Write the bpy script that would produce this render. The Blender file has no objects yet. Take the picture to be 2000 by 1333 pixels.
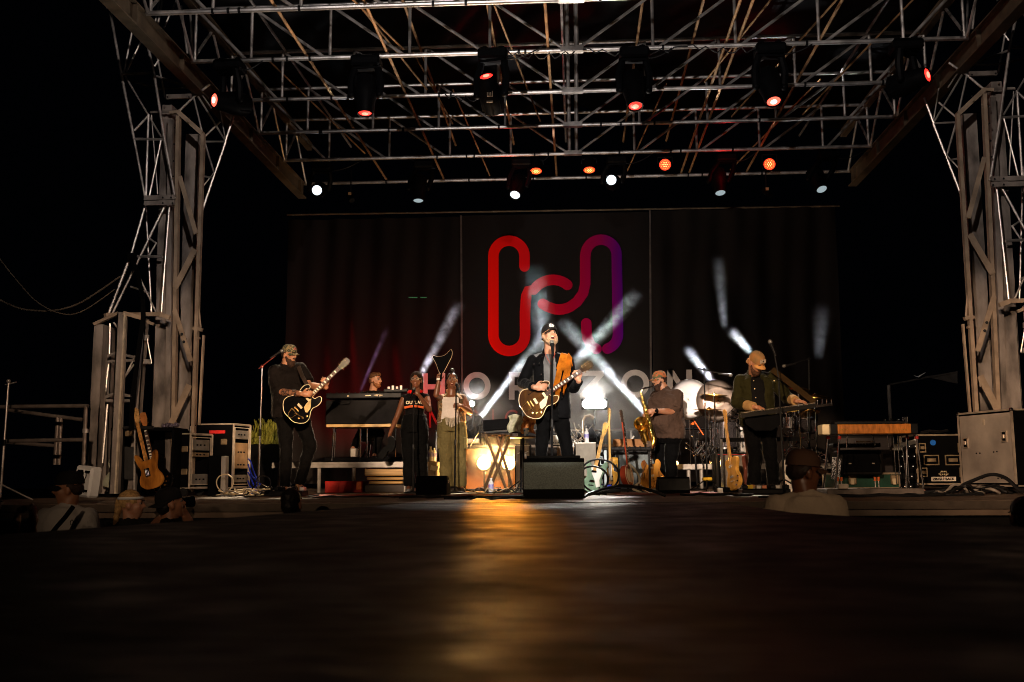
import bpy, math, random
from math import sin, cos, pi, radians as RD
from mathutils import Vector as V, Matrix, Euler, Quaternion, noise as mnoise
random.seed(7)
sc = bpy.context.scene
COL = sc.collection
# ---------------------------------------------------------------- camera
FPX = 2030.0
CAMP = V((0, 0, .22))
YAW, PITCH, ROLL = RD(3.5), RD(7.42), RD(-.33)
RC = (Matrix.Rotation(YAW, 3, 'Z') @ Matrix.Rotation(RD(90) + PITCH, 3, 'X') @ Matrix.Rotation(ROLL, 3, 'Z'))
cd = bpy.data.cameras.new('camera'); cam = bpy.data.objects.new('camera', cd); COL.objects.link(cam)
cam.matrix_world = Matrix.Translation(CAMP) @ RC.to_4x4()
cd.sensor_width = 36; cd.lens = FPX / 2000 * 36; cd.clip_start = .05; cd.clip_end = 400
cd.dof.use_dof = True; cd.dof.focus_distance = 11.6; cd.dof.aperture_fstop = 2.8
sc.camera = cam
sc.view_settings.view_transform = 'Standard'; sc.view_settings.look = 'None'
sc.view_settings.exposure = 0; sc.view_settings.gamma = 1
sc.cycles.use_denoising = True; sc.cycles.filter_width = 1.0
sc.cycles.sample_clamp_indirect = 4
sc.cycles.volume_step_rate = 1
sc.cycles.volume_bounces = 0
sc.cycles.max_bounces = 6; sc.cycles.transparent_max_bounces = 12
sc.cycles.use_light_tree = True
w = bpy.data.worlds.new("World"); sc.world = w; w.use_nodes = True
w.node_tree.nodes['Background'].inputs[0].default_value = (.35, .45, .8, 1)
w.node_tree.nodes['Background'].inputs[1].default_value = .0006

def P(px, py, Y):
    d = RC @ V(((px - 1000) / FPX, -(py - 666.5) / FPX, -1))
    return CAMP + d * ((Y - CAMP.y) / d.y)
def SZ(Y): return Y / FPX * 1.005          # metres per photo pixel at world depth Y
def DIR(a, b): return (V(b) - V(a)).normalized()

def lamp(kind, name, loc, aim, power, color, **k):
    l = bpy.data.lights.new(name, kind); l.energy = power; l.color = color
    for a, b in k.items(): setattr(l, a, b)
    o = bpy.data.objects.new(name, l); COL.objects.link(o); o.location = loc
    if aim is not None: o.rotation_euler = (V(aim) - V(loc)).to_track_quat('-Z', 'Y').to_euler()
    return o
WARM = (1, .68, .42); NEUT = (1, .86, .74); COOL = (.72, .86, 1); ORNG = (1, .5, .13); RED = (1, .0, .008)
# front-of-house lighting from towers out in the field: a soft wash, one narrow spot per performer, one per roof tower
def foh(x, aim, power, color, size, name='front_of_house_spot', blend=.5, y=-15, z=6.5):
    lamp('SPOT', name, (x, y, z), aim, power, color, spot_size=RD(size), spot_blend=blend, shadow_soft_size=.12)
foh(-7, (-1.0, 14.5, .9), 3800, WARM, 13, blend=1); foh(7, (1.0, 14.5, .9), 3800, WARM, 13, blend=1)
foh(9, (-5.3, 13, 4.5), 8500, (1, .86, .78), 14, blend=1); foh(-9, (5.3, 13, 4.5), 8500, (1, .84, .74), 14, blend=1)
foh(1.5, P(1078, 745, 11.2), 62000, (1, .87, .74), 4.6, 'follow_spot')
foh(5, P(570, 760, 13.2), 46000, WARM, 4.6, 'follow_spot'); foh(3, P(735, 750, 15.9), 36000, WARM, 2.6, 'follow_spot')
foh(-4, P(850, 800, 14.6), 42000, (1, .72, .5), 5.2, 'follow_spot'); foh(-4, P(1298, 790, 15), 52000, (1, .8, .64), 4.4, 'follow_spot')
foh(-5, P(1490, 770, 13), 32000, WARM, 5.4, 'follow_spot'); foh(5, P(1555, 1000, 7.1), 2800, WARM, 2.6, blend=1); foh(-2, P(1425, 840, 15.4), 15000, WARM, 3.4, blend=1); foh(-5, P(165, 1010, 7.6), 1500, WARM, 2.4, blend=1); foh(6, (-5.0, 12.6, .9), 14000, (1, .68, .45), 9, blend=1); foh(-6, (5.0, 12.4, .8), 23000, (1, .66, .42), 9, blend=1)  # spots on the pit shirts and the drums are added to brighten them
lamp('SPOT', 'roof_wash_spot', (-3, -8, .9), (0, 12, 10.0), 5200, (1, .93, .9), spot_size=RD(36), spot_blend=.55, shadow_soft_size=.12)

# ---------------------------------------------------------------- materials
MATS = {}
def nt(name):
    m = bpy.data.materials.new(name); m.use_nodes = True
    return m, m.node_tree.nodes, m.node_tree.links, m.node_tree.nodes['Principled BSDF']
def mat(name, col, rough=.5, metal=0, spec=.25, var=.25, vscale=8, bump=0, bscale=40, coat=0, emit=None, estr=0, alpha=1, trans=0, stretch=None, col2=None, thresh=None):
    if name in MATS: return MATS[name]
    m, N, L, b = nt(name)
    b.inputs['Roughness'].default_value = rough; b.inputs['Metallic'].default_value = metal
    b.inputs['Specular IOR Level'].default_value = spec
    b.inputs['Coat Weight'].default_value = coat
    if alpha < 1: b.inputs['Alpha'].default_value = alpha
    if trans: b.inputs['Transmission Weight'].default_value = trans
    tc = N.new('ShaderNodeTexCoord'); mp = N.new('ShaderNodeMapping')
    L.new(tc.outputs['Object'], mp.inputs[0])
    if stretch: mp.inputs['Scale'].default_value = stretch
    nz = N.new('ShaderNodeTexNoise'); nz.inputs['Scale'].default_value = vscale; nz.inputs['Detail'].default_value = 5
    L.new(mp.outputs[0], nz.inputs[0])
    rp = N.new('ShaderNodeValToRGB')
    lo, hi = (.35, .65) if thresh is None else thresh
    rp.color_ramp.elements[0].position = lo; rp.color_ramp.elements[1].position = hi
    c2 = col2 or tuple(min(1, c * (1 + var)) for c in col)
    c1 = col if col2 else tuple(c * (1 - var) for c in col)
    rp.color_ramp.elements[0].color = (*c1, 1); rp.color_ramp.elements[1].color = (*c2, 1)
    L.new(nz.outputs[0], rp.inputs[0]); L.new(rp.outputs[0], b.inputs['Base Color'])
    mr = N.new('ShaderNodeMapRange'); mr.inputs['To Min'].default_value = max(.02, rough * .8); mr.inputs['To Max'].default_value = min(1, rough * 1.25)
    L.new(nz.outputs[0], mr.inputs[0]); L.new(mr.outputs[0], b.inputs['Roughness'])
    if bump:
        n2 = N.new('ShaderNodeTexNoise'); n2.inputs['Scale'].default_value = bscale; n2.inputs['Detail'].default_value = 4
        L.new(mp.outputs[0], n2.inputs[0])
        bp = N.new('ShaderNodeBump'); bp.inputs['Strength'].default_value = bump; bp.inputs['Distance'].default_value = .01
        L.new(n2.outputs[0], bp.inputs['Height']); L.new(bp.outputs[0], b.inputs['Normal'])
    if emit:
        b.inputs['Emission Color'].default_value = (*emit, 1); b.inputs['Emission Strength'].default_value = estr
    MATS[name] = m
    return m
def emat(name, col, s):
    if name in MATS: return MATS[name]
    m, N, L, b = nt(name)
    b.inputs['Base Color'].default_value = (.02, .02, .02, 1)
    b.inputs['Emission Color'].default_value = (*col, 1); b.inputs['Emission Strength'].default_value = s
    MATS[name] = m; return m
def camo(name, cols, scale=18, rough=.9):
    m, N, L, b = nt(name); b.inputs['Roughness'].default_value = rough
    tc = N.new('ShaderNodeTexCoord'); nz = N.new('ShaderNodeTexNoise'); nz.inputs['Scale'].default_value = scale; nz.inputs['Detail'].default_value = 2
    L.new(tc.outputs['Object'], nz.inputs[0]); rp = N.new('ShaderNodeValToRGB'); rp.color_ramp.interpolation = 'CONSTANT'
    el = rp.color_ramp.elements
    while len(el) < len(cols): el.new(.5)
    for i, c in enumerate(cols):
        el[i].position = 0 if i == 0 else .36 + (i - 1) * .28 / max(1, len(cols) - 2); el[i].color = (*c, 1)
    L.new(nz.outputs[0], rp.inputs[0]); L.new(rp.outputs[0], b.inputs['Base Color']); MATS[name] = m; return m

steel = mat('galvanised_steel', (.5, .46, .43), .34, .7, var=.35, vscale=5, bump=.15, bscale=60)
rusty = mat('rust_painted_pipe', (.28, .155, .07), .6, .15, var=.4, vscale=6)
plate = mat('tower_plate', (.26, .225, .2), .5, .2, var=.55, vscale=5, bump=.2, bscale=30, stretch=(1, 1, .4))
beamp = mat('dull_beam_paint', (.11, .078, .05), .6, .1, var=.3, vscale=5)
brace = mat('painted_brace', (.38, .29, .21), .55, .1, var=.25, vscale=5, bump=.2)
chrome = mat('chrome', (.75, .75, .77), .12, 1, var=.05)
alu = mat('brushed_aluminium', (.5, .47, .43), .38, .45, var=.12, vscale=4, bump=.08, stretch=(1, 1, .15))
black = mat('black_metal', (.006, .006, .0065), .42, 0, spec=.12, var=.2)
fixt = mat('black_fixture', (.0025, .0025, .003), .5, 0, spec=.05, var=.2)
blackm = mat('matt_black', (.003, .003, .0035), .75, 0, spec=.03, var=.2)
gloss = mat('gloss_black', (.002, .002, .0025), .12, 0, spec=.25, var=.1)
vinyl = mat('black_amp_vinyl', (.008, .0075, .007), .55, 0, spec=.08, bump=.35, bscale=220)
grille = mat('speaker_grille', (.4, .48, .46), .75, 0, bump=.5, bscale=160, var=.22, vscale=90)
gcloth = mat('grey_grille_cloth', (.24, .22, .19), .85, 0, bump=.4, bscale=200, var=.15)
white = mat('white_plastic', (.74, .74, .72), .4, 0, var=.06)
cream = mat('cream_plastic', (.75, .62, .4), .35, 0, var=.06)
gold = mat('gold_hardware', (.85, .56, .2), .25, 1, var=.1)
brass = mat('lacquered_brass', (.78, .45, .1), .2, 1, var=.25, vscale=20)
rubber = mat('cable_rubber', (.012, .012, .013), .5, 0)
redm = mat('red_paint', (.42, .015, .01), .5, 0)
bluem = mat('blue_plastic', (.01, .03, .45), .4, 0)
orangem = mat('orange_plastic', (.8, .15, .02), .4, 0)
yellowm = mat('yellow_plastic', (.75, .5, .03), .4, 0)
maple = mat('maple_neck', (.6, .36, .13), .35, 0, coat=.3, var=.15, vscale=14, stretch=(.3, 1, 1))
rosew = mat('rosewood', (.05, .025, .015), .4, 0, var=.3, vscale=20)
lensr = emat('red_lens', (1, .03, .02), 2.4)
lensr2 = emat('red_lens_bright', (1, .1, .06), 2.8)
lensw = emat('white_lens', (.8, .92, 1), 2.2)
lenswd = emat('dim_white_lens', (.65, .8, .85), .5)
lampw = emat('blinder_white', (1, .95, .86), 6)
lampo = emat('warm_lamp', (1, .5, .14), 16)
redled = emat('red_led', (1, .04, .01), 2.5)
amberled = emat('amber_led', (1, .3, .04), 3)

# ---------------------------------------------------------------- mesh builder
def frame(z, x=None):
    z = V(z).normalized(); x = V(x) if x is not None else (V((1, 0, 0)) if abs(z.x) < .9 else V((0, 1, 0)))
    y = z.cross(x).normalized(); x = y.cross(z)
    return Matrix((x, y, z)).transposed()
class MB:
    def __init__(s): s.v = []; s.f = []; s.m = []; s.c = 0; s.sm = []
    def add(s, vs, fs, smooth=True):
        o = len(s.v); s.v += [V(q) for q in vs]
        for q in fs: s.f.append([i + o for i in q]); s.m.append(s.c); s.sm.append(smooth)
    def box(s, c, d, R=None):
        c = V(c); h = V(d) / 2; R = R or Matrix.Identity(3)
        vs = [c + R @ V((x * h.x, y * h.y, z * h.z)) for x in (-1, 1) for y in (-1, 1) for z in (-1, 1)]
        s.add(vs, [(0, 1, 3, 2), (4, 6, 7, 5), (0, 4, 5, 1), (2, 3, 7, 6), (0, 2, 6, 4), (1, 5, 7, 3)], False); return s
    def cbox(s, c, d, ch=.01, R=None):               # chamfered box
        c = V(c); h = V(d) / 2; R = R or Matrix.Identity(3); ch = min(ch, min(h) * .9); vs = []; idx = {}
        for sx in (-1, 1):
            for sy in (-1, 1):
                for sz in (-1, 1):
                    for ax in range(3):
                        q = V((sx * (h.x - (ch if ax != 0 else 0)), sy * (h.y - (ch if ax != 1 else 0)), sz * (h.z - (ch if ax != 2 else 0))))
                        idx[(sx, sy, sz, ax)] = len(vs); vs.append(c + R @ q)
        fs = []
        def g(a, b2, cc, ax): return idx[(a, b2, cc, ax)]
        for t in (-1, 1):
            fs.append([g(t, a, b2, 0) for a, b2 in ((-1, -1), (1, -1), (1, 1), (-1, 1))])
            fs.append([g(a, t, b2, 1) for a, b2 in ((-1, -1), (1, -1), (1, 1), (-1, 1))])
            fs.append([g(a, b2, t, 2) for a, b2 in ((-1, -1), (1, -1), (1, 1), (-1, 1))])
        for a in (-1, 1):
            for b2 in (-1, 1):
                fs.append([g(a, b2, -1, 0), g(a, b2, 1, 0), g(a, b2, 1, 1), g(a, b2, -1, 1)])
                fs.append([g(a, -1, b2, 0), g(a, 1, b2, 0), g(a, 1, b2, 2), g(a, -1, b2, 2)])
                fs.append([g(-1, a, b2, 1), g(1, a, b2, 1), g(1, a, b2, 2), g(-1, a, b2, 2)])
                for e in (-1, 1): fs.append([g(a, b2, e, 0), g(a, b2, e, 1), g(a, b2, e, 2)])
        s.add(vs, fs, False); return s
    def tube(s, a, b, r, r2=None, n=8, caps=True):
        a, b = V(a), V(b); r2 = r if r2 is None else r2
        if (b - a).length < 1e-6: return s
        F = frame(b - a); vs = []
        for q, rr in ((a, r), (b, r2)):
            for i in range(n): t = 2 * pi * i / n; vs.append(q + F @ V((cos(t) * rr, sin(t) * rr, 0)))
        fs = [(i, (i + 1) % n, n + (i + 1) % n, n + i) for i in range(n)]
        s.add(vs, fs)
        if caps: s.add(vs[:n][::-1], [tuple(range(n))], False); s.add(vs[n:], [tuple(range(n))], False)
        return s
    def flat(s, a, b, wd, th, up=(0, 1, 0)):          # flat bar, width across 'up' normal
        a, b = V(a), V(b); z = (b - a).normalized(); y = V(up); x = y.cross(z).normalized(); y = z.cross(x)
        R = Matrix((x, y, z)).transposed(); s.box((a + b) / 2, (wd, th, (b - a).length), R); return s
    def path(s, pts, r, n=6, closed=False, caps=True):
        pts = [V(q) for q in pts]; k = len(pts); vs = []; up = None
        for i, q in enumerate(pts):
            a = pts[(i - 1) % k] if (closed or i > 0) else q; b = pts[(i + 1) % k] if (closed or i < k - 1) else q
            t = (b - a).normalized() if (b - a).length > 1e-9 else V((0, 0, 1))
            if up is None: up = frame(t) @ V((1, 0, 0))
            up = (up - t * up.dot(t)); up = up.normalized() if up.length > 1e-6 else frame(t) @ V((1, 0, 0)); y = t.cross(up)
            rr = r[i] if isinstance(r, (list, tuple)) else r
            for j in range(n): an = 2 * pi * j / n; vs.append(q + up * (cos(an) * rr) + y * (sin(an) * rr))
        fs = []
        for i in range(k if closed else k - 1):
            o, p = i * n, ((i + 1) % k) * n
            for j in range(n): fs.append((o + j, o + (j + 1) % n, p + (j + 1) % n, p + j))
        s.add(vs, fs)
        if not closed and caps: s.add(vs[:n][::-1], [tuple(range(n))]); s.add(vs[-n:], [tuple(range(n))])
        return s
    def lathe(s, prof, base, axis, n=20, x=None):
        F = frame(axis, x); base = V(base); vs = []
        for r, t in prof:
            for i in range(n): a = 2 * pi * i / n; vs.append(base + F @ V((cos(a) * r, sin(a) * r, t)))
        fs = []
        for k in range(len(prof) - 1):
            for i in range(n): fs.append((k * n + i, k * n + (i + 1) % n, (k + 1) * n + (i + 1) % n, (k + 1) * n + i))
        if prof[0][0] > 1e-4: fs.append(tuple(range(n))[::-1])
        if prof[-1][0] > 1e-4: fs.append(tuple(range((len(prof) - 1) * n, len(prof) * n)))
        s.add(vs, fs); return s
    def ell(s, c, rad, R=None, nu=14, nv=9):
        c = V(c); rad = V(rad) if hasattr(rad, '__len__') else V((rad,) * 3); R = R or Matrix.Identity(3); vs = []
        for j in range(1, nv):
            ph = pi * j / nv
            for i in range(nu): t = 2 * pi * i / nu; vs.append(c + R @ V((rad.x * sin(ph) * cos(t), rad.y * sin(ph) * sin(t), rad.z * cos(ph))))
        top = len(vs); vs.append(c + R @ V((0, 0, rad.z))); vs.append(c - R @ V((0, 0, rad.z))); fs = []
        for j in range(nv - 2):
            for i in range(nu): fs.append((j * nu + i, (j + 1) * nu + i, (j + 1) * nu + (i + 1) % nu, j * nu + (i + 1) % nu))
        for i in range(nu): fs.append((top, i, (i + 1) % nu)); fs.append((top + 1, (nv - 2) * nu + (i + 1) % nu, (nv - 2) * nu + i))
        s.add(vs, fs); return s
    def cap(s, a, b, r, r2=None, n=12):               # capsule
        r2 = r if r2 is None else r2; s.tube(a, b, r, r2, n); s.ell(a, r, nu=n, nv=8); s.ell(b, r2, nu=n, nv=8); return s
    def prism(s, poly, M, z0, z1, smooth=False):
        n = len(poly); vs = [M @ V((x, y, z0)) for x, y in poly] + [M @ V((x, y, z1)) for x, y in poly]
        s.add(vs, [(i, (i + 1) % n, n + (i + 1) % n, n + i) for i in range(n)], smooth)
        s.add(vs[:n], [tuple(range(n))[::-1]], False); s.add(vs[n:], [tuple(range(n))], False); return s
    def loft(s, rings, caps=True):
        n = len(rings[0]); vs = [q for r in rings for q in r]; fs = []
        for k in range(len(rings) - 1):
            for i in range(n): fs.append((k * n + i, k * n + (i + 1) % n, (k + 1) * n + (i + 1) % n, (k + 1) * n + i))
        s.add(vs, fs)
        if caps: s.add(rings[0], [tuple(range(n))[::-1]]); s.add(rings[-1], [tuple(range(n))])
        return s
    def grid(s, fn, nu, nv):
        vs = [fn(i / nu, j / nv) for j in range(nv + 1) for i in range(nu + 1)]
        s.add(vs, [(j * (nu + 1) + i, j * (nu + 1) + i + 1, (j + 1) * (nu + 1) + i + 1, (j + 1) * (nu + 1) + i) for j in range(nv) for i in range(nu)]); return s
    def text(s, st, M, size, depth=.002, align='CENTER', bold=0):
        cu = bpy.data.curves.new('lettering', 'FONT'); cu.body = st; cu.size = size; cu.align_x = align; cu.extrude = depth; cu.offset = bold; cu.resolution_u = 3
        o = bpy.data.objects.new('lettering', cu); COL.objects.link(o); dg = bpy.context.evaluated_depsgraph_get(); dg.update()
        me = bpy.data.meshes.new_from_object(o.evaluated_get(dg)); s.add([M @ q.co for q in me.vertices], [tuple(p.vertices) for p in me.polygons], False)
        bpy.data.objects.remove(o); bpy.data.curves.remove(cu); bpy.data.meshes.remove(me); return s
    def xf(s, M): s.v = [M @ q for q in s.v]; return s
    def mesh(s, name, org):
        me = bpy.data.meshes.new(name); me.from_pydata([q - org for q in s.v], [], s.f)
        me.polygons.foreach_set('material_index', s.m); me.polygons.foreach_set('use_smooth', s.sm); me.update(); return me
    def build(s, name, mats, parent=None, sharp=35):
        if parent is None:
            xs = [q.x for q in s.v]; ys = [q.y for q in s.v]; zs = [q.z for q in s.v]
            org = V(((min(xs) + max(xs)) / 2, (min(ys) + max(ys)) / 2, min(zs)))
        else: org = ORG[parent.name]
        me = s.mesh(name, org)
        for m_ in (mats if isinstance(mats, (list, tuple)) else [mats]): me.materials.append(m_)
        if sharp: me.set_sharp_from_angle(angle=RD(sharp))
        o = bpy.data.objects.new(name, me); COL.objects.link(o); ORG[o.name] = org
        if parent is None: o.location = org
        else: o.parent = parent
        return o
ORG = {}
def thing(name, label, cat, loc, group=None, kind=None):
    o = bpy.data.objects.new(name, None); COL.objects.link(o); o.location = loc; ORG[o.name] = V(loc); o.empty_display_size = .1
    return tag(o, label, cat, group, kind)
def tag(o, label=None, cat=None, group=None, kind=None):
    for k, x in (('label', label), ('category', cat), ('group', group), ('kind', kind)):
        if x: o[k] = x
    return o
def at(M3, p): M = M3.to_4x4(); M.translation = V(p); return M
def flip(mb):
    mb.v = [V((-q.x, q.y, q.z)) for q in mb.v]; mb.f = [f[::-1] for f in mb.f]; return mb
FRONT = Matrix(((1, 0, 0), (0, 0, -1), (0, 1, 0)))     # local xy -> world xz, local z -> -Y (towards the audience)
def crom(pts, k=6, closed=True):
    n = len(pts); out = []
    for i in range(n if closed else n - 1):
        g = lambda j: pts[j % n] if closed else pts[max(0, min(n - 1, j))]
        p0, p1, p2, p3 = g(i - 1), g(i), g(i + 1), g(i + 2)
        for t in range(k):
            t /= k; out.append(tuple(.5 * (2 * b + (c - a) * t + (2 * a - 5 * b + 4 * c - d) * t * t + (3 * b - a - 3 * c + d) * t ** 3) for a, b, c, d in zip(p0, p1, p2, p3)))
    if not closed: out.append(tuple(pts[-1]))
    return out
# ================================================================ SETTING
def deck_mat(name, base, rough, bumpd=.3, sx=.9):
    m, N, L, b = nt(name)
    tc = N.new('ShaderNodeTexCoord'); mp = N.new('ShaderNodeMapping'); mp.inputs['Scale'].default_value = (sx, 9, 1); L.new(tc.outputs['Object'], mp.inputs[0])
    n1 = N.new('ShaderNodeTexNoise'); n1.inputs['Scale'].default_value = 2.2; n1.inputs['Detail'].default_value = 8; L.new(mp.outputs[0], n1.inputs[0])
    n2 = N.new('ShaderNodeTexNoise'); n2.inputs['Scale'].default_value = 4.5; n2.inputs['Detail'].default_value = 5; L.new(tc.outputs['Object'], n2.inputs[0])
    rp = N.new('ShaderNodeValToRGB'); rp.color_ramp.elements[0].position = .3; rp.color_ramp.elements[1].position = .75
    rp.color_ramp.elements[0].color = (*[c * .45 for c in base], 1); rp.color_ramp.elements[1].color = (*[c * 1.5 for c in base], 1); L.new(n1.outputs[0], rp.inputs[0]); L.new(rp.outputs[0], b.inputs['Base Color'])
    mr = N.new('ShaderNodeMapRange'); mr.inputs['From Min'].default_value = .3; mr.inputs['From Max'].default_value = .7; mr.inputs['To Min'].default_value = rough * .7; mr.inputs['To Max'].default_value = rough * 1.5
    L.new(n2.outputs[0], mr.inputs[0]); L.new(mr.outputs[0], b.inputs['Roughness'])
    bp = N.new('ShaderNodeBump'); bp.inputs['Strength'].default_value = bumpd; bp.inputs['Distance'].default_value = .012; L.new(n1.outputs[0], bp.inputs['Height']); L.new(bp.outputs[0], b.inputs['Normal'])
    return m
GZ = -1.42
g = MB(); g.grid(lambda u, v: V((-120 + 240 * u, -40 + 220 * v, GZ)), 8, 8)
tag(g.build('ground', mat('trodden_ground', (.035, .03, .025), .95, 0, bump=.6, bscale=6, var=.5, vscale=1.5)), kind='structure')
SF = 8.9                                              # front edge of the stage
dk = MB(); dk.box((0, (SF + 21) / 2, -.06), (12.4, 21 - SF, .12))
dkm = deck_mat('worn_stage_plywood', (.22, .15, .1), .5)
tag(dk.build('stage_floor', dkm), kind='structure')
sk = MB(); sk.box((0, SF + .05, -.75), (12.3, .05, 1.22)); sk.c = 1
sk.box((0, SF - .013, -.035), (12.44, .022, .065)); sk.c = 0; sk.box((0, SF - .02, -.3), (12.44, .04, .06))
for i in range(13): sk.box((-6.1 + i * 1.016, SF - .025, -.75), (.05, .05, 1.2))
tag(sk.build('stage_front_wall', [mat('stage_skirt', (.008, .007, .006), .9), mat('stage_edge_steel', (.1, .075, .055), .6, 0, bump=.3)]), kind='structure')
# the runway that juts into the audience; the camera stands on it
rl = [(-2.9, -3), (-2.75, 2.5), (-2.35, 4.2), (-2.02, 5.6), (-1.8, 6.9), (-1.5, SF - .03)]
rr = [(1.2, SF - .03), (1.28, 6.4), (1.5, 5.7), (1.8, 4.9), (2.0, 4.2), (2.4, 2.5), (2.5, -3)]
rw = MB(); rw.prism(rl + rr, Matrix.Identity(4), -.09, -.004)
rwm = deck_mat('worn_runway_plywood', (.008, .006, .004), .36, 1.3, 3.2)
rwm.node_tree.nodes['Principled BSDF'].inputs['Specular IOR Level'].default_value = .4
for n_ in rwm.node_tree.nodes:
    if n_.type == 'MAP_RANGE': n_.inputs['To Min'].default_value = .38; n_.inputs['To Max'].default_value = .72
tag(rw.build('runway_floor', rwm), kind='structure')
rs = MB()
for (a, b) in list(zip(rl[:-1], rl[1:])) + list(zip(rr[:-1], rr[1:])):
    rs.flat(V((a[0], a[1], -.72)), V((b[0], b[1], -.72)), 1.24, .03, up=V((b[1] - a[1], a[0] - b[0], 0)).normalized())
tag(rs.build('runway_side_wall', mat('stage_skirt', (0, 0, 0))), kind='structure')

# ---------------------------------------------------------------- roof
RZ = 5.72; RT = 6.45; TY = [11.5 + 1.46 * i for i in range(6)]
roof = thing('stage_roof', 'large grey steel truss roof spanning the whole stage between the two towers', 'stage roof', (0, 15, 5.3))
XS = [1.06 * k for k in range(-4, 5)]
for ti, Y in enumerate(TY):
    lo = MB(); full = ti < 5
    lo.tube((-5.05, Y, RZ), (5.05, Y, RZ), .03, n=10)
    tr = lo.build('truss', steel, roof)
    for s in (-1, 1):
        cl = MB()
    up = MB(); up.tube((-5.05, Y, RT), (5.05, Y, RT), .026, n=10)
    if full: up.build('top_chord', steel, tr)
    wb = MB()
    xs = [-5.0] + XS + [5.0]
    if full:
        for x in xs:
            if abs(x) > .01: wb.tube((x, Y, RZ), (x, Y, RT), .021, n=8)
        for s in (-1, 1):
            for k in range(4): wb.tube((s * 1.06 * (k + 1) , Y + .012, RT), (s * (1.06 * k + .06), Y + .012, RZ), .021, n=8)
            wb.tube((s * 5.0, Y + .012, RT), (s * 4.3, Y + .012, RZ), .021, n=8)
        wb.build('lattice', steel, tr)
    # couplers and tape wraps along the chord
    cp = MB()
    for k in range(9):
        x = -4.6 + 9.2 * random.random(); cp.tube((x, Y, RZ), (x + .03, Y, RZ), .036, n=10)
    cp.build('clamp', black, tr)
# double centre spine
sp = MB()
for Y in TY[:5]:
    for x in (-.05, .07):
        sp.tube((x, Y - .02, RZ - .02), (x, Y - .02, RT + .1), .03, n=10)
    sp.box((.01, Y - .02, RZ), (.3, .1, .07))
sp.build('centre_post', steel, roof)
for x, z, m_ in ((-3.5, RZ + .05, rusty), (-2.42, RZ + .05, rusty), (-2.2, RT - .02, rusty), (-1.1, RT - .03, rusty), (-.3, RZ + .05, rusty), (-.12, RT, steel), (.95, RT - .03, rusty), (2.0, RZ + .05, rusty), (1.75, RT - .03, rusty), (2.15, RZ + .05, rusty), (3.2, RZ + .05, rusty), (4.2, RT, steel), (-4.2, RT, steel)):
    q = MB(); q.tube((x, 9.4, z), (x, 18.9, z), .02, n=8); q.build('roof_pipe', m_, roof)
for (a, b) in (((-3.1, 11.5), (-2.2, 12.96)), ((-2.75, 12.96), (-2.1, 14.4)), ((-2.3, 14.4), (-1.9, 15.9)), ((2.9, 11.5), (1.9, 14.42)), ((3.5, 12.96), (2.5, 15.9)), ((4.5, 12.96), (3.6, 15.9)), ((-4.5, 14.42), (-3.6, 17.3)), ((3.9, 15.9), (2.9, 18.8)), ((-1.0, 12.96), (-.5, 15.9)), ((1.5, 15.9), (1.0, 18.8)), ((-1.9, 15.9), (-1.55, 18.8))):
    q = MB(); q.tube((a[0], a[1], RT - .08), (b[0], b[1], RZ + .08), .014, n=8); q.build('wind_brace', rusty, roof)
for s in (-1, 1):
    q = MB()
    for zz in (-.13, .13): q.box((s * 5.12, 14.1, RZ - .12 + zz), (.15, 9.6, .022))
    q.box((s * 5.12, 14.1, RZ - .12), (.03, 9.6, .25))
    for k in range(7): q.box((s * 5.12, 9.8 + k * 1.46, RZ - .12), (.14, .03, .24))
    q.build('side_beam', beamp, roof)
    q = MB(); q.box((s * 5.0, 14.1, RT + .02), (.1, 9.6, .14)); q.build('upper_side_beam', beamp, roof)
    lt = MB()
    for k in range(6):
        y0 = 10.0 + k * 1.46; lt.tube((s * 5.02, y0, RZ), (s * 5.02, y0 + .7, RT), .02); lt.tube((s * 5.02, y0 + .7, RT), (s * 5.02, y0 + 1.46, RZ), .02)
    lt.build('side_lattice', steel, roof)
cn = MB()
cn.grid(lambda u, v: V((-5.2 + 10.4 * u, 9.5 + 9.6 * v, RT + .22 + .1 * sin(u * 25) * sin(v * 19) + .05 * sin(u * 61 + v * 40) + .5 * (1 - abs(2 * u - 1)))), 90, 60)
cn.build('canopy_skin', mat('dark_roof_vinyl', (.0015, .0013, .0013), .4, 0, spec=.1, bump=.5, bscale=5), roof)
# black cable swags along the front truss
for (x0, x1, y) in ((-.9, .2, TY[1]), (.15, 1.5, TY[1]), (1.5, 2.7, TY[1]), (-1.9, -.9, TY[2])):
    q = MB(); pts = [V((x0 + (x1 - x0) * t / 16, y - .05 + .03 * sin(t * 1.9), RZ + .04 * sin(t * 2.3) - .10 * sin(pi * t / 16))) for t in range(17)]
    q.path(pts, .009); tag(q.build('power_cable', rubber), {-.9: 'black cable swag left of the centre post under the front roof truss', .15: 'black cable wound along the front truss just right of the centre post', 1.5: 'black cable wound along the front truss between the fourth and fifth hanging lights', -1.9: 'short black cable on the second roof truss left of the centre post'}[x0], 'cable', 'cables wound along the roof trusses')

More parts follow.
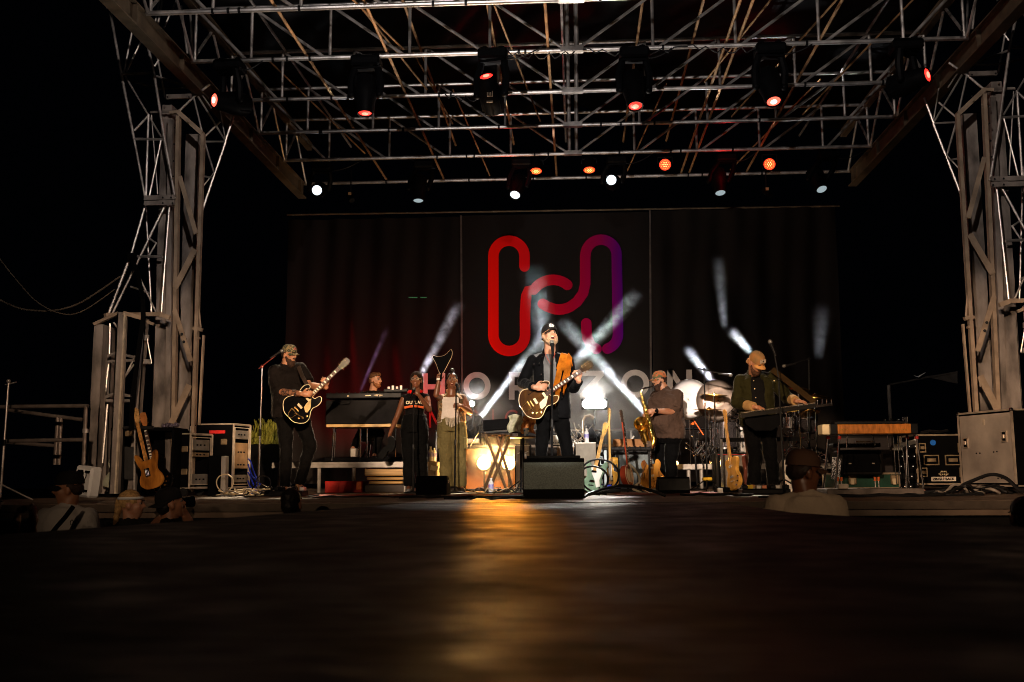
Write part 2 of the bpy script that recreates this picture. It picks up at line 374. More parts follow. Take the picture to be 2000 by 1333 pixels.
# ---------------------------------------------------------------- towers
def member(mb, x0, y0, x1, y1, Y, wpx, Y1=None):
    Y1 = Y1 or Y; mb.tube(P(x0, y0, Y), P(x1, y1, Y1), wpx * SZ(Y) / 2, n=8)
def fl(mb, x0, y0, x1, y1, Y, wpx, th=.012, Y1=None):
    mb.flat(P(x0, y0, Y), P(x1, y1, Y1 or Y), wpx * SZ(Y), th)
def hbeam(mb, xb0, xb1, yb, xt0, xt1, yt, Y, dep, th=.014):   # channel: web facing the audience with two flanges going back
    a0, a1, b0, b1 = P(xb0, yb, Y), P(xb1, yb, Y), P(xt0, yt, Y), P(xt1, yt, Y); B = V((0, dep, 0)); T = V((0, th, 0))
    mb.loft([[a0, a1, a1 + T, a0 + T], [b0, b1, b1 + T, b0 + T]])
    for e0, e1, s in ((a0, b0, 1), (a1, b1, -1)):
        X = V((th * s, 0, 0)); mb.loft([[e0, e0 + X, e0 + X + B, e0 + B], [e1, e1 + X, e1 + X + B, e1 + B]])
def tower(s):
    lab = ('left' if s < 0 else 'right')
    t = thing('support_tower', 'tall steel roof tower at the %s side of the stage, %s' % (lab, 'behind the sunburst guitar' if s < 0 else 'behind the big aluminium case'), 'tower', (s * 5.2, 13, -.05))
    o = (lambda m: m) if s < 0 else flip
    A, B_ = 12.9, 13.5
    c = MB(); hbeam(c, 290, 324, 960, 317, 336, 205, A + .12, .2); o(c).build('column', plate, t)
    c = MB(); hbeam(c, 340, 369, 960, 363, 388, 262, A + .45, .18); o(c).build('inner_column', plate, t)
    m = MB()
    fl(m, 338, 960, 349, 228, A, 7, .08); o(m).build('mast', brace, t)
    m = MB(); fl(m, 328, 960, 333.5, 235, A + .02, 10, .05); o(m).build('mast_web', plate, t)
    m = MB(); fl(m, 374, 960, 397, 262, A, 7, .07); o(m).build('mast', brace, t)
    m = MB(); fl(m, 348, 219, 396, 262, A, 9, .08); fl(m, 332, 221, 350, 219, A, 6, .05); o(m).build('mast_head', brace, t)
    for (x0, y0, x1, y1, wd) in ((351, 345, 383, 457, 9), (381, 487, 342, 563, 12), (341, 606, 373, 706, 10), (370, 752, 333, 832, 13), (335, 836, 366, 930, 12)):
        m = MB(); fl(m, x0, y0, x1, y1, A - .05, wd, .012); o(m).build('flat_brace', brace, t)
    if True:
        for (px, py) in ((355, 653), (359, 668)): m = MB(); m.tube(P(px, py, A - .08), P(px, py, A - .05), .018, n=12); o(m).build('dark_hole_disc', black, t)  # black discs laid on the brace in place of its dark holes
    # fan lattice that leans out to the roof
    la = MB()
    for a in ((208, -20, 237, 145, 6), (237, 145, 262, 272, 6), (262, 272, 284, 388, 5), (278, 40, 302, 150, 6), (302, 150, 321, 270, 6), (321, 270, 342, 388, 6),
              (238, 145, 300, 143, 6), (263, 272, 318, 273, 6), (263, 38, 242, 142, 4), (282, 68, 247, 140, 4), (245, 150, 315, 268, 4), (262, 256, 292, 224, 5), (315, 272, 291, 388, 4), (215, 15, 283, 62, 5), (290, 225, 285, 385, 5), (296, 225, 308, 380, 3)):
        member(la, *a[:4], A - .12, a[4])
    o(la).build('outer_lattice', steel, t)
    lb = MB()
    for a in ((298, 62, 322, 190, 4), (305, 149, 373, 173, 5), (252, 158, 315, 174, 5), (315, 173, 371, 172, 4), (361, 133, 378, 189, 4), (378, 189, 397, 268, 4), (397, 268, 418, 338, 4), (387, 189, 441, 277, 4),
              (429, 212, 441, 276, 3), (456, 228, 440, 277, 5), (441, 277, 392, 420, 5), (401, 277, 441, 277, 4), (401, 266, 430, 238, 4), (398, 345, 413, 347, 4), (418, 338, 396, 365, 3), (370, 150, 413, 212, 3), (350, 217, 378, 190, 5), (378, 190, 410, 165, 5),
              (354, 12, 366, 105, 5), (372, 28, 377, 120, 5), (312, 0, 300, 60, 4), (317, 2, 308, 50, 5), (320, 55, 345, 0, 4), (302, 130, 325, 95, 4)):
        member(lb, *a[:4], B_, a[4])
    o(lb).build('inner_lattice', steel, t)
    lc = MB()
    for a in ((283, 404, 258, 492, 5), (258, 492, 212, 614, 6), (322, 402, 220, 612, 5), (285, 405, 296, 612, 4), (331, 402, 315, 610, 5), (272, 541, 305, 611, 4), (258, 501, 318, 502, 6), (291, 466, 306, 476, 4), (306, 474, 288, 505, 4), (255, 560, 292, 573, 4)):
        member(lc, *a[:4], A - .1 if a[0] != 285 else A + .4, a[4])
    o(lc).build('lower_lattice', steel, t)
    for pb, sb in (((P(280, 386.5, A - .2) + P(343, 386.5, A - .2)) / 2, (.4, .03, .058)), ((P(280, 397, A - .2) + P(343, 397, A - .2)) / 2, (.4, .03, .058)), ((P(325, 189, A) + P(374, 189, A)) / 2, (.34, .03, .06)), ((P(292, 219, A) + P(350, 219, A)) / 2, (.38, .02, .03))):
        bk = MB(); bk.box(pb, sb); o(bk).build('bracket', plate, t)
    bo = MB()
    for px, py in ((318, 386), (334, 386), (337, 397), (318, 397), (327, 190), (369, 190), (341, 250), (340, 282), (339, 315), (338, 345), (370, 230)):
        bo.tube(P(px, py, A - .235), P(px, py, A - .2), .012, n=8)
    o(bo).build('bolt', black, t)
    # outrigger cage
    og = MB()
    hbeam(og, 166, 187, 965, 184, 202, 634, A - .75, .14)
    o(og).build('outrigger_post', plate, t)
    og = MB(); hbeam(og, 186, 208, 965, 208, 219, 640, A - .45, .1); o(og).build('outrigger_post', plate, t)
    og = MB(); hbeam(og, 212, 228, 965, 229, 243, 610, A - .8, .1); o(og).build('outrigger_post', plate, t)
    og = MB(); fl(og, 226, 965, 245, 612, A - .82, 3.4, .05); o(og).build('edge_strip', mat('pale_edge', (.6, .52, .4), .5, .2), t)
    og = MB(); hbeam(og, 246, 260, 965, 277, 285, 622, A - .35, .1); o(og).build('outrigger_post', plate, t)
    for a in ((184, 634, 232, 612, A - .76, 6, .05), (242, 612, 278, 622, A - .8, 8, .05), (205, 616, 262, 615, A - .5, 7, .06, A - .2), (262, 615, 316, 614, A - .2, 8, .05), (314, 615, 332, 621, A - .3, 9, .05), (284, 627, 300, 634, A - .3, 6, .04)):
        og = MB(); fl(og, *a); o(og).build('top_rail', brace, t)
    og = MB()
    for a in ((241, 693, 265, 699, 6), (198, 700, 226, 690, 6), (210, 707, 262, 704, 6), (236, 771, 256, 774, 6), (196, 780, 222, 770, 7), (205, 783, 258, 783, 7), (222, 630, 246, 665, 4), (245, 735, 264, 695, 4), (212, 712, 206, 765, 5), (215, 632, 214, 692, 4), (287, 660, 296, 710, 3), (241, 740, 262, 712, 4), (210, 790, 200, 905, 5)):
        member(og, *a[:4], A - .6, a[4])
    o(og).build('cage_brace', steel, t)
    og = MB(); fl(og, 398, 655, 389, 830, A + .1, 4, .04); fl(og, 386, 650, 378, 640, A, 6, .05); fl(og, 381, 641, 395, 645, A, 7, .06); fl(og, 381, 660, 390, 661, A, 4, .06); member(og, 386, 580, 392, 640, A, 4)
    o(og).build('ladder_rail', brace, t)
    # dark strap hanging down the cage
    og = MB(); pts = [P(256, 505, A - .3), P(268, 530, A - .4), P(279, 585, A - .95), P(280, 620, A - .98), P(270, 690, A - .98), P(259, 775, A - .98), P(256, 840, A - .98)]
    for a, b in zip(pts, pts[1:]): og.flat(a, b, .055, .012)
    og.box(P(258, 503, A - .18), (.09, .08, .1))
    o(og).build('tie_strap', blackm, t)
    # conduit box
    og = MB(); og.cbox(P(286.5, 660, A - .4), (.05, .04, .07), .004); og.cbox(P(288, 707, A - .4), (.09, .05, .06), .006); o(og).build('junction_box', alu, t)
    return t
tower(-1); tower(1)
for i, (pts, lab) in enumerate((((-20, 485), (40, 545), (100, 595), (135, 612), (175, 600), (225, 548)), 0) and (
        ([(-20, 480), (30, 545), (75, 592), (125, 614), (165, 606), (225, 565)], 'thin cable that dips lowest as it swings in to the left tower'),
        ([(-20, 576), (30, 600), (70, 607), (110, 606), (160, 590), (235, 540)], 'sagging bundle of cables running level into the left tower'))):
    q = MB(); cp_ = crom([tuple(P(x, y, 12.3 + .1 * i)) for x, y in pts], 6, False); q.path([V(c) for c in cp_], .011 if i else .007)
    tag(q.build('overhead_cable', mat('tan_cable', (.12, .09, .06), .5)), lab, 'cable', 'cables swinging to the left tower')

# ---------------------------------------------------------------- banner backdrop
BY = 20.0
bt = 415
ban = thing('stage_banner', 'huge black cloth banner with a red to purple looped line emblem and wide grey letters', 'banner', (0, BY, 0))
bm, N, L, b_ = nt('banner_cloth'); b_.inputs['Roughness'].default_value = .78; b_.inputs['Base Color'].default_value = (.011, .0085, .0078, 1); b_.inputs['Specular IOR Level'].default_value = .06
zt = P(1080, 418, BY).z
def folds(x, z, amp): return amp * (.42 * sin(x * 6.3 + .5 * z + 1.1 * sin(z * .9 + x)) + .4 * mnoise.noise(V((x * 1.3 + z * .5, z * .4, 7))) + .35 * sin(x * 13.7 + 1.3 * sin(z * .7)) + .2 * mnoise.noise(V((x * 2, z * .6, 1))))
def panel(x0p, x1p, amp, name, dz=0):
    x0, x1 = P(x0p, 600, BY).x, P(x1p, 600, BY).x; q = MB(); n = int((x1 - x0) * 22)
    q.grid(lambda u, v: V((x0 + (x1 - x0) * u, BY + folds(x0 + (x1 - x0) * u, v * 5, amp), .1 + (zt + dz - .1) * v)), n, 26); return q.build(name, bm, ban, sharp=0)
panel(901, 1271, .012, 'centre_panel'); panel(560, 899.5, .07, 'side_panel', -.02); panel(1272.5, 1640, .07, 'side_panel', .02)
hm = mat('seam_cloth', (.07, .055, .05), .7)
for px in (900, 1269):
    q = MB(); q.flat(P(px + .5, 421 if px < 1000 else 411, BY - .03), P(px + 3, 860, BY - .03), .035, .012); q.build('seam', hm, ban)
q = MB(); q.tube(P(560, 420, BY), P(1640, 403, BY), .018); q.build('hanging_pipe', beamp, ban)
# emblem: strokes of one constant width following centre lines, coloured red -> purple by position across the cloth
em, N, L, b_ = nt('emblem_print'); b_.inputs['Roughness'].default_value = .7; b_.inputs['Specular IOR Level'].default_value = .05
tc = N.new('ShaderNodeTexCoord'); sx = N.new('ShaderNodeSeparateXYZ'); L.new(tc.outputs['Object'], sx.inputs[0])
xa, xb = P(955, 580, BY).x, P(1216, 580, BY).x
mr = N.new('ShaderNodeMapRange'); mr.inputs['From Min'].default_value = xa; mr.inputs['From Max'].default_value = xb; L.new(sx.outputs[0], mr.inputs[0])
rp = N.new('ShaderNodeValToRGB'); e = rp.color_ramp.elements; e[0].color = (.85, .005, .0, 1); e[1].color = (.075, .0, .16, 1)
for p_, c_ in ((.30, (.62, .004, .008)), (.62, (.36, .0, .025)), (.84, (.24, .0, .06))): k = e.new(p_); k.color = (*c_, 1)
L.new(mr.outputs[0], rp.inputs[0]); L.new(rp.outputs[0], b_.inputs['Base Color'])
def stroke(pts, wpx, name):
    """ribbon with round ends along photo-pixel centre line lying on the cloth"""
    c = [V((x, y)) for x, y in pts]; w2 = wpx / 2; left = []; right = []
    for i, p_ in enumerate(c):
        a = c[max(0, i - 1)]; b = c[min(len(c) - 1, i + 1)]; t = (b - a).normalized(); n = V((-t.y, t.x))
        left.append(p_ + n * w2); right.append(p_ - n * w2)
    t0 = (c[1] - c[0]).normalized(); t1 = (c[-1] - c[-2]).normalized(); q = MB()
    vs = []
    for a, b in zip(left, right): vs += [P(a.x, a.y, BY - .035), P(b.x, b.y, BY - .035)]
    q.add(vs, [(2 * i, 2 * i + 1, 2 * i + 3, 2 * i + 2) for i in range(len(c) - 1)])
    for cc, t in ((c[0], -t0), (c[-1], t1)):
        n = V((-t.y, t.x)); arc = [cc + n * (w2 * cos(a)) + t * (w2 * sin(a)) for a in [pi * k / 10 for k in range(11)]]
        q.add([P(a.x, a.y, BY - .035) for a in arc], [tuple(range(11))])
    return q.build(name, em, ban, sharp=0)
def arc(cx, cy, r, a0, a1, n=14, ry=None): ry = ry or r; return [(cx + r * cos(RD(a0 + (a1 - a0) * k / n)), cy + ry * sin(RD(a0 + (a1 - a0) * k / n))) for k in range(n + 1)]
W_ = 20.5
stroke([(1024.5, 521)] + arc(994, 501, 30.5, 0, -180, 16) + [(963.6, 560), (963.6, 640)] + arc(994.5, 655, 31, 180, 0, 16)[0:] + [(1025.5, 610), (1027, 588)] + arc(1073, 588, 46, 180, 205, 2)[1:] + arc(1080, 593, 46, 215, 300, 12) + [(1108, 557)], W_, 'emblem_line')
stroke([(1060, 594), (1070, 600)] + arc(1092, 560, 45, 118, 62, 6) + [(1127, 590), (1139, 573), (1143, 555), (1143, 500)] + arc(1174, 499, 30.5, 180, 360, 16) + [(1205.5, 560), (1207, 650)] + arc(1177, 653, 30, 0, 72, 8), W_, 'emblem_line')
stroke([(1145, 632), (1145.5, 645), (1147, 660), (1154, 675), (1165, 682)], W_, 'emblem_line')
LP = lambda x, y: P(x, y, BY - (.095 if x < 899 else .035))
# wide grey letters
for x0_, x1_ in ((798, 815), (821, 833)): q = MB(); q.tube(P(x0_, 581.5, BY - .1), P(x1_, 581.5, BY - .1), .007, n=6); q.build('green_glint_tube', emat('green_glint_glow', (.03, .3, .1), .5), ban)  # glowing tubes stand in for green light reflected on the cloth
lm = mat('letter_print', (.45, .4, .38), .8, spec=.1, var=.08); lr = mat('small_letter_print', (.15, .02, .018), .8, spec=.08)
def poly(pts, name, m_, dy=.035): q = MB(); q.add([LP(x, y) for x, y in pts], [tuple(range(len(pts)))], False); return q.build(name, m_, ban, sharp=0)
def rect(q, x0, y0, x1, y1, dy=.035): q.add([LP(x0, y0), LP(x1, y0), LP(x1, y1), LP(x0, y1)], [(0, 1, 2, 3)], False)
def ring(q, cx, cy, rx, ry, t, a0=0, a1=360, n=40, dy=.035):
    vs = []
    for k in range(n + 1):
        a = RD(a0 + (a1 - a0) * k / n); vs += [LP(cx + rx * cos(a), cy + ry * sin(a)), LP(cx + (rx - t) * cos(a), cy + (ry - t) * sin(a))]
    q.add(vs, [(2 * k, 2 * k + 1, 2 * k + 3, 2 * k + 2) for k in range(n)], False)
q = MB(); rect(q, 824.5, 729.5, 835.5, 783); rect(q, 858.5, 729, 869.5, 783); rect(q, 835.5, 751, 858.5, 761); q.build('letter', lm, ban, sharp=0)
q = MB(); ring(q, 931.5, 754, 26.5, 27, 11); q.build('letter', lm, ban, sharp=0)
q = MB(); rect(q, 994, 727, 1005, 781); rect(q, 1005, 727, 1018, 737); rect(q, 1005, 753, 1018, 763); ring(q, 1018, 745, 17.5, 18, 10, -90, 90, 20); q.add([LP(a, b) for a, b in ((1012, 763), (1024, 762), (1037, 781), (1024, 781))], [(0, 1, 2, 3)], False); q.build('letter', lm, ban, sharp=0)
q = MB(); rect(q, 1079, 726, 1090, 780); q.build('letter', lm, ban, sharp=0)
q = MB(); rect(q, 1133, 724.5, 1179, 734.5); rect(q, 1133, 769, 1181, 779); q.add([LP(a, b) for a, b in ((1165, 734.5), (1179, 734.5), (1147, 769), (1133, 769))], [(0, 1, 2, 3)], False); q.build('letter', lm, ban, sharp=0)
q = MB(); ring(q, 1240.5, 750, 27.5, 27.5, 11); q.build('letter', lm, ban, sharp=0)
q = MB(); rect(q, 1303, 723, 1314, 777); rect(q, 1340.5, 722.5, 1351.5, 777); q.add([LP(a, b) for a, b in ((1303, 723), (1315, 723), (1351.5, 777), (1339.5, 777))], [(0, 1, 2, 3)], False); q.build('letter', lm, ban, sharp=0)
for kk, draw in enumerate(('M', 'U', 'S', 'I', 'C')):
    q = MB(); x = (838, 879, 917, 961, 988)[kk]; t = 4
    if draw == 'M': [q.add([LP(a, b) for a, b in pp], [(0, 1, 2, 3)], False) for pp in (((838, 802), (842, 802), (842, 836), (838, 836)), ((866, 801), (870, 801), (870, 836), (866, 836)), ((838, 802), (843, 802), (856, 828), (852, 830)), ((866, 801), (870, 801), (856, 830), (852, 828)))]
    if draw == 'U': rect(q, 879, 801, 883, 824); rect(q, 901, 801, 905, 824); ring(q, 892, 822, 13, 13, 4, 0, 180, 16)
    if draw == 'S': ring(q, 925, 809.5, 9, 9, 4, -20, -270, 18); ring(q, 925, 825, 10, 10, 4, -90, 160, 18)
    if draw == 'I': rect(q, 961, 800, 965, 835)
    if draw == 'C': ring(q, 1001, 818, 15, 17.5, 4, 45, 315, 26)
    q.build('small_letter', lr, ban, sharp=0)
# ---------------------------------------------------------------- beams of smoke lit by the moving lights
def smoke_mat(name, dens, scale, lo, hi, aniso=.2, cone=False):
    m = bpy.data.materials.new(name); m.use_nodes = True; N = m.node_tree.nodes; L = m.node_tree.links; N.clear()
    o = N.new('ShaderNodeOutputMaterial'); vs = N.new('ShaderNodeVolumeScatter'); vs.inputs['Anisotropy'].default_value = aniso
    ge = N.new('ShaderNodeNewGeometry'); nz = N.new('ShaderNodeTexNoise'); nz.inputs['Scale'].default_value = scale; nz.inputs['Detail'].default_value = 5; nz.inputs['Roughness'].default_value = .6; nz.inputs['Distortion'].default_value = 1.0
    mr = N.new('ShaderNodeMapRange'); mr.inputs['From Min'].default_value = lo; mr.inputs['From Max'].default_value = hi; mr.inputs['To Max'].default_value = dens; mr.inputs['To Min'].default_value = dens * .08
    L.new(ge.outputs['Position'], nz.inputs[0]); L.new(nz.outputs[0], mr.inputs[0]); out = mr.outputs[0]
    def mth(op, a, b=None):
        n = N.new('ShaderNodeMath'); n.operation = op; n.use_clamp = op in ('SUBTRACT',)
        for k, x in ((0, a), (1, b)):
            if x is None: continue
            if isinstance(x, (int, float)): n.inputs[k].default_value = x
            else: L.new(x, n.inputs[k])
        return n.outputs[0]
    if cone:      # thins out towards the side and the far end of the plume (local z runs 0..1 along it)
        tc = N.new('ShaderNodeTexCoord'); sp = N.new('ShaderNodeSeparateXYZ'); L.new(tc.outputs['Object'], sp.inputs[0])
        rad = mth('SQRT', mth('ADD', mth('POWER', sp.outputs[0], 2), mth('POWER', sp.outputs[1], 2))); wid = mth('ADD', mth('MULTIPLY', sp.outputs[2], .62), .38)
        fall = mth('POWER', mth('SUBTRACT', 1.0, mth('DIVIDE', rad, wid)), .8); end = mth('SUBTRACT', 1.0, mth('POWER', sp.outputs[2], 3.5)); out = mth('MULTIPLY', mth('MULTIPLY', out, fall), end)
    L.new(out, vs.inputs['Density']); L.new(vs.outputs[0], o.inputs['Volume'])
    return m
sm1 = smoke_mat('smoke_thick', 3.0, 7, .4, .74, cone=True); sm2 = smoke_mat('smoke_thin', 1.0, 4, .3, .8, cone=True)
def beam(x0, y0, Y0, x1, y1, Y1, r0, r1, power, color, m=None, grow=1.15, lab=''):
    a, b = P(x0, y0, Y0), P(x1, y1, Y1); d = DIR(a, b); L_ = (b - a).length; r1 *= SZ(Y1); r0 = r1 * .38
    ang = 2 * math.atan2(max(r1 - r0, .001), L_)
    lamp('AREA', 'beam_light', a + d * .02, b, power * .2, color, shape='DISK', size=2 * r0, spread=max(RD(1.5), ang * 1.1))
    q = MB(); n = 16; rings = [[V((cos(2 * pi * k / n) * rr, sin(2 * pi * k / n) * rr, z)) for k in range(n)] for z in (0, .5, 1) for rr in (.38 + .62 * z,)]
    q.loft(rings); me = q.mesh('smoke', V((0, 0, 0))); me.materials.append(m or sm1); o = bpy.data.objects.new('smoke', me); COL.objects.link(o)
    o.matrix_world = Matrix.Translation(a + d * .03) @ frame(d).to_4x4() @ Matrix.Diagonal((r1 * grow, r1 * grow, L_, 1)); tag(o, lab, 'smoke', None, 'stuff'); return o
# ================================================================ LIGHT FIXTURES
CORE = {lensr: emat('red_core', (1, .16, .1), 4), lensr2: emat('pink_core', (1, .4, .28), 6), lensw: emat('white_core', (.95, .98, 1), 8)}
def moving_head(lens_px, lens_py, Y, hang_px, aim, lens, label, r=.085, group='moving head lights under the roof', glow=None, hangz=None, sc_=1.0, floor=False):
    lc = P(lens_px, lens_py, Y - .1); aim = V(aim).normalized()
    if floor: bx = V((lc.x, lc.y, floor)); L_ = .30
    else: bx = V((P(hang_px, 200, Y).x, Y, (hangz or RZ) - .09))
    body_c = lc - aim * (.26 * sc_)
    root = thing('moving_light', label, 'stage light', bx, group)
    q = MB(); s = sc_
    if floor:
        q.cbox(bx + V((0, 0, .06)), (.3 * s, .28 * s, .12), .02)
    else:
        q.cbox(bx, (.38 * s, .28 * s, .14 * s), .025)
        for x in (-.11, .11): q.tube(bx + V((x, 0, .05)), bx + V((x, 0, .12)), .045, n=10)
    q.build('base', fixt, root)
    if not floor:
        q = MB(); e_ = random.uniform(.25, .5) * random.choice((-1, 1)); q.path([V(c_) for c_ in crom([tuple(bx + V((.1, 0, .02))), tuple(bx + V((.2, -.05, -.07))), tuple(bx + V((.2 + e_ * .5, -.04, -.02))), tuple(bx + V((.2 + e_, 0, .11)))], 5, False)], .009, n=5); q.build('power_lead', rubber, root)
    top = bx + (V((0, 0, .12)) if floor else V((0, 0, -.07 * s)))
    side = V((0, 0, 1)).cross(aim); side = V((1, 0, 0)) if side.length < .3 else side.normalized()
    q = MB()
    for t in (-1, 1):
        e = body_c + side * (t * .185 * s); f = top + side * (t * .15 * s)
        q.path([f, f + (e - f) * .5 + side * (t * .03), e], [.045 * s, .05 * s, .045 * s], n=8)
        q.ell(e, (.05 * s,) * 3)
    q.flat(top - side * .16 * s, top + side * .16 * s, .12 * s, .05 * s, up=(0, 0, 1)); q.build('yoke', fixt, root)
    q = MB(); q.lathe([(.05 * s, -.26 * s), (.13 * s, -.24 * s), (.155 * s, -.1 * s), (.15 * s, .02 * s), (.125 * s, .12 * s), (.115 * s, .22 * s), (r * 1.18, .255 * s), (r * 1.18, .275 * s), (r * 1.04, .272 * s), (r * 1.02, .252 * s), (0, .25 * s)], body_c, aim, 20)
    for a in range(8): # cooling fins
        an = a * pi / 4; F = frame(aim); q.box(body_c - aim * .14 * s + F @ V((cos(an) * .145 * s, sin(an) * .145 * s, 0)), (.02, .02, .16 * s), F)
    hb = q.build('lamp_head', fixt, root)
    q = MB(); q.lathe([(0, .012), (r * .6, .009), (r, 0)], lc - aim * .002, aim, 20)
    ln = q.build('lens', lens, root, sharp=0)
    if lens in CORE: q = MB(); q.lathe([(0, .016), (r * .5, .014)], lc, aim, 16); q.build('hot_core', CORE[lens], ln, sharp=0)
    return root, lc, body_c
T1, T4 = TY[1], TY[4] + .2
moving_head(419, 196, T1, 447, (-.62, -.75, -.12), lensr2, 'moving light at the far left of the front truss, red lens turned left')
moving_head(713, 221, T1, 715, (.02, -.12, -1), lensr, 'black moving light pointing straight down, second from the left on the front truss')
r_, lc, bc = moving_head(950, 150, T1 - .1, 963, (-.15, -.75, .66), lensr, 'moving light tipped back to show its grey underside, left of the centre post')
q = MB(); F = frame(V((-.15, -.75, .66)).normalized()); 
for i in range(4): q.box(bc + V((-.03 + i * .022, -.155, -.03)), (.012, .01, .1))
q.box(bc + V((.0, -.15, -.15)), (.08, .012, .02)); q.build('vent', mat('warm_grey_plastic', (.2, .14, .09), .5), r_)
moving_head(1241, 207, T1, 1240, (.02, -.35, -.93), lensr, 'black moving light pointing down just right of the centre post on the front truss')
moving_head(1511, 198, T1, 1507, (.06, -.42, -.9), lensr2, 'moving light with a pinkish lit lens, second from right on the front truss')
moving_head(1811, 147, T1, 1775, (.66, -.7, .05), lensr, 'moving light at the far right of the front truss, red lens turned right')
for (px, py, aim, ln, lab) in ((619, 372, (.12, -.95, -.3), lensw, 'back row moving light with a bright white lens, leftmost'),
                           (817, 392, (.02, -.2, -.98), lenswd, 'back row moving light aimed down with a thin white lens, second from the left'),
                           (1006, 381, (-.15, -.6, -.78), lensw, 'back row moving light with a white lens and a red edge, third from the left'),
                           (1194, 352, (-.1, -.98, -.15), lensw, 'back row moving light shining its round white lens at the audience'),
                           (1407, 377, (.05, -.35, -.94), lenswd, 'back row moving light with a dim narrow lens, second from the right'),
                           (1605, 370, (.15, -.5, -.85), lenswd, 'back row moving light with a dim oval lens, rightmost')):
    moving_head(px, py, T4, px + (12 if px < 1100 else 8), aim, ln, lab, group='moving head lights on the rear truss', sc_=.92)
def led_par(px, py, Y, aim, label, flat_=False):
    lc = P(px, py, Y); aim = V(aim).normalized(); c = lc - aim * .12
    root = thing('led_par', label, 'stage light', (lc.x, Y, RZ - .05), 'red wash lights on the rear truss')
    q = MB(); q.lathe([(.05, -.12), (.1, -.1), (.115, 0), (.115, .115), (.105, .115)], c, aim, 18); q.build('housing', fixt, root)
    q = MB(); q.path([V((lc.x - .13, Y, c.z)), V((lc.x - .12, Y, RZ - .06)), V((lc.x + .12, Y, RZ - .06)), V((lc.x + .13, Y, c.z))], .012, n=6); q.build('bracket', black, root)
    q = MB(); q.lathe([(0, .004), (.098, 0)], c + aim * .116, aim, 20); q.build('lens', redled, root)
    q = MB(); F = frame(aim)
    for rr_, k in ((0, 1), (.035, 6), (.07, 12)):
        q.c = 1 if rr_ < .05 else 0
        for i in range(k): q.ell(c + aim * .122 + F @ V((rr_ * cos(2 * pi * i / k), rr_ * sin(2 * pi * i / k), 0)), .0075, nu=8, nv=5)
    q.build('diode', [amberled, emat('amber_led_hot', (1, .55, .14), 6)], root); tag(root.children[-1], kind='stuff') if False else None
for a in ((1047, 335, (.0, -.3, -.95), 'flattened red wash light left of the centre line on the rear truss'), (1151, 333, (0, -.3, -.95), 'flattened red wash light right of the centre line on the rear truss'),
          (1299, 322, (-.05, -.98, -.12), 'round red wash light full of amber diodes, nearer the centre'), (1503, 321, (-.05, -.98, -.12), 'round red wash light full of amber diodes, nearer the right tower')):
    led_par(a[0], a[1], T4 - .05, a[2], a[3])
for px, py, lab in ((685, 384, 'small unlit profile light hanging left on the rear truss'), (1497, 375, 'small unlit profile light hanging under the right red wash light')):
    c = P(px, py, T4 + .4); root = thing('profile_light', lab, 'stage light', (c.x, T4 + .4, RZ), 'unlit profile lights')
    q = MB(); q.lathe([(.03, -.1), (.06, -.08), (.06, .02), (.04, .06), (.05, .14)], c, V((.3, -.6, -.7)), 12); q.build('housing', fixt, root)
    q = MB(); q.tube(c, V((c.x, T4 + .4, TY[5] * 0 + RZ - .02)), .012); q.build('drop_pipe', black, root)
    q = MB(); q.box(c + V((0, -.08, .03)), (.05, .02, .05)); q.build('label_plate', mat('tan_label', (.5, .3, .15), .5), root)
# light thrown by the hanging fixtures
lamp('SPOT', 'red_spot', P(713, 240, T1), P(640, 800, 19.9), 260, RED, spot_size=RD(11), spot_blend=.8, shadow_soft_size=.08)
lamp('SPOT', 'red_spot', P(950, 300, T4), P(740, 760, 19.9), 200, RED, spot_size=RD(16), spot_blend=.8, shadow_soft_size=.08)
lamp('SPOT', 'red_spot', P(1047, 345, T4), P(850, 700, 19.9), 160, RED, spot_size=RD(34), spot_blend=.9, shadow_soft_size=.1)
lamp('SPOT', 'red_spot', P(1510, 215, T1 - .2), P(1330, 955, 14.5), 200, RED, spot_size=RD(11), spot_blend=.8, shadow_soft_size=.08)
lamp('SPOT', 'red_spot', P(1811, 150, T1 - .15), P(1890, 320, 12.7), 60, RED, spot_size=RD(14), spot_blend=.8, shadow_soft_size=.05)
lamp('SPOT', 'red_spot', P(1241, 220, T1 - .2), P(640, 968, 12.6), 200, RED, spot_size=RD(12), spot_blend=.8, shadow_soft_size=.08)
lamp('POINT', 'red_glow', P(1420, 330, T4 - .35), None, 5, RED, shadow_soft_size=.1)
lamp('POINT', 'red_glow', P(990, 345, T4 - .35), None, 4, RED, shadow_soft_size=.1)
lamp('SPOT', 'white_spot', P(1194, 352, T4 - .35), P(1120, 900, 11.6), 3600, (1, .92, .85), spot_size=RD(11), spot_blend=.7, shadow_soft_size=.08)
lamp('SPOT', 'white_spot', P(1006, 385, T4 - .35), P(860, 900, 14.2), 3600, (1, .85, .66), spot_size=RD(13), spot_blend=.7, shadow_soft_size=.08)
lamp('SPOT', 'white_spot', P(619, 375, T4 - .35), P(560, 880, 13), 3600, (1, .82, .6), spot_size=RD(10), spot_blend=.7, shadow_soft_size=.08)
lamp('SPOT', 'white_spot', P(1407, 380, T4 - .35), P(1390, 880, 14), 3200, (1, .9, .8), spot_size=RD(15), spot_blend=.7, shadow_soft_size=.08)
for px, Yb, tgt, col in ((640, 17.4, P(565, 780, 13.2), (1, .8, .55)), (1180, 17.6, P(1085, 740, 11.2), (1, .93, .82)), (880, 17.5, P(850, 810, 14.6), (1, .8, .55)), (1400, 17.5, P(1310, 800, 15), (1, .85, .7)), (1330, 17.4, P(1480, 790, 13), (1, .85, .65))):
    lamp('SPOT', 'added_rim_spot', V((P(px, 300, Yb).x, Yb, 5.5)), tgt, 3000, col, spot_size=RD(13), spot_blend=.6, shadow_soft_size=.06)  # extra rim lights added behind the players, not tied to any fixture
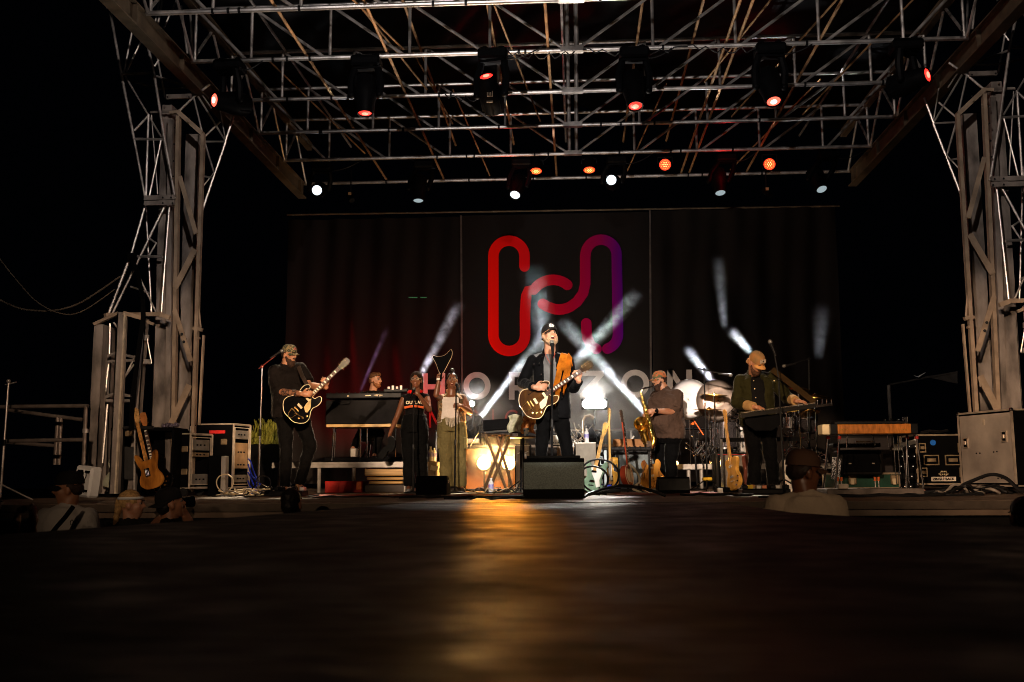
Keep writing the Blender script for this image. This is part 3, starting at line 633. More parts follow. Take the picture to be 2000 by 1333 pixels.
# floor fixtures upstage ---------------------------------------------------
def floor_head(px, py, Y, aim_px, lab, z=.0):
    a = P(px, py, Y); b = P(*aim_px); d = DIR(a, b)
    r_, lc, bc = moving_head(px, py, Y, px, d, lensw, lab, r=.07, floor=z, group='moving head lights standing upstage', sc_=.8)
    return r_
def blinder(px, py, Y, r, power, color, em, lab, n=1, w_=0):
    c = P(px, py, Y); root = thing('blinder_light', lab, 'stage light', (c.x, Y + .1, c.z - .3))
    q = MB()
    if n == 1: q.lathe([(.04, -.2), (r * 1.1, -.12), (r * 1.25, 0), (r * 1.08, .012)], c + V((0, .02, 0)), (0, -1, 0), 20)
    else: q.cbox(c + V((0, .09, 0)), (w_ + .02, .14, r * 2 + .02), .01)
    q.build('housing', fixt, root)
    q = MB(); q.tube(c + V((0, .1, -r)), c + V((0, .1, -.35)), .015); q.build('stand', black, root)
    q = MB()
    if n == 1: q.lathe([(0, .03), (r * .6, .022), (r, 0)], c, (0, -1, 0), 24)
    else:
        p_ = [(x, y) for x, y in [(-w_ / 2 + r + r * cos(a), r * sin(a)) for a in [pi / 2 + pi * k / 8 for k in range(9)]] + [(w_ / 2 - r + r * cos(a), r * sin(a)) for a in [-pi / 2 + pi * k / 8 for k in range(9)]]]
        q.prism(p_, at(FRONT, c), 0, .015)
    q.build('lens', em, root)
    # upward spot clears the runway; added backward spot lights the gear behind it
    lamp('SPOT', 'blinder_lamp', c + V((0, -.05, 0)), c + V((0, -1, .62)), power, color, spot_size=RD(74), spot_blend=.35, shadow_soft_size=.04)
    lamp('SPOT', 'added_back_spot', c + V((0, -.2, 0)), c + V((0, 1, 0)), power * .16, color, spot_size=RD(165), spot_blend=.3, shadow_soft_size=.05)
    return root
BL = 16.2
blinder(922, 789, BL, .045, 420, (1, .95, .85), lampw, 'small round white light blazing beside the raised arm of the singer in olive trousers')
blinder(1019, 793, BL, .035, 380, (1, .93, .8), lampw, 'small white starburst light behind the brown guitar')
blinder(1161, 789, BL + .6, .08, 700, (1, .95, .86), lampw, 'wide white bar light glowing right behind the main singer', n=2, w_=.4)
blinder(945, 905, 15.55, .1, 700, ORNG, lampo, 'left one of the two round amber lamps behind the crossed keyboard stand')
blinder(993, 905, 15.55, .1, 700, ORNG, lampo, 'right one of the two round amber lamps behind the crossed keyboard stand')
blinder(1321, 905, 15.6, .03, 8, ORNG, lampo, 'little warm light at the left end of the drum riser')
for px in (945, 993): lamp('SPOT', 'added_amber_runway_spot', P(px, 905, 15.3), V((P(px, 1000, 7.5).x * .85, 8.7, 0)), 2600, (1, .3, .02), spot_size=RD(4), spot_blend=1, shadow_soft_size=.22)  # narrow spots added in front of the amber lenses for the runway streak
lamp('SPOT', 'added_white_runway_spot', P(1161, 800, BL + .4), V((.15, 8.2, 0)), 45, (1, .9, .75), spot_size=RD(5), spot_blend=1, shadow_soft_size=.1)  # faint spot added near the bar light for its floor reflection
def twin(px, py, col, pw, up, lab):   # upward wash on the cloth
    lamp('SPOT', 'cloth_wash', P(px, py, 18.6), P(px + up[0], py + up[1], 20), pw, col, spot_size=RD(75), spot_blend=1, shadow_soft_size=.1)
twin(930, 880, (1, .55, .45), 34, (-10, -110), ''); twin(1170, 880, (1, .9, .72), 60, (10, -90), ''); twin(1300, 880, (1, .8, .65), 40, (0, -110), ''); twin(820, 880, RED, 150, (-10, -130), ''); twin(670, 900, RED, 240, (-5, -120), '')
lamp('SPOT', 'logo_front_spot', (0, 9.4, 5.6), P(1085, 580, 20), 420, (1, .9, .92), spot_size=RD(26), spot_blend=.7, shadow_soft_size=.1)
BE = 17.2; NEUW = (.9, .95, 1)
beam(936, 818, BE, 1062, 655, 16.5, 5, 15, 22, NEUW, lab='white smoky beam rising to the right behind the main singer\'s elbow')
beam(1262, 808, BE, 1098, 628, 16.3, 7, 19, 30, NEUW, lab='white smoky beam rising to the left from behind the saxophone')
beam(1040, 800, BE + .3, 1246, 572, 16.9, 6, 19, 30, NEUW, lab='white smoky beam crossing the other one right of the main singer')
beam(1088, 790, BE + .4, 1040, 520, 17.1, 10, 34, 30, NEUW, sm2, lab='broad faint shaft of smoke rising behind the main singer\'s cap')
beam(800, 772, BE, 898, 592, 16.9, 7, 16, 9, (.95, .85, 1), lab='pale violet smoky beam behind the two backing singers')
beam(703, 765, BE, 757, 640, 16.7, 4, 9, .8, (.85, .4, .9), sm2, lab='thin purple smoky beam behind the keyboard player')
beam(1412, 770, BE, 1342, 682, 16.5, 10, 14, 22, NEUW, lab='short white smoky beam above the clear cymbals')
beam(1478, 700, BE, 1428, 648, 16.5, 11, 14, 16, NEUW, lab='short white puff of smoke behind the orange cap')
beam(1415, 640, BE + .5, 1402, 505, 16.6, 12, 20, 2.6, NEUW, sm2, lab='pale wisp of smoke high on the banner right of the emblem')
beam(1598, 700, BE + .5, 1606, 600, 16.9, 18, 28, 1.6, (.85, .9, 1), sm2, lab='faint grey wisp of smoke near the right edge of the banner')
for a, b, pw_, sz in (((655, 430, 19.72), (706, 800, 20.02), 5000, 4.2), ((716, 430, 19.72), (800, 850, 20.02), 4200, 4.6), ((600, 430, 19.72), (650, 800, 20.02), 2600, 4.2), ((745, 430, 19.72), (850, 860, 20.02), 1200, 5)):
    lamp('SPOT', 'added_red_streak_spot', P(*a), P(*b), pw_, RED, spot_size=RD(sz), spot_blend=1, shadow_soft_size=.05)  # grazing spots added at the cloth top to draw red streaks, no fixture
floor_head(934, 819, BE - .1, (1062, 655, 18.8), 'floor moving light throwing the beam left of the main singer', z=.35)
floor_head(1147, 838, BE - .1, (1120, 700, 18.8), 'dark floor moving light with a white arched yoke right of the main singer', z=.35)
# ================================================================ PEOPLE
def skin_mat(name, c, rough=.45):
    m, N, L, b = nt(name); b.inputs['Roughness'].default_value = rough; b.inputs['Subsurface Weight'].default_value = .12; b.inputs['Subsurface Radius'].default_value = (.02, .008, .004)
    tc = N.new('ShaderNodeTexCoord'); nz = N.new('ShaderNodeTexNoise'); nz.inputs['Scale'].default_value = 14; nz.inputs['Detail'].default_value = 4; L.new(tc.outputs['Object'], nz.inputs[0])
    rp = N.new('ShaderNodeValToRGB'); rp.color_ramp.elements[0].position = .3; rp.color_ramp.elements[1].position = .7
    rp.color_ramp.elements[0].color = (c[0] * .88, c[1] * .78, c[2] * .75, 1); rp.color_ramp.elements[1].color = (*c, 1); L.new(nz.outputs[0], rp.inputs[0]); L.new(rp.outputs[0], b.inputs['Base Color']); MATS[name] = m; return m
sk_light = skin_mat('fair_skin', (.52, .27, .17)); sk_tan = skin_mat('tanned_skin', (.42, .2, .11)); sk_dark = skin_mat('dark_brown_skin', (.17, .068, .032), .38)
def cloth(name, col, var=.2, vs=6, bump=.5, rough=.9):
    m = mat(name, col, rough, 0, spec=.03, var=var, vscale=vs, bump=bump, bscale=90)
    b = m.node_tree.nodes['Principled BSDF'].inputs; b['Sheen Weight'].default_value = .12; b['Sheen Roughness'].default_value = .22      # short cloth fibres that catch light at the edges
    return m
_dt = bpy.data.textures.new('cloth_folds', 'CLOUDS'); _dt.noise_scale = .09; _dt.noise_depth = 2
_ht = bpy.data.textures.new('hair_locks', 'CLOUDS'); _ht.noise_scale = .025; _ht.noise_depth = 3
def solid(mb, name, m_, parent, vox=.008, smooth=3, disp=0, tex=None, fac=.5):
    """join overlapping shapes into one continuous surface"""
    org = ORG[parent.name]; me = mb.mesh(name, org); o = bpy.data.objects.new(name, me); COL.objects.link(o)
    md = o.modifiers.new('r', 'REMESH'); md.mode = 'VOXEL'; md.voxel_size = vox; md.use_smooth_shade = True
    if smooth: s = o.modifiers.new('s', 'SMOOTH'); s.factor = fac; s.iterations = smooth
    if disp: d = o.modifiers.new('d', 'DISPLACE'); d.texture = tex or _dt; d.strength = disp; d.mid_level = .5; d.texture_coords = 'LOCAL'
    dg = bpy.context.evaluated_depsgraph_get(); dg.update(); m2 = bpy.data.meshes.new_from_object(o.evaluated_get(dg)); m2.name = name
    bpy.data.objects.remove(o); bpy.data.meshes.remove(me)
    m2.materials.clear(); m2.materials.append(m_); m2.polygons.foreach_set('use_smooth', [True] * len(m2.polygons))
    o = bpy.data.objects.new(name, m2); COL.objects.link(o); ORG[o.name] = org; o.parent = parent; return o
def RFU(r, f, u): return Matrix((r, f, u)).transposed()
def hand(mb, w, d, n, side, curl=.5, s=1, spread=.16, fist=False):
    """w wrist, d direction of the fingers, n palm normal, side = +1/-1 where the thumb sits along n x d"""
    d = V(d).normalized(); n = V(n); n = (n - d * n.dot(d)).normalized(); t = n.cross(d) * side
    c = w + d * .045 * s
    mb.ell(c, (.04 * s, .052 * s, .017 * s), RFU(t, d, n)); mb.cap(w, w + d * .03 * s, .024 * s, .028 * s, 10)
    for i, (off, ln) in enumerate(((.030, .068), (.011, .077), (-.009, .072), (-.028, .056))):
        b = w + d * (.083 - .006 * abs(i - 1.2)) * s + t * off * s; a = curl + .08 * i; q = b; dd = (d + t * (off * spread * 12)).normalized()
        ax = n.cross(dd) if True else t
        for k, fr in enumerate((.45, .32, .23)):
            ang = a * (1.0, 1.3, 1.0)[k] * (.9 if not fist else 1.35); dd = (Quaternion(ax, -ang if ax.cross(dd).dot(n) < 0 else ang) @ dd)
            e = q + dd * ln * fr * s; mb.cap(q, e, (.0095 - .001 * k) * s, (.0088 - .0012 * k) * s, 8); q = e
    b = w + d * .03 * s + t * .033 * s; q = b + (t * .75 + d * .6 + n * .35).normalized() * .036 * s; mb.cap(b, q, .013 * s, .011 * s, 8); e = q + (t * .25 + d * .9 + n * .5 * (1 + curl)).normalized() * .034 * s; mb.cap(q, e, .0105 * s, .0085 * s, 8)
def ering(c, R, F, a, b, n=20, e=2.4):
    out = []
    for i in range(n):
        t = 2 * pi * i / n; x, y = cos(t), sin(t); out.append(c + R * (a * math.copysign(abs(x) ** (2 / e), x)) + F * (b * math.copysign(abs(y) ** (2 / e), y)))
    return out
class Person:
    def __init__(s, label, base, J, front, face, up=(0, 0, 1), k=1.0, g=1.0, skin=None, vox=.007, belly=0.0, female=False, group=None, legs=True):
        s.J = {a: V(b) for a, b in J.items()}; J = s.J; s.k = k; s.g = g; s.belly = belly; s.vox = vox; s.female = female
        s.root = thing('person', label, 'person', base, group); s.skin = skin
        s.F = V(front).normalized(); s.f = V(face).normalized(); u = V(up); s.u = (u - s.f * u.dot(s.f)).normalized(); s.r = s.f.cross(s.u)
        s.R = (J['shB'] - J['shA']); s.R = (s.R - V((0, 0, s.R.z * .0))).normalized(); s.Fc = (s.F - s.R * s.F.dot(s.R)).normalized()
        s.Rh = (J['hipB'] - J['hipA']).normalized() if 'hipA' in J else s.R
        s.legs = legs
    def hp(s, f=0, r=0, u=0): return s.J['head'] + (s.f * f + s.r * r + s.u * u) * s.k
    def torso(s, off, top=True, lo=-.1, sl=0, chest=(.158, .112), waist=(.14, .105), hip=(.165, .12), shw=None):
        J, g, k = s.J, s.g, s.k; N_, S = J['neck'], (J['shA'] + J['shB']) / 2; Hp = J['pelvis']; up = (N_ - Hp).normalized(); ln = (N_ - Hp).length
        sw = ((J['shB'] - J['shA']).length / 2) if shw is None else shw; R, F = s.R, s.Fc; Rh = s.Rh; Fh = (s.F - Rh * s.F.dot(Rh)).normalized(); o = off
        rg = []
        for t, a, b, fo in ((lo, hip[0] * .95, hip[1], 0), (0, hip[0], hip[1], .0), (.2, waist[0] * 1.03, waist[1] * 1.05, .25 * s.belly), (.38, waist[0], waist[1], .2 * s.belly), (.6, chest[0], chest[1], .02), (.78, max(chest[0] * 1.02, sw * .86), chest[1] * .98, .015), (.87, sw * .8, .09, 0), (.93, sw * .58, .078, -.005), (.98, sw * .4, .066, -.01)):
            rr = Rh.lerp(R, min(1, max(0, t))).normalized(); ff = Fh.lerp(F, min(1, max(0, t))).normalized(); bb = b * (g if t < .9 else 1) * k + (s.belly * .75 * k if .1 < t < .5 else 0)
            rg.append(ering(Hp + up * ln * t + ff * fo * k, rr, ff, a * (g if t < .9 else 1) * k + o, bb + o))
        q = MB(); q.loft(rg); return q
    def arm(s, q, side, r, to=1.0, part='both'):
        J = s.J; a, b, c = J['sh' + side], J['el' + side], J['wr' + side]; g = .5 + .5 * s.g; k = s.k
        return a, b, c, g * k
    def body(s, hands=(None, None), mouth=.0):
        J, k, g = s.J, s.k, .45 + .55 * s.g; q = s.torso(-.012)
        H = J['head']; RR = RFU(s.r, s.f, s.u)
        q.ell(s.hp(-.012, 0, .03), (.074 * k, .094 * k, .092 * k), RR, 20, 14); q.ell(s.hp(.018, 0, -.03), (.064 * k, .076 * k, .092 * k), RR, 18, 12)
        q.ell(s.hp(.04, 0, -.088), (.042 * k, .045 * k, .032 * k), RR); q.ell(s.hp(.076, 0, .028), (.052 * k, .02 * k, .013 * k), RR)
        for e in (-1, 1):
            q.ell(s.hp(-.008, e * .077, -.012), (.012 * k, .022 * k, .034 * k), RR, 10, 8); q.ell(s.hp(.06, e * .036, -.022), (.023 * k, .022 * k, .02 * k), RR)
        q.cap(s.hp(.086, 0, .018), s.hp(.108, 0, -.018), .0105 * k, .0155 * k, 8); q.ell(s.hp(.098, 0, -.022), (.02 * k, .012 * k, .011 * k), RR)
        q.ell(s.hp(.083, 0, -.047 + mouth * .1), (.026 * k, .013 * k, .008 * k), RR); q.ell(s.hp(.078 - mouth * .05, 0, -.065 - mouth * .5), (.023 * k, .013 * k, .009 * k), RR)
        q.cap(s.hp(-.018, 0, -.06), J['neck'] - V((0, 0, .03)), .058 * k * g, .066 * k * g, 14)
        for i, sd in enumerate('AB'):
            a, b, c = J['sh' + sd], J['el' + sd], J['wr' + sd]
            q.cap(J['neck'] - V((0, 0, .02)) - s.Fc * .02, a, .05 * k * g, .045 * k * g)
            q.cap(a, a.lerp(b, .4), .055 * k * g, .052 * k * g); q.cap(a.lerp(b, .4), b, .05 * k * g, .04 * k * g); q.cap(b, b.lerp(c, .35), .041 * k * g, .042 * k * g); q.cap(b.lerp(c, .35), c, .041 * k * g, .026 * k * g)
            if hands[i]:
                d, n, side, curl = hands[i]; hand(q, c, d, n, side, curl, k * 1.03)
        if s.legs:
            for sd in 'AB':
                a, b, c = J['hip' + sd], J['kn' + sd], J['an' + sd]; q.cap(a, b, .082 * k * g, .054 * k * g); q.cap(b, b.lerp(c, .35), .052 * k * g, .054 * k * g); q.cap(b.lerp(c, .35), c, .052 * k * g, .036 * k)
                t = J['toe' + sd]; q.cap(c, c + (t - c) * .7 , .034 * k, .03 * k)
        s.b = solid(q, 'body', s.skin, s.root, s.vox, 2, fac=.4)
        e_ = MB()
        for e in (-1, 1): e_.ell(s.hp(.077, e * .031, .007), (.0125 * k, .0125 * k, .008 * k), RR, 10, 8)
        e_.build('eye', mat('eye_white', (.3, .24, .2), .3), s.b, sharp=0)
        e_ = MB()
        for e in (-1, 1): e_.ell(s.hp(.0845, e * .031, .007), (.0078 * k, .0078 * k, .0062 * k), RR, 8, 6); e_.path([s.hp(.088, e * .045, .012), s.hp(.0915, e * .031, .0155), s.hp(.088, e * .018, .012)], .0032 * k, n=5); e_.path([s.hp(.093, e * .05, .03), s.hp(.099, e * .032, .036), s.hp(.099, e * .014, .032)], .0045 * k, n=5)
        e_.build('pupil', mat('dark_iris', (.02, .012, .008), .3), s.b, sharp=0)
        if mouth:
            e_ = MB(); e_.ell(s.hp(.083, 0, -.057 - mouth * .2), (.02 * k, .012 * k, (.006 + mouth * .35) * k), RR, 12, 8); e_.build('mouth', mat('open_mouth', (.08, .008, .006), .4), s.b, sharp=0)
            e_ = MB(); e_.cbox(s.hp(.091, 0, -.053), (.026 * k, .006 * k, .006 * k), .002, RR); e_.build('teeth', mat('teeth', (.75, .7, .6), .3), s.b, sharp=0)
        return s
    def shirt(s, m_, name='shirt', off=.022, sleeve='short', lo=-.06, disp=.03, loose=1.0, collar=True, **kw):
        J, k, g = s.J, s.k, .45 + .55 * s.g; q = s.torso(off, lo=lo, **kw); q.cap(J['neck'] - V((0, 0, .05)), J['neck'] - V((0, 0, .012)), .078 * k * g, .07 * k * g, 14); [q.cap(J['neck'] - V((0, 0, .03)) - s.Fc * .02, J['sh' + sd] + V((0, 0, .012)), .062 * k * g, .05 * k * g, 12) for sd in 'AB']
        for sd in 'AB':
            a, b, c = J['sh' + sd], J['el' + sd], J['wr' + sd]
            if sleeve == 'short': q.cap(a, a.lerp(b, .4), .076 * k * g * loose, .074 * k * g * loose, 14); e = a.lerp(b, .82); q.tube(a.lerp(b, .4), e, .074 * k * g * loose, .072 * k * g * loose, 16)
            elif sleeve == 'long': q.cap(a, b, .075 * k * g * loose, .062 * k * g * loose, 14); q.tube(b, b.lerp(c, .92), .062 * k * g * loose, .042 * k * g * loose, 14)
            elif sleeve == 'rolled': q.cap(a, b, .075 * k * g * loose, .062 * k * g * loose, 14); q.tube(b, b.lerp(c, .6), .062 * k * g * loose, .054 * k * g * loose, 14)
            elif sleeve == 'cap': q.ell(a - (a - J['neck']) * .12, (.062 * k * g,) * 3)
        return solid(q, name, m_, s.root, .009, 4, disp)
    def trousers(s, m_, r=(.1, .072, .056), flare=.06, disp=.03, off=.018, name='trousers', to=.97, hipw=None):
        J, k, g = s.J, s.k, .4 + .6 * s.g; q = MB(); Hp = J['pelvis']; Fh = (s.F - s.Rh * s.F.dot(s.Rh)).normalized(); up = (J['neck'] - Hp).normalized(); hw = hipw or (.165, .122)
        q.loft([ering(Hp + up * t * k, s.Rh, Fh, a * s.g * k + off, b * s.g * k + off) for t, a, b in ((.13, hw[0] * .9, hw[1] * .92), (.05, hw[0] * .98, hw[1]), (-.05, hw[0], hw[1]), (-.13, hw[0] * .85, hw[1] * .85))])
        for sd in 'AB':
            a, b, c = J['hip' + sd], J['kn' + sd], J['an' + sd]; e = b.lerp(c, to)
            q.cap(a, b, r[0] * k * g, r[1] * k * g, 16); q.tube(b, e, r[1] * k * g, flare * k * g, 16); q.ell(b, r[1] * k * g)
            q.cap(J['pelvis'] - up * .06, a, .1 * k * g, .09 * k * g)
        return solid(q, name, m_, s.root, .009, 4, disp)
    def shoes(s, m_, name='boot', sole=None, h=.1):
        for sd in 'AB':
            c, t = s.J['an' + sd], s.J['toe' + sd]; q = MB(); d = (t - c); d.z = 0; d.normalize(); z0 = max(0, min(c.z, t.z) - .05) if c.z < .35 else c.z - .09; b = V((c.x, c.y, z0))
            if c.z > .3: z0 = t.z - .03; b.z = z0
            R = RFU(d.cross(V((0, 0, 1))), d, V((0, 0, 1)))
            q.cap(b + V((0, 0, h + .02)), b + V((0, 0, .045)), .05, .045); q.ell(b + d * .055 + V((0, 0, .04)), (.046, .11, .045), R); q.ell(b + d * .13 + V((0, 0, .034)), (.045, .06, .034), R); q.box(b + d * .05 + V((0, 0, .012)), (.08, .26, .024), R)
            solid(q, name, m_, s.root, .008, 2)
    def cap_(s, m_, brim_m=None, patch=None, tilt=0, back=False, patch_m=None, name='baseball_cap'):
        k = s.k; RR = RFU(s.r, s.f, s.u); q = MB(); c = s.hp(-.008, 0, .042); rg = []
        for j in range(9):
            ph = pi / 2 * j / 8; z = .102 * sin(ph) ** .9; w_ = cos(ph) ** .62
            rg.append([c + (s.r * (.086 * w_ * cos(t)) + s.f * (.108 * w_ * sin(t)) + s.u * (z - .008)) * k for t in [2 * pi * i / 24 for i in range(24)]])
        q.loft(rg); o = q.build(name, m_, s.root, sharp=0)
        q = MB(); fd = -1 if back else 1; pts = []
        for j in range(6):
            v = j / 5; row = []
            for i in range(13):
                u = -1 + 2 * i / 12; xx = .078 * u * (1 - .12 * v); yy = .088 * math.sqrt(max(0, 1 - (u * .82) ** 2)) + .078 * v * (1 - .55 * u * u); zz = -.006 - .022 * u * u - .018 * v
                row.append(c + (s.r * xx + s.f * yy * fd + s.u * zz) * k)
            pts.append(row)
        vs = [p for row in pts for p in row] + [p - s.u * .006 * k for row in pts for p in row]; n = 13; fs = [(j * n + i, j * n + i + 1, (j + 1) * n + i + 1, (j + 1) * n + i) for j in range(5) for i in range(12)]
        fs2 = [tuple(a + 78 for a in f_[::-1]) for f_ in fs]; edge = [i for i in range(13)] + [j * 13 + 12 for j in range(1, 6)] + [65 + i for i in range(11, -1, -1)] + [j * 13 for j in range(4, 0, -1)]
        q.add(vs, fs + fs2 + [(edge[i], edge[(i + 1) % len(edge)], edge[(i + 1) % len(edge)] + 78, edge[i] + 78) for i in range(len(edge))]); q.build('cap_brim', brim_m or m_, o, sharp=40)
        q = MB(); q.ell(c + s.u * .094 * k, (.007 * k,) * 3, nu=8, nv=6); q.build('cap_button', brim_m or m_, o, sharp=0)
        if patch:
            q = MB(); pc = c + (s.f * .098 + s.u * .045) * k; n_ = (s.f * .9 + s.u * .35).normalized(); x_ = s.r; y_ = n_.cross(x_) * 1; M = at(Matrix((x_, n_.cross(x_), n_)).transposed(), pc)
            q.prism([(x * k, y * k) for x, y in patch], M, -.004, .004); q.build('patch', patch_m, o)
            q = MB(); q.path([M @ V((x * k * .8, y * k * .8, .006)) for x, y in patch], .0016, n=4, closed=True); q.prism([(.25 * x * k, .35 * y * k) for x, y in patch], M, .004, .006); q.build('patch_motif', mat('patch_dark', (.05, .03, .02), .7), o)
        return o
    def hair(s, m_, style='short', vox=.006):
        k = s.k; RR = RFU(s.r, s.f, s.u); q = MB()
        if style == 'short': q.ell(s.hp(-.022, 0, .045), (.08 * k, .092 * k, .088 * k), RR); q.ell(s.hp(-.055, 0, -.01), (.07 * k, .06 * k, .07 * k), RR)
        if style == 'under_cap': q.ell(s.hp(-.05, 0, -.0), (.075 * k, .062 * k, .06 * k), RR); [q.ell(s.hp(-.02, e * .07, .01), (.014 * k, .035 * k, .035 * k), RR) for e in (-1, 1)]
        if style == 'curl': q.ell(s.hp(-.055, 0, -.02), (.078 * k, .06 * k, .06 * k), RR); [q.ell(s.hp(-.04 - .03 * random.random(), e * .07, -.03 + .05 * random.random()), .024, None, 8, 6) for e in (-1, 1) for _ in range(5)]
        if style == 'quiff': q.ell(s.hp(-.02, 0, .05), (.078 * k, .095 * k, .08 * k), RR); q.ell(s.hp(.05, 0, .09), (.055 * k, .04 * k, .035 * k), RR); q.ell(s.hp(-.055, 0, -.01), (.072 * k, .05 * k, .06 * k), RR)
        if style == 'bun': q.ell(s.hp(-.02, 0, .042), (.081 * k, .095 * k, .088 * k), RR); q.ell(s.hp(-.01, 0, .155), (.036 * k,) * 3); q.ell(s.hp(-.05, 0, -.01), (.075 * k, .055 * k, .07 * k), RR)
        if style == 'tail': q.ell(s.hp(-.018, 0, .038), (.082 * k, .1 * k, .09 * k), RR); q.cap(s.hp(-.1, 0, .02), s.hp(-.13, 0, -.16), .035 * k, .02 * k)
        return solid(q, 'hair', m_, s.root, vox, 2, .012, _ht)
    def beard(s, m_, ln=.04, full=1):
        k = s.k; RR = RFU(s.r, s.f, s.u); q = MB()
        q.ell(s.hp(.045, 0, -.085 - ln * .4), (.056 * k, .052 * k, (.034 + ln * .5) * k), RR); q.ell(s.hp(.03, 0, -.07), (.07 * k, .055 * k, .045 * k), RR)
        for e in (-1, 1): q.cap(s.hp(.005, e * .07, -.02), s.hp(.04, e * .052, -.08), .012 * k, .022 * k, 8)
        q.cap(s.hp(.092, -.024, -.044), s.hp(.096, .024, -.044), .0085 * k, n=8); return solid(q, 'beard', m_, s.root, .006, 1, .01, _ht)
def Fl(px, Y, z): q = P(px, 930, Y); return V((q.x, q.y, z))

# ---- main singer with guitar -------------------------------------------------
Y0 = 11.2
J = dict(head=P(1074, 657, Y0), neck=P(1074, 690, Y0 + .05), shA=P(1040, 705, Y0 + .03), elA=P(1020, 748, Y0 + .08), wrA=P(1044, 757, Y0 - .35), shB=P(1109, 705, Y0 + .02), elB=P(1120, 758, Y0 - .05), wrB=P(1131, 744, Y0 - .27),
         pelvis=P(1078, 800, Y0 + .04), hipA=P(1063, 812, Y0 + .04), hipB=P(1094, 812, Y0 + .04), knA=P(1058, 880, Y0 - .05), knB=P(1108, 880, Y0 - .02), anA=Fl(1057, Y0 + .08, .08), anB=Fl(1122, Y0 + .1, .08), toeA=Fl(1052, Y0 - .1, .03), toeB=Fl(1132, Y0 - .06, .03))
p = Person('bearded singer in a black cap singing into the centre microphone with a brown guitar', Fl(1080, Y0, 0), J, (.03, -1, 0), (.3, -.9, .34), k=1.0, g=1.0, skin=sk_light)
p.body(hands=((V((1, .02, .02)), V((0, 1, -.1)), -1, .3), (V((-.35, -.1, .75)), V((-.3, 1, .2)), 1, .75)), mouth=.045)
p.shirt(mat('grey_tshirt', (.12, .12, .125), .9, var=.2), name='shirt', off=.0, sleeve='none', lo=-.02, disp=.008)
# open jacket: shell split down the front
def jacket(p, m_, open_w=.5, off=.035, lo=-.16, sleeve='long', loose=1.0, disp=.014, studs=None, name='jacket', g0=None):
    J = p.J; q = p.torso(off, lo=lo, waist=(.158, .118), hip=(.175, .13)); n = 20; kr = len(q.v) // n; v = q.v; nm = MB(); keep = [i for i in range(n)]
    # front centre is index n/4 (t = pi/2, +F); drop a wedge of columns there
    cols = [i % n for i in range(int(n / 4 + 1), int(n / 4 + n))] if open_w < .9 else [i % n for i in range(int(n / 4 + 2), int(n / 4 + n - 1))]
    rings = [[v[r * n + c] for c in cols] for r in range(9)]; m = len(cols); outer = [x for r in rings for x in r]; ctr = (J['neck'] + J['pelvis']) / 2
    inner = []
    for r in rings:
        cc = sum(r, V((0, 0, 0))) / m; inner += [x + (cc - x).normalized() * .02 for x in r]
    fs = [(r * m + i, r * m + i + 1, (r + 1) * m + i + 1, (r + 1) * m + i) for r in range(8) for i in range(m - 1)]; K = len(outer)
    nm.add(outer + inner, fs + [tuple(a + K for a in f_[::-1]) for f_ in fs] + [(i, i + 1, K + i + 1, K + i) for i in range(m - 1)] + [(8 * m + i, 8 * m + i + 1, K + 8 * m + i + 1, K + 8 * m + i) for i in range(m - 1)] + [(r * m + e, (r + 1) * m + e, K + (r + 1) * m + e, K + r * m + e) for r in range(8) for e in (0, m - 1)])
    k, g = p.k, .45 + .55 * p.g
    for sd in 'AB':
        a, b, c = J['sh' + sd], J['el' + sd], J['wr' + sd]; nm.cap(a, a.lerp(b, .5), .066 * k * g * loose, .066 * k * g * loose, 14); nm.cap(a.lerp(b, .5), b, .066 * k * g * loose, .06 * k * g * loose, 14); nm.cap(J['neck'] - V((0, 0, .035)) - p.Fc * .02, a + V((0, 0, .01)), .055 * k * g, .05 * k * g, 12); e = b.lerp(c, .9 if sleeve == 'long' else .55); nm.tube(b, e, .064 * k * g * loose, .05 * k * g * loose, 14)
    # collar
    for e in (-1, 1):
        a = J['neck'] + p.R * e * .06 + V((0, 0, .035)); b = J['neck'] + p.R * e * .075 + p.Fc * .1 - V((0, 0, .1)); nm.cap(J['neck'] - p.Fc * .07 + V((0, 0, .04)), a, .017); nm.cap(a, b, .02, .014)
    return solid(nm, name, m_, p.root, .009, 2, disp)
jk = jacket(p, cloth('black_denim', (.004, .004, .0046), .3), loose=1.0)
st = MB()
for px, py in ((1043, 711), (1053, 709), (1058, 697), (1057, 731), (1111, 713), (1096, 757), (1098, 776), (1121, 747)):
    st.ell(P(px, py, Y0 - .19), .0075, nu=8, nv=6)
st.build('snap_button', chrome, jk)
p.trousers(cloth('black_jeans', (.0028, .0028, .003)), r=(.095, .066, .05), flare=.058)
p.shoes(mat('black_leather', (.012, .01, .009), .3))
p.cap_(mat('black_cap_cotton', (.011, .01, .01), .8, spec=.1), patch=[(-.028, .012), (-.02, .026), (.02, .026), (.028, .012), (.02, -.016), (0, -.026), (-.02, -.016)], patch_m=mat('white_patch', (.7, .68, .64), .7))
p.hair(mat('blond_hair', (.42, .25, .1), .6, var=.4, vscale=40), 'under_cap'); p.beard(mat('grey_blond_beard', (.34, .22, .13), .8, var=.5, vscale=60), .02)
LEAD = p
q = MB(); q.lathe([(.031, -.012), (.034, 0), (.031, .012)], P(1041.5, 754.5, Y0 - .22), DIR(J['elA'], J['wrA']), 16); q.build('bracelet', mat('silver_turquoise', (.4, .45, .4), .3, .7, var=.8, vscale=60), LEAD.b)
q = MB(); q.path([P(1064, 690, Y0 - .1), P(1070, 702, Y0 - .2), P(1076, 712, Y0 - .22), P(1080, 702, Y0 - .2), P(1084, 691, Y0 - .1)], .004); q.build('necklace', mat('red_beads', (.35, .05, .03), .4), LEAD.b)
q = MB(); q.ell(P(1059.5, 663, Y0 - .03), .011); q.build('ear_monitor', blackm, LEAD.b)

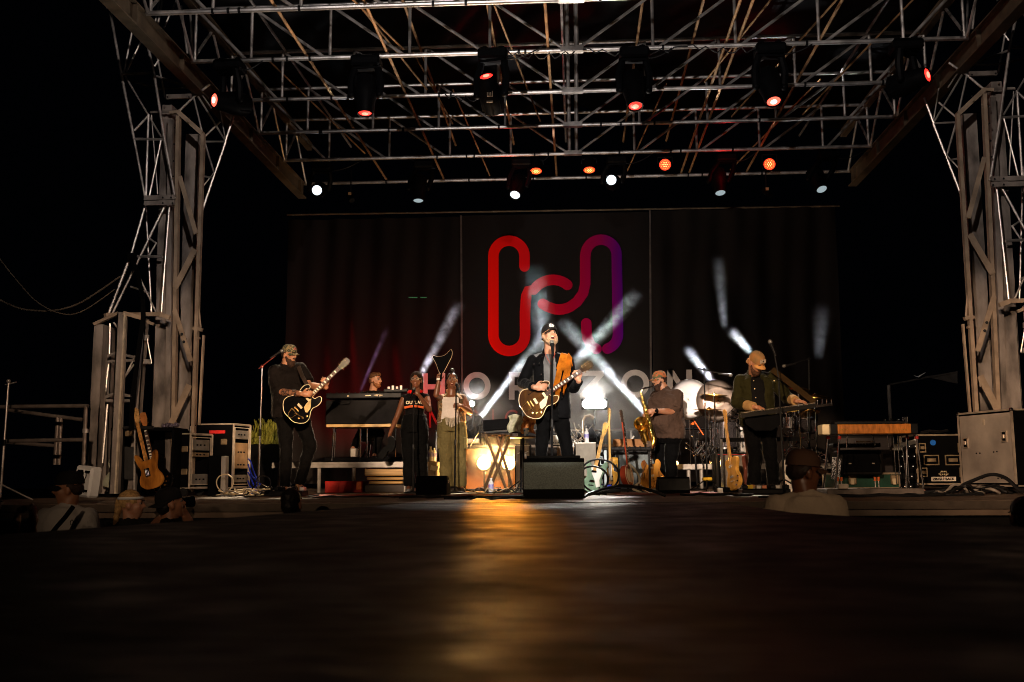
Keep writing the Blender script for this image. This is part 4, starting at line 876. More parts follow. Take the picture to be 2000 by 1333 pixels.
# ---- guitarist in camouflage cap ----------------------------------------------
Y1 = 13.2
J = dict(head=P(565, 694, Y1), neck=P(557, 716, Y1 + .03), shA=P(538, 727, Y1 - .08), elA=P(544, 766, Y1 - .12), wrA=P(589, 770, Y1 - .52), shB=P(584, 722, Y1 + .08), elB=P(604, 754, Y1 + .0), wrB=P(637, 757, Y1 - .33),
         pelvis=P(566, 806, Y1 + .02), hipA=P(556, 816, Y1 - .03), hipB=P(586, 816, Y1 + .05), knA=P(559, 878, Y1 - .08), knB=P(606, 870, Y1 - .02), anA=Fl(558, Y1 - .05, .09), anB=Fl(585, Y1 + .1, .13), toeA=Fl(566, Y1 - .3, .03), toeB=Fl(598, Y1 - .08, .02))
p = Person('broad bearded guitarist in a camouflage cap and black T-shirt playing a black semi-hollow guitar', Fl(570, Y1, 0), J, (.5, -.86, 0), (.88, -.46, -.1), k=1.02, g=1.27, skin=sk_tan, belly=.1)
p.body(hands=((V((1, -.05, .02)), V((0, 1, -.1)), -1, .45), (V((-.12, -.45, .85)), V((-.5, .8, -.1)), 1, .7)))
p.shirt(cloth('black_tshirt', (.009, .0072, .0066), .2), off=.03, sleeve='short', lo=-.12, loose=1.12, disp=.034)
p.trousers(cloth('charcoal_jeans', (.0045, .0042, .0042)), r=(.1, .07, .055), flare=.058)
p.shoes(mat('tan_suede', (.4, .22, .1), .8))
p.cap_(camo('camouflage_cloth', [(.05, .035, .02), (.2, .15, .07), (.035, .04, .02), (.3, .22, .12)], 26), patch=[(-.02, .018), (.02, .018), (.02, -.014), (-.02, -.014)], patch_m=mat('red_white_patch', (.5, .12, .1), .7))
p.hair(mat('dark_brown_hair', (.03, .016, .01), .6), 'under_cap'); p.beard(mat('dark_brown_beard', (.035, .016, .009), .8, var=.5, vscale=60), .05); G1 = p
q = MB()
for a, b in ((.25, .6), (.68, .9)):
    c0, c1 = J['elA'].lerp(J['wrA'], a), J['elA'].lerp(J['wrA'], b); r0 = (.0545 - .012 * a) ; r1 = (.0545 - .015 * b)
    q.tube(c0, c1, r0, r1 - .002, 16, False)
tatm = mat('tattoo_ink', (.3, .14, .08), .5, col2=(.03, .025, .025), vscale=38, thresh=(.47, .53)); q.build('tattoo', tatm, G1.b)

# ---- keyboard player ------------------------------------------------------------
Y2 = 15.9; zr = .42
J = dict(head=P(733, 743, Y2), neck=P(728, 764, Y2 + .03), shA=P(708, 774, Y2 - .02), elA=P(706, 800, Y2 - .2), wrA=P(716, 776, Y2 - .45), shB=P(748, 774, Y2 + .05), elB=P(760, 800, Y2 - .15), wrB=P(756, 776, Y2 - .45),
         pelvis=P(724, 836, Y2 + .1), hipA=P(714, 840, Y2 + .08), hipB=P(736, 840, Y2 + .08), knA=P(706, 846, Y2 - .32), knB=P(742, 846, Y2 - .32), anA=P(692, 873, Y2 - .1), anB=P(733, 888, Y2 - .3), toeA=P(686, 880, Y2 - .3), toeB=P(730, 893, Y2 - .52))
p = Person('keyboard player with short ginger hair and beard turned in profile behind the long black keyboard', V((J['pelvis'].x, Y2, zr)), J, (.3, -1, 0), (.93, -.36, -.03), k=.98, g=1.0, skin=sk_light)
p.body(hands=((V((.2, -1, -.1)), V((0, 0, -1)), -1, .3), (V((.1, -1, -.1)), V((0, 0, -1)), 1, .3)))
p.shirt(cloth('black_tshirt', (0, 0, 0)), off=.02, lo=-.05); p.trousers(cloth('charcoal_jeans', (0, 0, 0))); p.shoes(mat('black_leather', (0, 0, 0)), h=.03)
p.hair(mat('ginger_brown_hair', (.11, .05, .022), .55, var=.4, vscale=40), 'quiff'); p.beard(mat('ginger_beard', (.25, .1, .04), .8, var=.4, vscale=60), .005)
# ---- backing singer with braids ---------------------------------------------------
Y3 = 14.55
J = dict(head=P(813, 743, Y3), neck=P(811, 767, Y3 + .03), shA=P(789, 780, Y3), elA=P(775, 816, Y3 + .02), wrA=P(762, 846, Y3 - .1), shB=P(833, 778, Y3), elB=P(838, 800, Y3 - .12), wrB=P(818, 772, Y3 - .3),
         pelvis=P(809, 828, Y3), hipA=P(797, 838, Y3), hipB=P(822, 838, Y3), knA=P(799, 896, Y3 - .05), knB=P(823, 894, Y3 - .02), anA=Fl(799, Y3 + .02, .09), anB=Fl(826, Y3 + .1, .09), toeA=Fl(797, Y3 - .18, .03), toeB=Fl(832, Y3 - .1, .03))
p = Person('backing singer with long braids, glasses and a red scarf holding a microphone to her mouth', Fl(811, Y3, 0), J, (0, -1, 0), (-.05, -1, .02), k=.95, g=1.0, skin=sk_dark, female=True)
p.body(hands=((V((-.25, -.1, -1)), V((1, 0, 0)), 1, .7), (V((-.45, -.3, .55)), V((-.3, 1, 0)), 1, 1.0)), mouth=.02)
p.shirt(cloth('black_tank_cotton', (.006, .0055, .0055)), 'tank_top', off=.014, sleeve='cap', lo=.12, disp=.006, chest=(.15, .12), waist=(.128, .1))
p.trousers(cloth('black_wide_cotton', (.0035, .0035, .0035)), r=(.118, .092, .075), flare=.085, name='wide_trousers', hipw=(.17, .135)); p.shoes(mat('silver_boot', (.2, .2, .2), .3, .5), h=.14)
q = MB()
for i in range(26):
    a = -.2 + pi * 1.13 * i / 25 + pi * .02; e = V((cos(a) * -.075, sin(a) * .06, 0)); top = p.hp(-.01, -e.x * .75, .105 - .03 * random.random()); side = p.hp(-.03 - e.y * .6, -e.x * 1.2, -.03); L_ = .14 + .3 * (abs(cos(a)) ** .7) * random.random() + (.42 if i > 18 else .1)
    end = side + V((-e.x * .35 + .02 * random.uniform(-1, 1), -.05 if i > 17 else .04, -L_)); q.path([top, p.hp(-.01, -e.x * 1.13, .05), side, side.lerp(end, .5) + V((.01 * random.uniform(-1, 1), 0, 0)), end], [.013, .014, .013, .011, .007], n=6)
q.ell(p.hp(-.025, 0, .04), (.088, .097, .094), RFU(p.r, p.f, p.u), 20, 14); q.build('braids', mat('black_braids', (.012, .007, .004), .7, spec=.12, var=.5, vscale=90, bump=.8, bscale=120), p.root, sharp=0)
def glasses(p, m_):
    q = MB()
    for e in (-1, 1):
        q.path([p.hp(.1 - .01 * abs(c) , e * .034 + .025 * c, .01 + .017 * s_) for c, s_ in [(cos(t), sin(t)) for t in [2 * pi * i / 12 for i in range(12)]]], .003, n=5, closed=True); q.path([p.hp(.095, e * .058, .014), p.hp(.0, e * .082, .014)], .0025, n=4)
    q.path([p.hp(.1, -.01, .014), p.hp(.1, .01, .014)], .003, n=4); q.build('glasses', m_, p.root, sharp=0)
glasses(p, mat('clear_frame', (.3, .24, .2), .15)); W1 = p
q = MB(); c = p.J['neck']
q.path([c + p.R * (.085 * cos(t)) - V((0, .085 * sin(t) + .0, .0)) + V((0, 0, .0 + .012 * sin(3 * t))) for t in [2 * pi * i / 20 for i in range(20)]], [.026 + .006 * sin(i * 2.1) for i in range(20)], n=8, closed=True); q.build('red_scarf', cloth('red_bandana', (.6, .01, .01), .3, 20), p.root, sharp=0)
q = MB(); c = P(809, 787, Y3 - .17)
q.text('OUTLAW', at(FRONT, P(811, 789.5, Y3 - .155)), .062, .002, bold=.002); q.build('shirt_lettering', mat('cream_print', (.62, .5, .32), .6), p.root)
q = MB(); q.path([P(790 + i * 4.2, 796.5 - 2.6 * sin(pi * i / 9) - 0, Y3 - .155) for i in range(10)], .017, n=6); q.build('shirt_print_band', mat('orange_print', (.6, .11, .03), .6), p.root)
# black felt hat held low
ht = MB(); hc = P(763, 870, Y3 - .12)
ht.prism([(x * .0072, -y * .0072) for x, y in crom([(-24, 20), (-14, 6), (-4, -2), (-4, -14), (2, -18), (8, -12), (10, -2), (7, 8), (2, 14), (-4, 12), (-10, 22), (-16, 26)], 4)], at(FRONT, hc), -.05, .05)
tag(ht.build('cowboy_hat', cloth('black_felt', (.008, .008, .008))), 'black cowboy hat dangling from the lowered hand of the singer with the red scarf', 'hat')
# ---- backing singer in olive trousers -------------------------------------------------
Y4 = 14.7
J = dict(head=P(883, 744, Y4), neck=P(882, 768, Y4 + .03), shA=P(862, 780, Y4), elA=P(852, 772, Y4 - .22), wrA=P(857, 744, Y4 - .22), shB=P(904, 779, Y4), elB=P(918, 806, Y4 - .08), wrB=P(900, 793, Y4 - .28),
         pelvis=P(882, 826, Y4), hipA=P(869, 838, Y4), hipB=P(896, 838, Y4), knA=P(872, 894, Y4 - .05), knB=P(897, 894, Y4 - .03), anA=Fl(873, Y4 + .02, .08), anB=Fl(899, Y4 + .06, .08), toeA=Fl(869, Y4 - .18, .03), toeB=Fl(905, Y4 - .13, .03))
p = Person('backing singer in a white fringed top and olive trousers raising one arm high', Fl(883, Y4, 0), J, (.05, -1, 0), (.12, -1, .05), k=.95, g=1.12, skin=sk_dark, female=True)
p.body(hands=((V((.08, -.05, 1)), V((.2, -1, 0)), -1, 1.0), (V((-.8, -.2, .1)), V((-.2, 1, 0)), -1, .9)), mouth=.03)
p.shirt(cloth('white_ribbed_cotton', (.6, .56, .52), .05), 'tube_top', off=.012, sleeve='none', lo=.1, disp=.004, shw=.13, chest=(.15, .12)) if False else None
q = MB(); up_ = (p.J['neck'] - p.J['pelvis']).normalized(); ln_ = (p.J['neck'] - p.J['pelvis']).length
q.loft([ering(p.J['pelvis'] + up_ * ln_ * t, p.R, p.Fc, a, b) for t, a, b in ((.0, .205, .165), (.2, .195, .16), (.45, .178, .145), (.68, .182, .155), (.84, .172, .13))]); solid(q, 'white_top', cloth('white_ribbed_cotton', (.55, .5, .46), .05), p.root, .008, 2, .004)
q = MB()
for i in range(19):
    u = -1 + 2 * i / 18; a = P(882 + 15 * u, 813 + 4 * (1 - abs(u)), Y4 - .2 + .07 * u * u); q.path([a, a + V((.004 * random.uniform(-1, 1), -.005, -.055)), a + V((.01 * random.uniform(-1, 1), 0, -.1 - .03 * (1 - abs(u)) ))], .0045, n=4)
q.build('fringe', cloth('cream_fringe', (.5, .45, .36)), p.root)
jacket(p, camo('autumn_camouflage', [(.03, .018, .01), (.2, .1, .035), (.06, .045, .02), (.28, .17, .07)], 22), open_w=1, off=.028, lo=.02, sleeve='rolled', loose=.0001, name='camouflage_vest')
p.trousers(cloth('olive_cotton', (.115, .095, .04), .15), r=(.118, .095, .085), flare=.1, name='cargo_trousers', hipw=(.17, .135)); p.shoes(mat('black_leather', (0, 0, 0)))
for e, px in ((-1, 858), (1, 909)):
    q = MB(); q.cbox(P(px, 866, Y4 - .05), (.05, .13, .17), .012); q.build('cargo_pocket', cloth('olive_cotton', (0, 0, 0)), p.root)
p.hair(mat('black_hair', (.01, .007, .005), .5), 'bun'); glasses(p, mat('clear_frame', (0, 0, 0)))
q = MB(); q.lathe([(.031, -.014), (.033, 0), (.031, .014)], P(857, 741, Y4 - .22), (0, 0, 1), 14); q.build('wristband', white, p.root)
for e in (-1, 1): q = MB(); q.path([p.hp(-.0 + .0, e * .088 + .022 * cos(t), -.075 + .026 * sin(t)) for t in [2 * pi * i / 12 for i in range(12)]], .003, n=5, closed=True); q.build('hoop_earring', gold, p.root)
# black guitar shaped fan she holds up
q = MB(); M = at(FRONT, P(863, 712, Y4 - .27)); px_ = SZ(Y4)
pts = crom([(-18, 16), (-8, 15), (2, 16), (9, 20), (18, 28), (19.5, 17), (12, 1), (4, -14), (-1, -18), (-5.5, -14), (-11, 1)], 5)
q.prism([(x * px_, y * px_) for x, y in pts], M, -.01, .01); q.tube(M @ V((0, -.1, 0)), M @ V((-.02, -.24, 0)), .014)
fan = q.build('hand_fan', blackm); tag(fan, 'black V-shaped object edged in cream, held aloft by the singer in olive trousers', 'fan')
q = MB(); q.path([M @ V((x * px_, y * px_, .0)) for x, y in pts], .004, n=4, closed=True); q.build('cream_edge', cream, fan)
# ---- saxophone player -------------------------------------------------------------
Y5 = 15.0
J = dict(head=P(1288, 743, Y5), neck=P(1299, 762, Y5), shA=P(1283, 776, Y5 + .12), elA=P(1273, 810, Y5 - .05), wrA=P(1268, 806, Y5 - .28), shB=P(1320, 774, Y5 - .06), elB=P(1314, 805, Y5 - .2), wrB=P(1279, 803, Y5 - .42),
         pelvis=P(1304, 848, Y5), hipA=P(1296, 858, Y5 + .1), hipB=P(1314, 858, Y5 - .05), knA=P(1292, 902, Y5 + .05), knB=P(1310, 900, Y5 - .1), anA=Fl(1290, Y5 + .08, .09), anB=Fl(1312, Y5 - .08, .09), toeA=Fl(1279, Y5 + .0, .03), toeB=Fl(1297, Y5 - .2, .03))
p = Person('heavy bearded saxophone player in a camouflage cap and loose brown T-shirt', Fl(1304, Y5, 0), J, (-.75, -.66, 0), (-.92, -.36, -.12), k=1.0, g=1.3, skin=sk_tan, belly=.13)
p.body(hands=((V((-.6, -.3, -.4)), V((-.3, .6, -.6)), -1, .7), (V((-1, -.1, -.12)), V((-.1, 1, -.1)), -1, .6)))
p.shirt(cloth('brown_tshirt', (.06, .037, .027), .12), off=.05, sleeve='short', lo=-.1, loose=1.25, disp=.036)
p.trousers(cloth('black_jeans', (0, 0, 0)), r=(.1, .078, .062), flare=.066); p.shoes(mat('pale_suede', (.45, .4, .3), .8), 'shoe', h=.03)
p.cap_(camo('orange_green_camouflage', [(.03, .035, .015), (.35, .1, .03), (.09, .1, .04), (.12, .06, .03)], 16)); p.hair(mat('dark_brown_hair', (0, 0, 0)), 'under_cap'); p.beard(mat('dark_brown_beard', (0, 0, 0)), .06)
q = MB(); wv = J['elB'].lerp(J['wrB'], .93); q.lathe([(.036, -.014), (.04, 0), (.036, .014)], wv, DIR(J['elB'], J['wrB']), 14); q.tube(wv + V((0, -.036, .0)), wv + V((0, -.05, 0)), .022, n=14); q.build('wrist_watch', blackm, p.b); SAX = p
# ---- lap steel player -----------------------------------------------------------------
Y6 = 13.0
J = dict(head=P(1477, 709, Y6 - .2), neck=P(1473, 730, Y6), shA=P(1447, 743, Y6), elA=P(1439, 788, Y6 - .05), wrA=P(1477, 796, Y6 - .36), shB=P(1508, 738, Y6), elB=P(1538, 778, Y6 - .03), wrB=P(1556, 784, Y6 - .33),
         pelvis=P(1481, 822, Y6), hipA=P(1467, 834, Y6), hipB=P(1500, 834, Y6), knA=P(1476, 890, Y6 - .1), knB=P(1505, 890, Y6), anA=Fl(1471, Y6 - .1, .09), anB=Fl(1512, Y6 + .15, .09), toeA=Fl(1460, Y6 - .3, .03), toeB=Fl(1516, Y6 - .1, .03))
p = Person('musician in a tan cap and dark green overshirt looking down at his lap steel', Fl(1488, Y6, 0), J, (.12, -1, 0), (.45, -.6, -.66), up=(.0, -.3, 1), k=1.03, g=1.08, skin=sk_tan)
p.body(hands=((V((1, -.1, -.2)), V((0, .2, -1)), 1, .35), (V((.7, -.2, -.1)), V((0, .3, -1)), -1, .5)))
p.shirt(cloth('black_undershirt', (.006, .0055, .0055)), off=.004, sleeve='none', lo=-.02, disp=.006)
jacket(p, cloth('dark_green_corduroy', (.018, .0165, .006), .2), off=.04, lo=-.13, sleeve='rolled', loose=1.15, disp=.034, name='overshirt')
for sd in 'AB':
    a, b = J['el' + sd], J['wr' + sd]; q = MB(); q.tube(a.lerp(b, .5), a.lerp(b, .88), .066, .058, 16); solid(q, 'cuff', cloth('tan_corduroy', (.34, .2, .08)), p.root, .008, 2)
p.trousers(cloth('black_jeans', (0, 0, 0)), r=(.1, .078, .066), flare=.075); p.shoes(mat('black_leather', (0, 0, 0)))
p.cap_(mat('orange_brown_canvas', (.34, .15, .045), .85, col2=(.2, .12, .05), vscale=9), brim_m=mat('tan_brim', (.45, .22, .07), .8), patch=[(-.042, .024), (.042, .024), (.042, -.02), (-.042, -.02)], patch_m=mat('pale_patch', (.6, .5, .38), .7, col2=(.25, .2, .16), vscale=40))
p.hair(mat('sandy_curls', (.3, .13, .05), .6, var=.4, vscale=40), 'curl'); p.beard(mat('brown_beard', (.07, .03, .015), .8, var=.5, vscale=60), .04); STEEL = p
st = MB(); [st.ell(P(x, y, Y6 - .2), .008, nu=8, nv=6) for x, y in ((1472, 744), (1474, 760), (1476, 777), (1512, 744))]; st.build('shirt_button', cream, p.root)

# ---- people in the pit in front of the stage -------------------------------------------
def pit(label, px, py, Y, face, k=1.0, front=None, shw=.16, **kw):
    h = P(px, py, Y); fr = V(front or (0, 1, 0)).normalized(); r = V((1, 0, 0)) if abs(fr.y) > .6 else fr.cross(V((0, 0, 1))); r = r if r.x > 0 else -r
    n = h + V((0, 0, -.13 * k)); a, b = n - r * shw * k + V((0, 0, -.085)), n + r * shw * k + V((0, 0, -.085)); pel = n + V((0, 0, -.56 * k)); gz = GZ
    J = dict(head=h, neck=n, shA=a, shB=b, elA=a + V((-.06, 0, -.3)), wrA=a + V((-.02, .15, -.5)), elB=b + V((.06, 0, -.3)), wrB=b + V((.02, .15, -.5)), pelvis=pel, hipA=pel - r * .09 - V((0, 0, .06)), hipB=pel + r * .09 - V((0, 0, .06)))
    for s_, e in (('A', -1), ('B', 1)):
        J['kn' + s_] = J['hip' + s_] + V((0, 0, -.43 * k)); J['an' + s_] = V((J['hip' + s_].x, J['hip' + s_].y, gz + .09)); J['toe' + s_] = J['an' + s_] + fr * .18 - V((0, 0, .06))
    J.update(kw.pop('J', {})); return Person(label, V((h.x, h.y, gz)), J, fr, face, k=k, vox=.011, **kw)
p = pit('man in a dark cap and white T-shirt in the pit at the left', 134, 955, 7.7, (-.93, -.3, -.05), skin=sk_tan, g=1.05, front=(.15, .95, 0))
p.body(); p.shirt(cloth('white_tshirt', (.5, .46, .43), .08), off=.025, disp=.015); p.trousers(cloth('charcoal_jeans', (0, 0, 0))); p.hair(mat('dark_brown_hair', (0, 0, 0)), 'under_cap', .009); p.cap_(mat('black_cap_cotton', (0, 0, 0)))
q = MB(); pts = [P(143, 990, 7.5), P(128, 1010, 7.45), P(112, 1028, 7.4), P(95, 1050, 7.4)]; q.path(pts, .018, n=6); q.build('bag_strap', blackm, p.root)
q = MB(); M = at(FRONT, P(145, 1021, 7.45)); px_ = SZ(7.45)
for cx in (-5, 5): q.path([M @ V(((cx + 3 * cos(t)) * px_, 5 * sin(t) * px_, 0)) for t in [2 * pi * i / 12 for i in range(11)]], .003, n=4)
q.path([M @ V((-3 * px_, 0, 0)), M @ V((3 * px_, 2 * px_, 0))], .003, n=4); q.build('shirt_emblem', blackm, p.root)
h = P(20, 1010, 6.4)
a, b = P(-30, 1060, 6.3), P(40, 1062, 6.3)
p = pit('person at the far left edge of the pit clapping with both hands raised', -30, 985, 6.2, (.3, .95, 0), skin=sk_tan, g=1.0, J=dict(elA=P(10, 1075, 6.2), wrA=P(30, 1030, 6.1), elB=P(60, 1085, 6.2), wrB=P(62, 1030, 6.0)))
p.body(hands=((V((.1, .1, 1)), V((1, .1, 0)), 1, .35), (V((.05, .1, 1)), V((-1, .1, 0)), 1, .3))); p.shirt(cloth('black_tshirt', (0, 0, 0)), off=.02); p.trousers(cloth('charcoal_jeans', (0, 0, 0))); p.hair(mat('black_hair', (0, 0, 0)), 'short', .009)
p = pit('blonde woman with tied-back hair and a pale headband in the pit', 257, 986, 8.1, (.97, .2, .02), skin=sk_light, g=.9, k=.93, front=(.6, .75, 0))
p.body(); p.shirt(cloth('dark_top', (.02, .018, .016)), off=.015); p.trousers(cloth('charcoal_jeans', (0, 0, 0))); p.hair(mat('blond_hair', (0, 0, 0)), 'tail', .008)
q = MB(); q.path([p.hp(.1 * cos(t) - .01, .085 * sin(t), .055) for t in [2 * pi * i / 20 for i in range(20)]], .011, n=6, closed=True); q.build('headband', white, p.root)
p = pit('photographer in the pit holding a camera up to the eye, beside the blonde woman', 333, 985, 8.2, (.75, .55, .2), skin=sk_tan, g=1.0, front=(.4, .85, 0), J=dict(elA=P(300, 1030, 8.1), wrA=P(322, 1005, 8.35), elB=P(372, 1030, 8.2), wrB=P(358, 996, 8.4)))
p.body(hands=((V((.5, .3, .6)), V((1, 0, .2)), 1, .8), (V((-.3, .3, .7)), V((-1, 0, .2)), 1, .8))); p.shirt(cloth('black_tshirt', (0, 0, 0)), off=.02); p.trousers(cloth('charcoal_jeans', (0, 0, 0))); p.hair(mat('black_hair', (0, 0, 0)), 'short', .009); p.cap_(mat('black_cap_cotton', (0, 0, 0)), back=True)
cmr = thing('photo_camera', 'black camera raised by the photographer in the pit', 'camera', P(342, 985, 8.4))
q = MB(); c = P(340, 984, 8.42); q.cbox(c, (.14, .075, .1), .012, RFU(V((.6, -.75, 0)).normalized(), V((.75, .6, 0)).normalized(), V((0, 0, 1)))); q.cbox(c + V((0, 0, .06)), (.05, .05, .03), .008); q.build('camera_body', black, cmr)
q = MB(); q.lathe([(.04, .02), (.042, .1), (.046, .16), (.04, .165), (.036, .15)], c, (.75, .6, .1), 16); q.build('camera_lens', gloss, cmr)
q = MB(); q.cbox(P(314, 965, 8.3), (.07, .02, .075), .004, Matrix.Rotation(.6, 3, 'Y')); q.build('camera_screen', mat('screen_glass', (.02, .02, .03), .15), cmr)
p = pit('dark-haired head just showing above the runway below the left guitarist', 570, 985, 8.3, (.1, .98, .1), skin=sk_tan, k=1.0)
p.body(); p.shirt(cloth('black_tshirt', (0, 0, 0)), off=.02); p.trousers(cloth('charcoal_jeans', (0, 0, 0))); p.hair(mat('black_hair', (0, 0, 0)), 'short', .009)
p = pit('man in a brown cap and polo shirt silhouetted in the pit at right', 1570, 922, 7.1, (.93, .3, -.08), skin=sk_dark, k=1.12, g=1.0, shw=.17, front=(.12, .98, 0))
p.body(); p.shirt(cloth('taupe_polo', (.42, .33, .24), .1), off=.025, disp=.015); p.trousers(cloth('charcoal_jeans', (0, 0, 0))); p.hair(mat('dark_brown_hair', (0, 0, 0)), 'under_cap', .009); p.cap_(mat('brown_cap', (.1, .05, .03), .85))
p = pit('barely lit head at the far right edge of the pit', 1999, 1012, 6.6, (0, 1, 0), skin=sk_tan)
p.body(); p.shirt(cloth('black_tshirt', (0, 0, 0)), off=.02); p.trousers(cloth('charcoal_jeans', (0, 0, 0))); p.hair(mat('black_hair', (0, 0, 0)), 'short', .009)
# ================================================================ GUITARS
def gframe(a, b, n=(0, -1, 0)):
    x = DIR(a, b); z = V(n); z = (z - x * z.dot(x)).normalized(); y = z.cross(x); M = Matrix((x, y, z)).transposed().to_4x4(); M.translation = V(a); return M
def outline(kind):
    if kind == 'semi': half = [(-.245, 0), (-.235, .1), (-.16, .19), (-.08, .2), (.0, .15), (.05, .135), (.1, .15), (.165, .155), (.215, .125), (.22, .095), (.19, .075), (.155, .065), (.145, .03)]
    elif kind == 'tele': half = [(-.2, 0), (-.195, .09), (-.14, .16), (-.06, .155), (0, .115), (.05, .11), (.11, .14), (.16, .15), (.19, .12), (.19, .06), (.19, .03)]
    elif kind == 'strat': half = [(-.2, 0), (-.19, .09), (-.13, .155), (-.05, .145), (0, .11), (.06, .11), (.13, .14), (.2, .155), (.235, .135), (.2, .1), (.15, .07), (.14, .03)]
    elif kind == 'round': half = [(.14 * cos(RD(180 - 18 * i)), .14 * sin(RD(180 - 18 * i))) for i in range(10)]
    else: half = [(-.25, 0), (-.235, .12), (-.15, .2), (-.06, .19), (.02, .13), (.07, .125), (.14, .145), (.2, .12), (.235, .05), (.24, .02)]
    return crom(half + [(x, -y) for x, y in half[:0:-1]], 4)
def guitar(name, label, cat, M, kind, bodym, topm=None, th=.045, sc_=1, binding=None, guard=None, headm=None, neckm=None, group=None, fret=rosew, hw=gold, back=False, tail=None, neck=.62, fold=0):
    base = M @ V((-.24, 0, 0)); g = thing(name, label, cat, base, group); S = Matrix.Diagonal((sc_, sc_, sc_, 1)); M = M @ S
    pts = outline(kind); q = MB(); n = len(pts)
    ins = [(x * .965, y * .955) for x, y in pts]
    q.loft([[M @ V((x, y, -th / 2 + .0)) for x, y in ins], [M @ V((x, y, -th / 2 + .006)) for x, y in pts], [M @ V((x, y, th / 2 - .006)) for x, y in pts], [M @ V((x, y, th / 2)) for x, y in ins]])
    bd = q.build('body', bodym, g, sharp=45)
    if topm: q = MB(); q.prism([(x * .96, y * .95) for x, y in pts], M, th / 2 - .001, th / 2 + .003); q.build('top', topm, g)
    if binding: q = MB(); q.path([M @ V((x * .985, y * .98, th / 2)) for x, y in pts], .0045 * sc_, n=5, closed=True); q.build('binding', binding, g, sharp=0)
    x0 = .14 if kind != 'round' else .12; q = MB(); y0, y1 = .027, .022
    zt = th / 2 + .004
    q.loft([[M @ V((x0, y0, zt)), M @ V((x0, -y0, zt)), M @ V((x0, -y0 * .6, zt - .022)), M @ V((x0, y0 * .6, zt - .022))], [M @ V((neck, y1, zt)), M @ V((neck, -y1, zt)), M @ V((neck, -y1 * .6, zt - .02)), M @ V((neck, y1 * .6, zt - .02))]])
    nk = q.build('neck', neckm or maple, g)
    q = MB(); q.box(M @ V(((x0 + neck) / 2 - .02, 0, zt + .003)), V((neck - x0 + .04, .046, .006)) * sc_, M.to_3x3().normalized()); q.build('fretboard', fret, nk) if not back else None
    q = MB()
    for i in range(1, 10): fx = neck - (neck + .05) * (1 - 2 ** (-(i * 2 - .5) / 12)); fx > x0 and q.box(M @ V((fx, 0, zt + .0068)), V((.017, .03, .0015)) * sc_, M.to_3x3().normalized())
    if fret is not maple and not back: q.build('inlay', mat('pearl', (.75, .68, .55), .3), nk)
    hs = [(neck, .021), (neck + .03, .03), (neck + .1, .042), (neck + .165, .036), (neck + .175, .0), (neck + .165, -.036), (neck + .1, -.042), (neck + .03, -.03), (neck, -.021)] if kind in ('semi', 'acou', 'round') else [(neck, .021), (neck + .03, .026), (neck + .1, .03), (neck + .16, .036), (neck + .185, .02), (neck + .175, -.02), (neck + .14, -.05), (neck + .05, -.036), (neck, -.021)]
    q = MB(); q.prism(hs, M, zt - .02, zt - .005); hd = q.build('headstock', headm or neckm or maple, nk)
    q = MB()
    for e in (-1, 1):
        for i in range(3):
            c = V((neck + .04 + i * .045, e * (.048 if kind in ('semi', 'acou', 'round') else .05), zt - .012)); q.ell(M @ c, (.0065, .0065, .0065), None, 8, 6); q.tube(M @ c, M @ V((c.x, c.y * .5, c.z)), .003, n=6); q.tube(M @ V((c.x, e * .02, zt - .005)), M @ V((c.x, e * .02, zt + .004)), .0028, n=6)
    q.build('tuning_peg', hw, hd, sharp=0)
    if not back:
        q = MB(); Rm = M.to_3x3().normalized()
        for x in ((.085, -.045) if kind != 'round' else ()): q.box(M @ V((x, 0, th / 2 + .007)), V((.03, .075, .012)) * sc_, Rm)
        if kind == 'round': q.lathe([(.10, .0), (.10, .004), (0, .004)], M @ V((0, 0, th / 2)), M.to_3x3() @ V((0, 0, 1)), 24)
        q.build('pickup' if kind != 'round' else 'drum_head', cream if kind in ('semi', 'round') else chrome, g)
        q = MB(); q.box(M @ V((-.1, 0, th / 2 + .008)), V((.012, .08, .014)) * sc_, Rm)
        if kind == 'semi':
            a = [M @ V((-.13, e * .05, th / 2 + .008)) for e in (-1, 1)]; q.path([M @ V((-.24, .0, th / 2 + .005)), M @ V((-.21, .035, th / 2 + .008)), M @ V((-.135, .05, th / 2 + .01)), M @ V((-.135, -.05, th / 2 + .01)), M @ V((-.21, -.035, th / 2 + .008)), M @ V((-.24, 0, th / 2 + .005))], .0055 * sc_, n=6)
            q.tube(M @ V((-.15, -.02, th / 2 + .02)), M @ V((-.11, -.14, th / 2 + .025)), .004)
        q.build('tailpiece', hw, g)
        q = MB()
        for x, y in ((-.12, -.13), (-.07, -.155), (-.16, -.1)): q.lathe([(.014, 0), (.012, .014), (0, .016)], M @ V((x, y, th / 2 + .003)), M.to_3x3() @ V((0, 0, 1)), 10)
        if kind != 'round': q.build('knob', hw, g)
        q = MB()
        for i in range(6): y = -.017 + .0068 * i; q.tube(M @ V((-.13, y * 1.3, th / 2 + .014)), M @ V((neck, y, zt + .008)), .0007 * sc_, n=3)
        q.build('string', chrome, g)
        if guard: q = MB(); q.prism([(.12, -.03), (.1, -.05), (.03, -.115), (-.035, -.125), (-.045, -.1), (-.02, -.045), (.04, -.033)] if kind == 'semi' else [(.14, .06), (.15, -.05), (.1, -.12), (-.02, -.1), (-.1, -.13), (-.12, -.08), (-.02, -.03), (.06, .03)], M, th / 2 + .003, th / 2 + .009); q.build('pickguard', guard, g)
        if kind == 'semi':
            for e in (-1, 1): q = MB(); q.path([M @ V((.02 - .012 * cos(t * 3), e * .115 + .0, th / 2 + .003)) + (M.to_3x3() @ V((-t * .045, 0, 0))) for t in [i / 4 for i in range(9)]], .004, n=5); q.build('sound_hole', blackm, g)
    return g
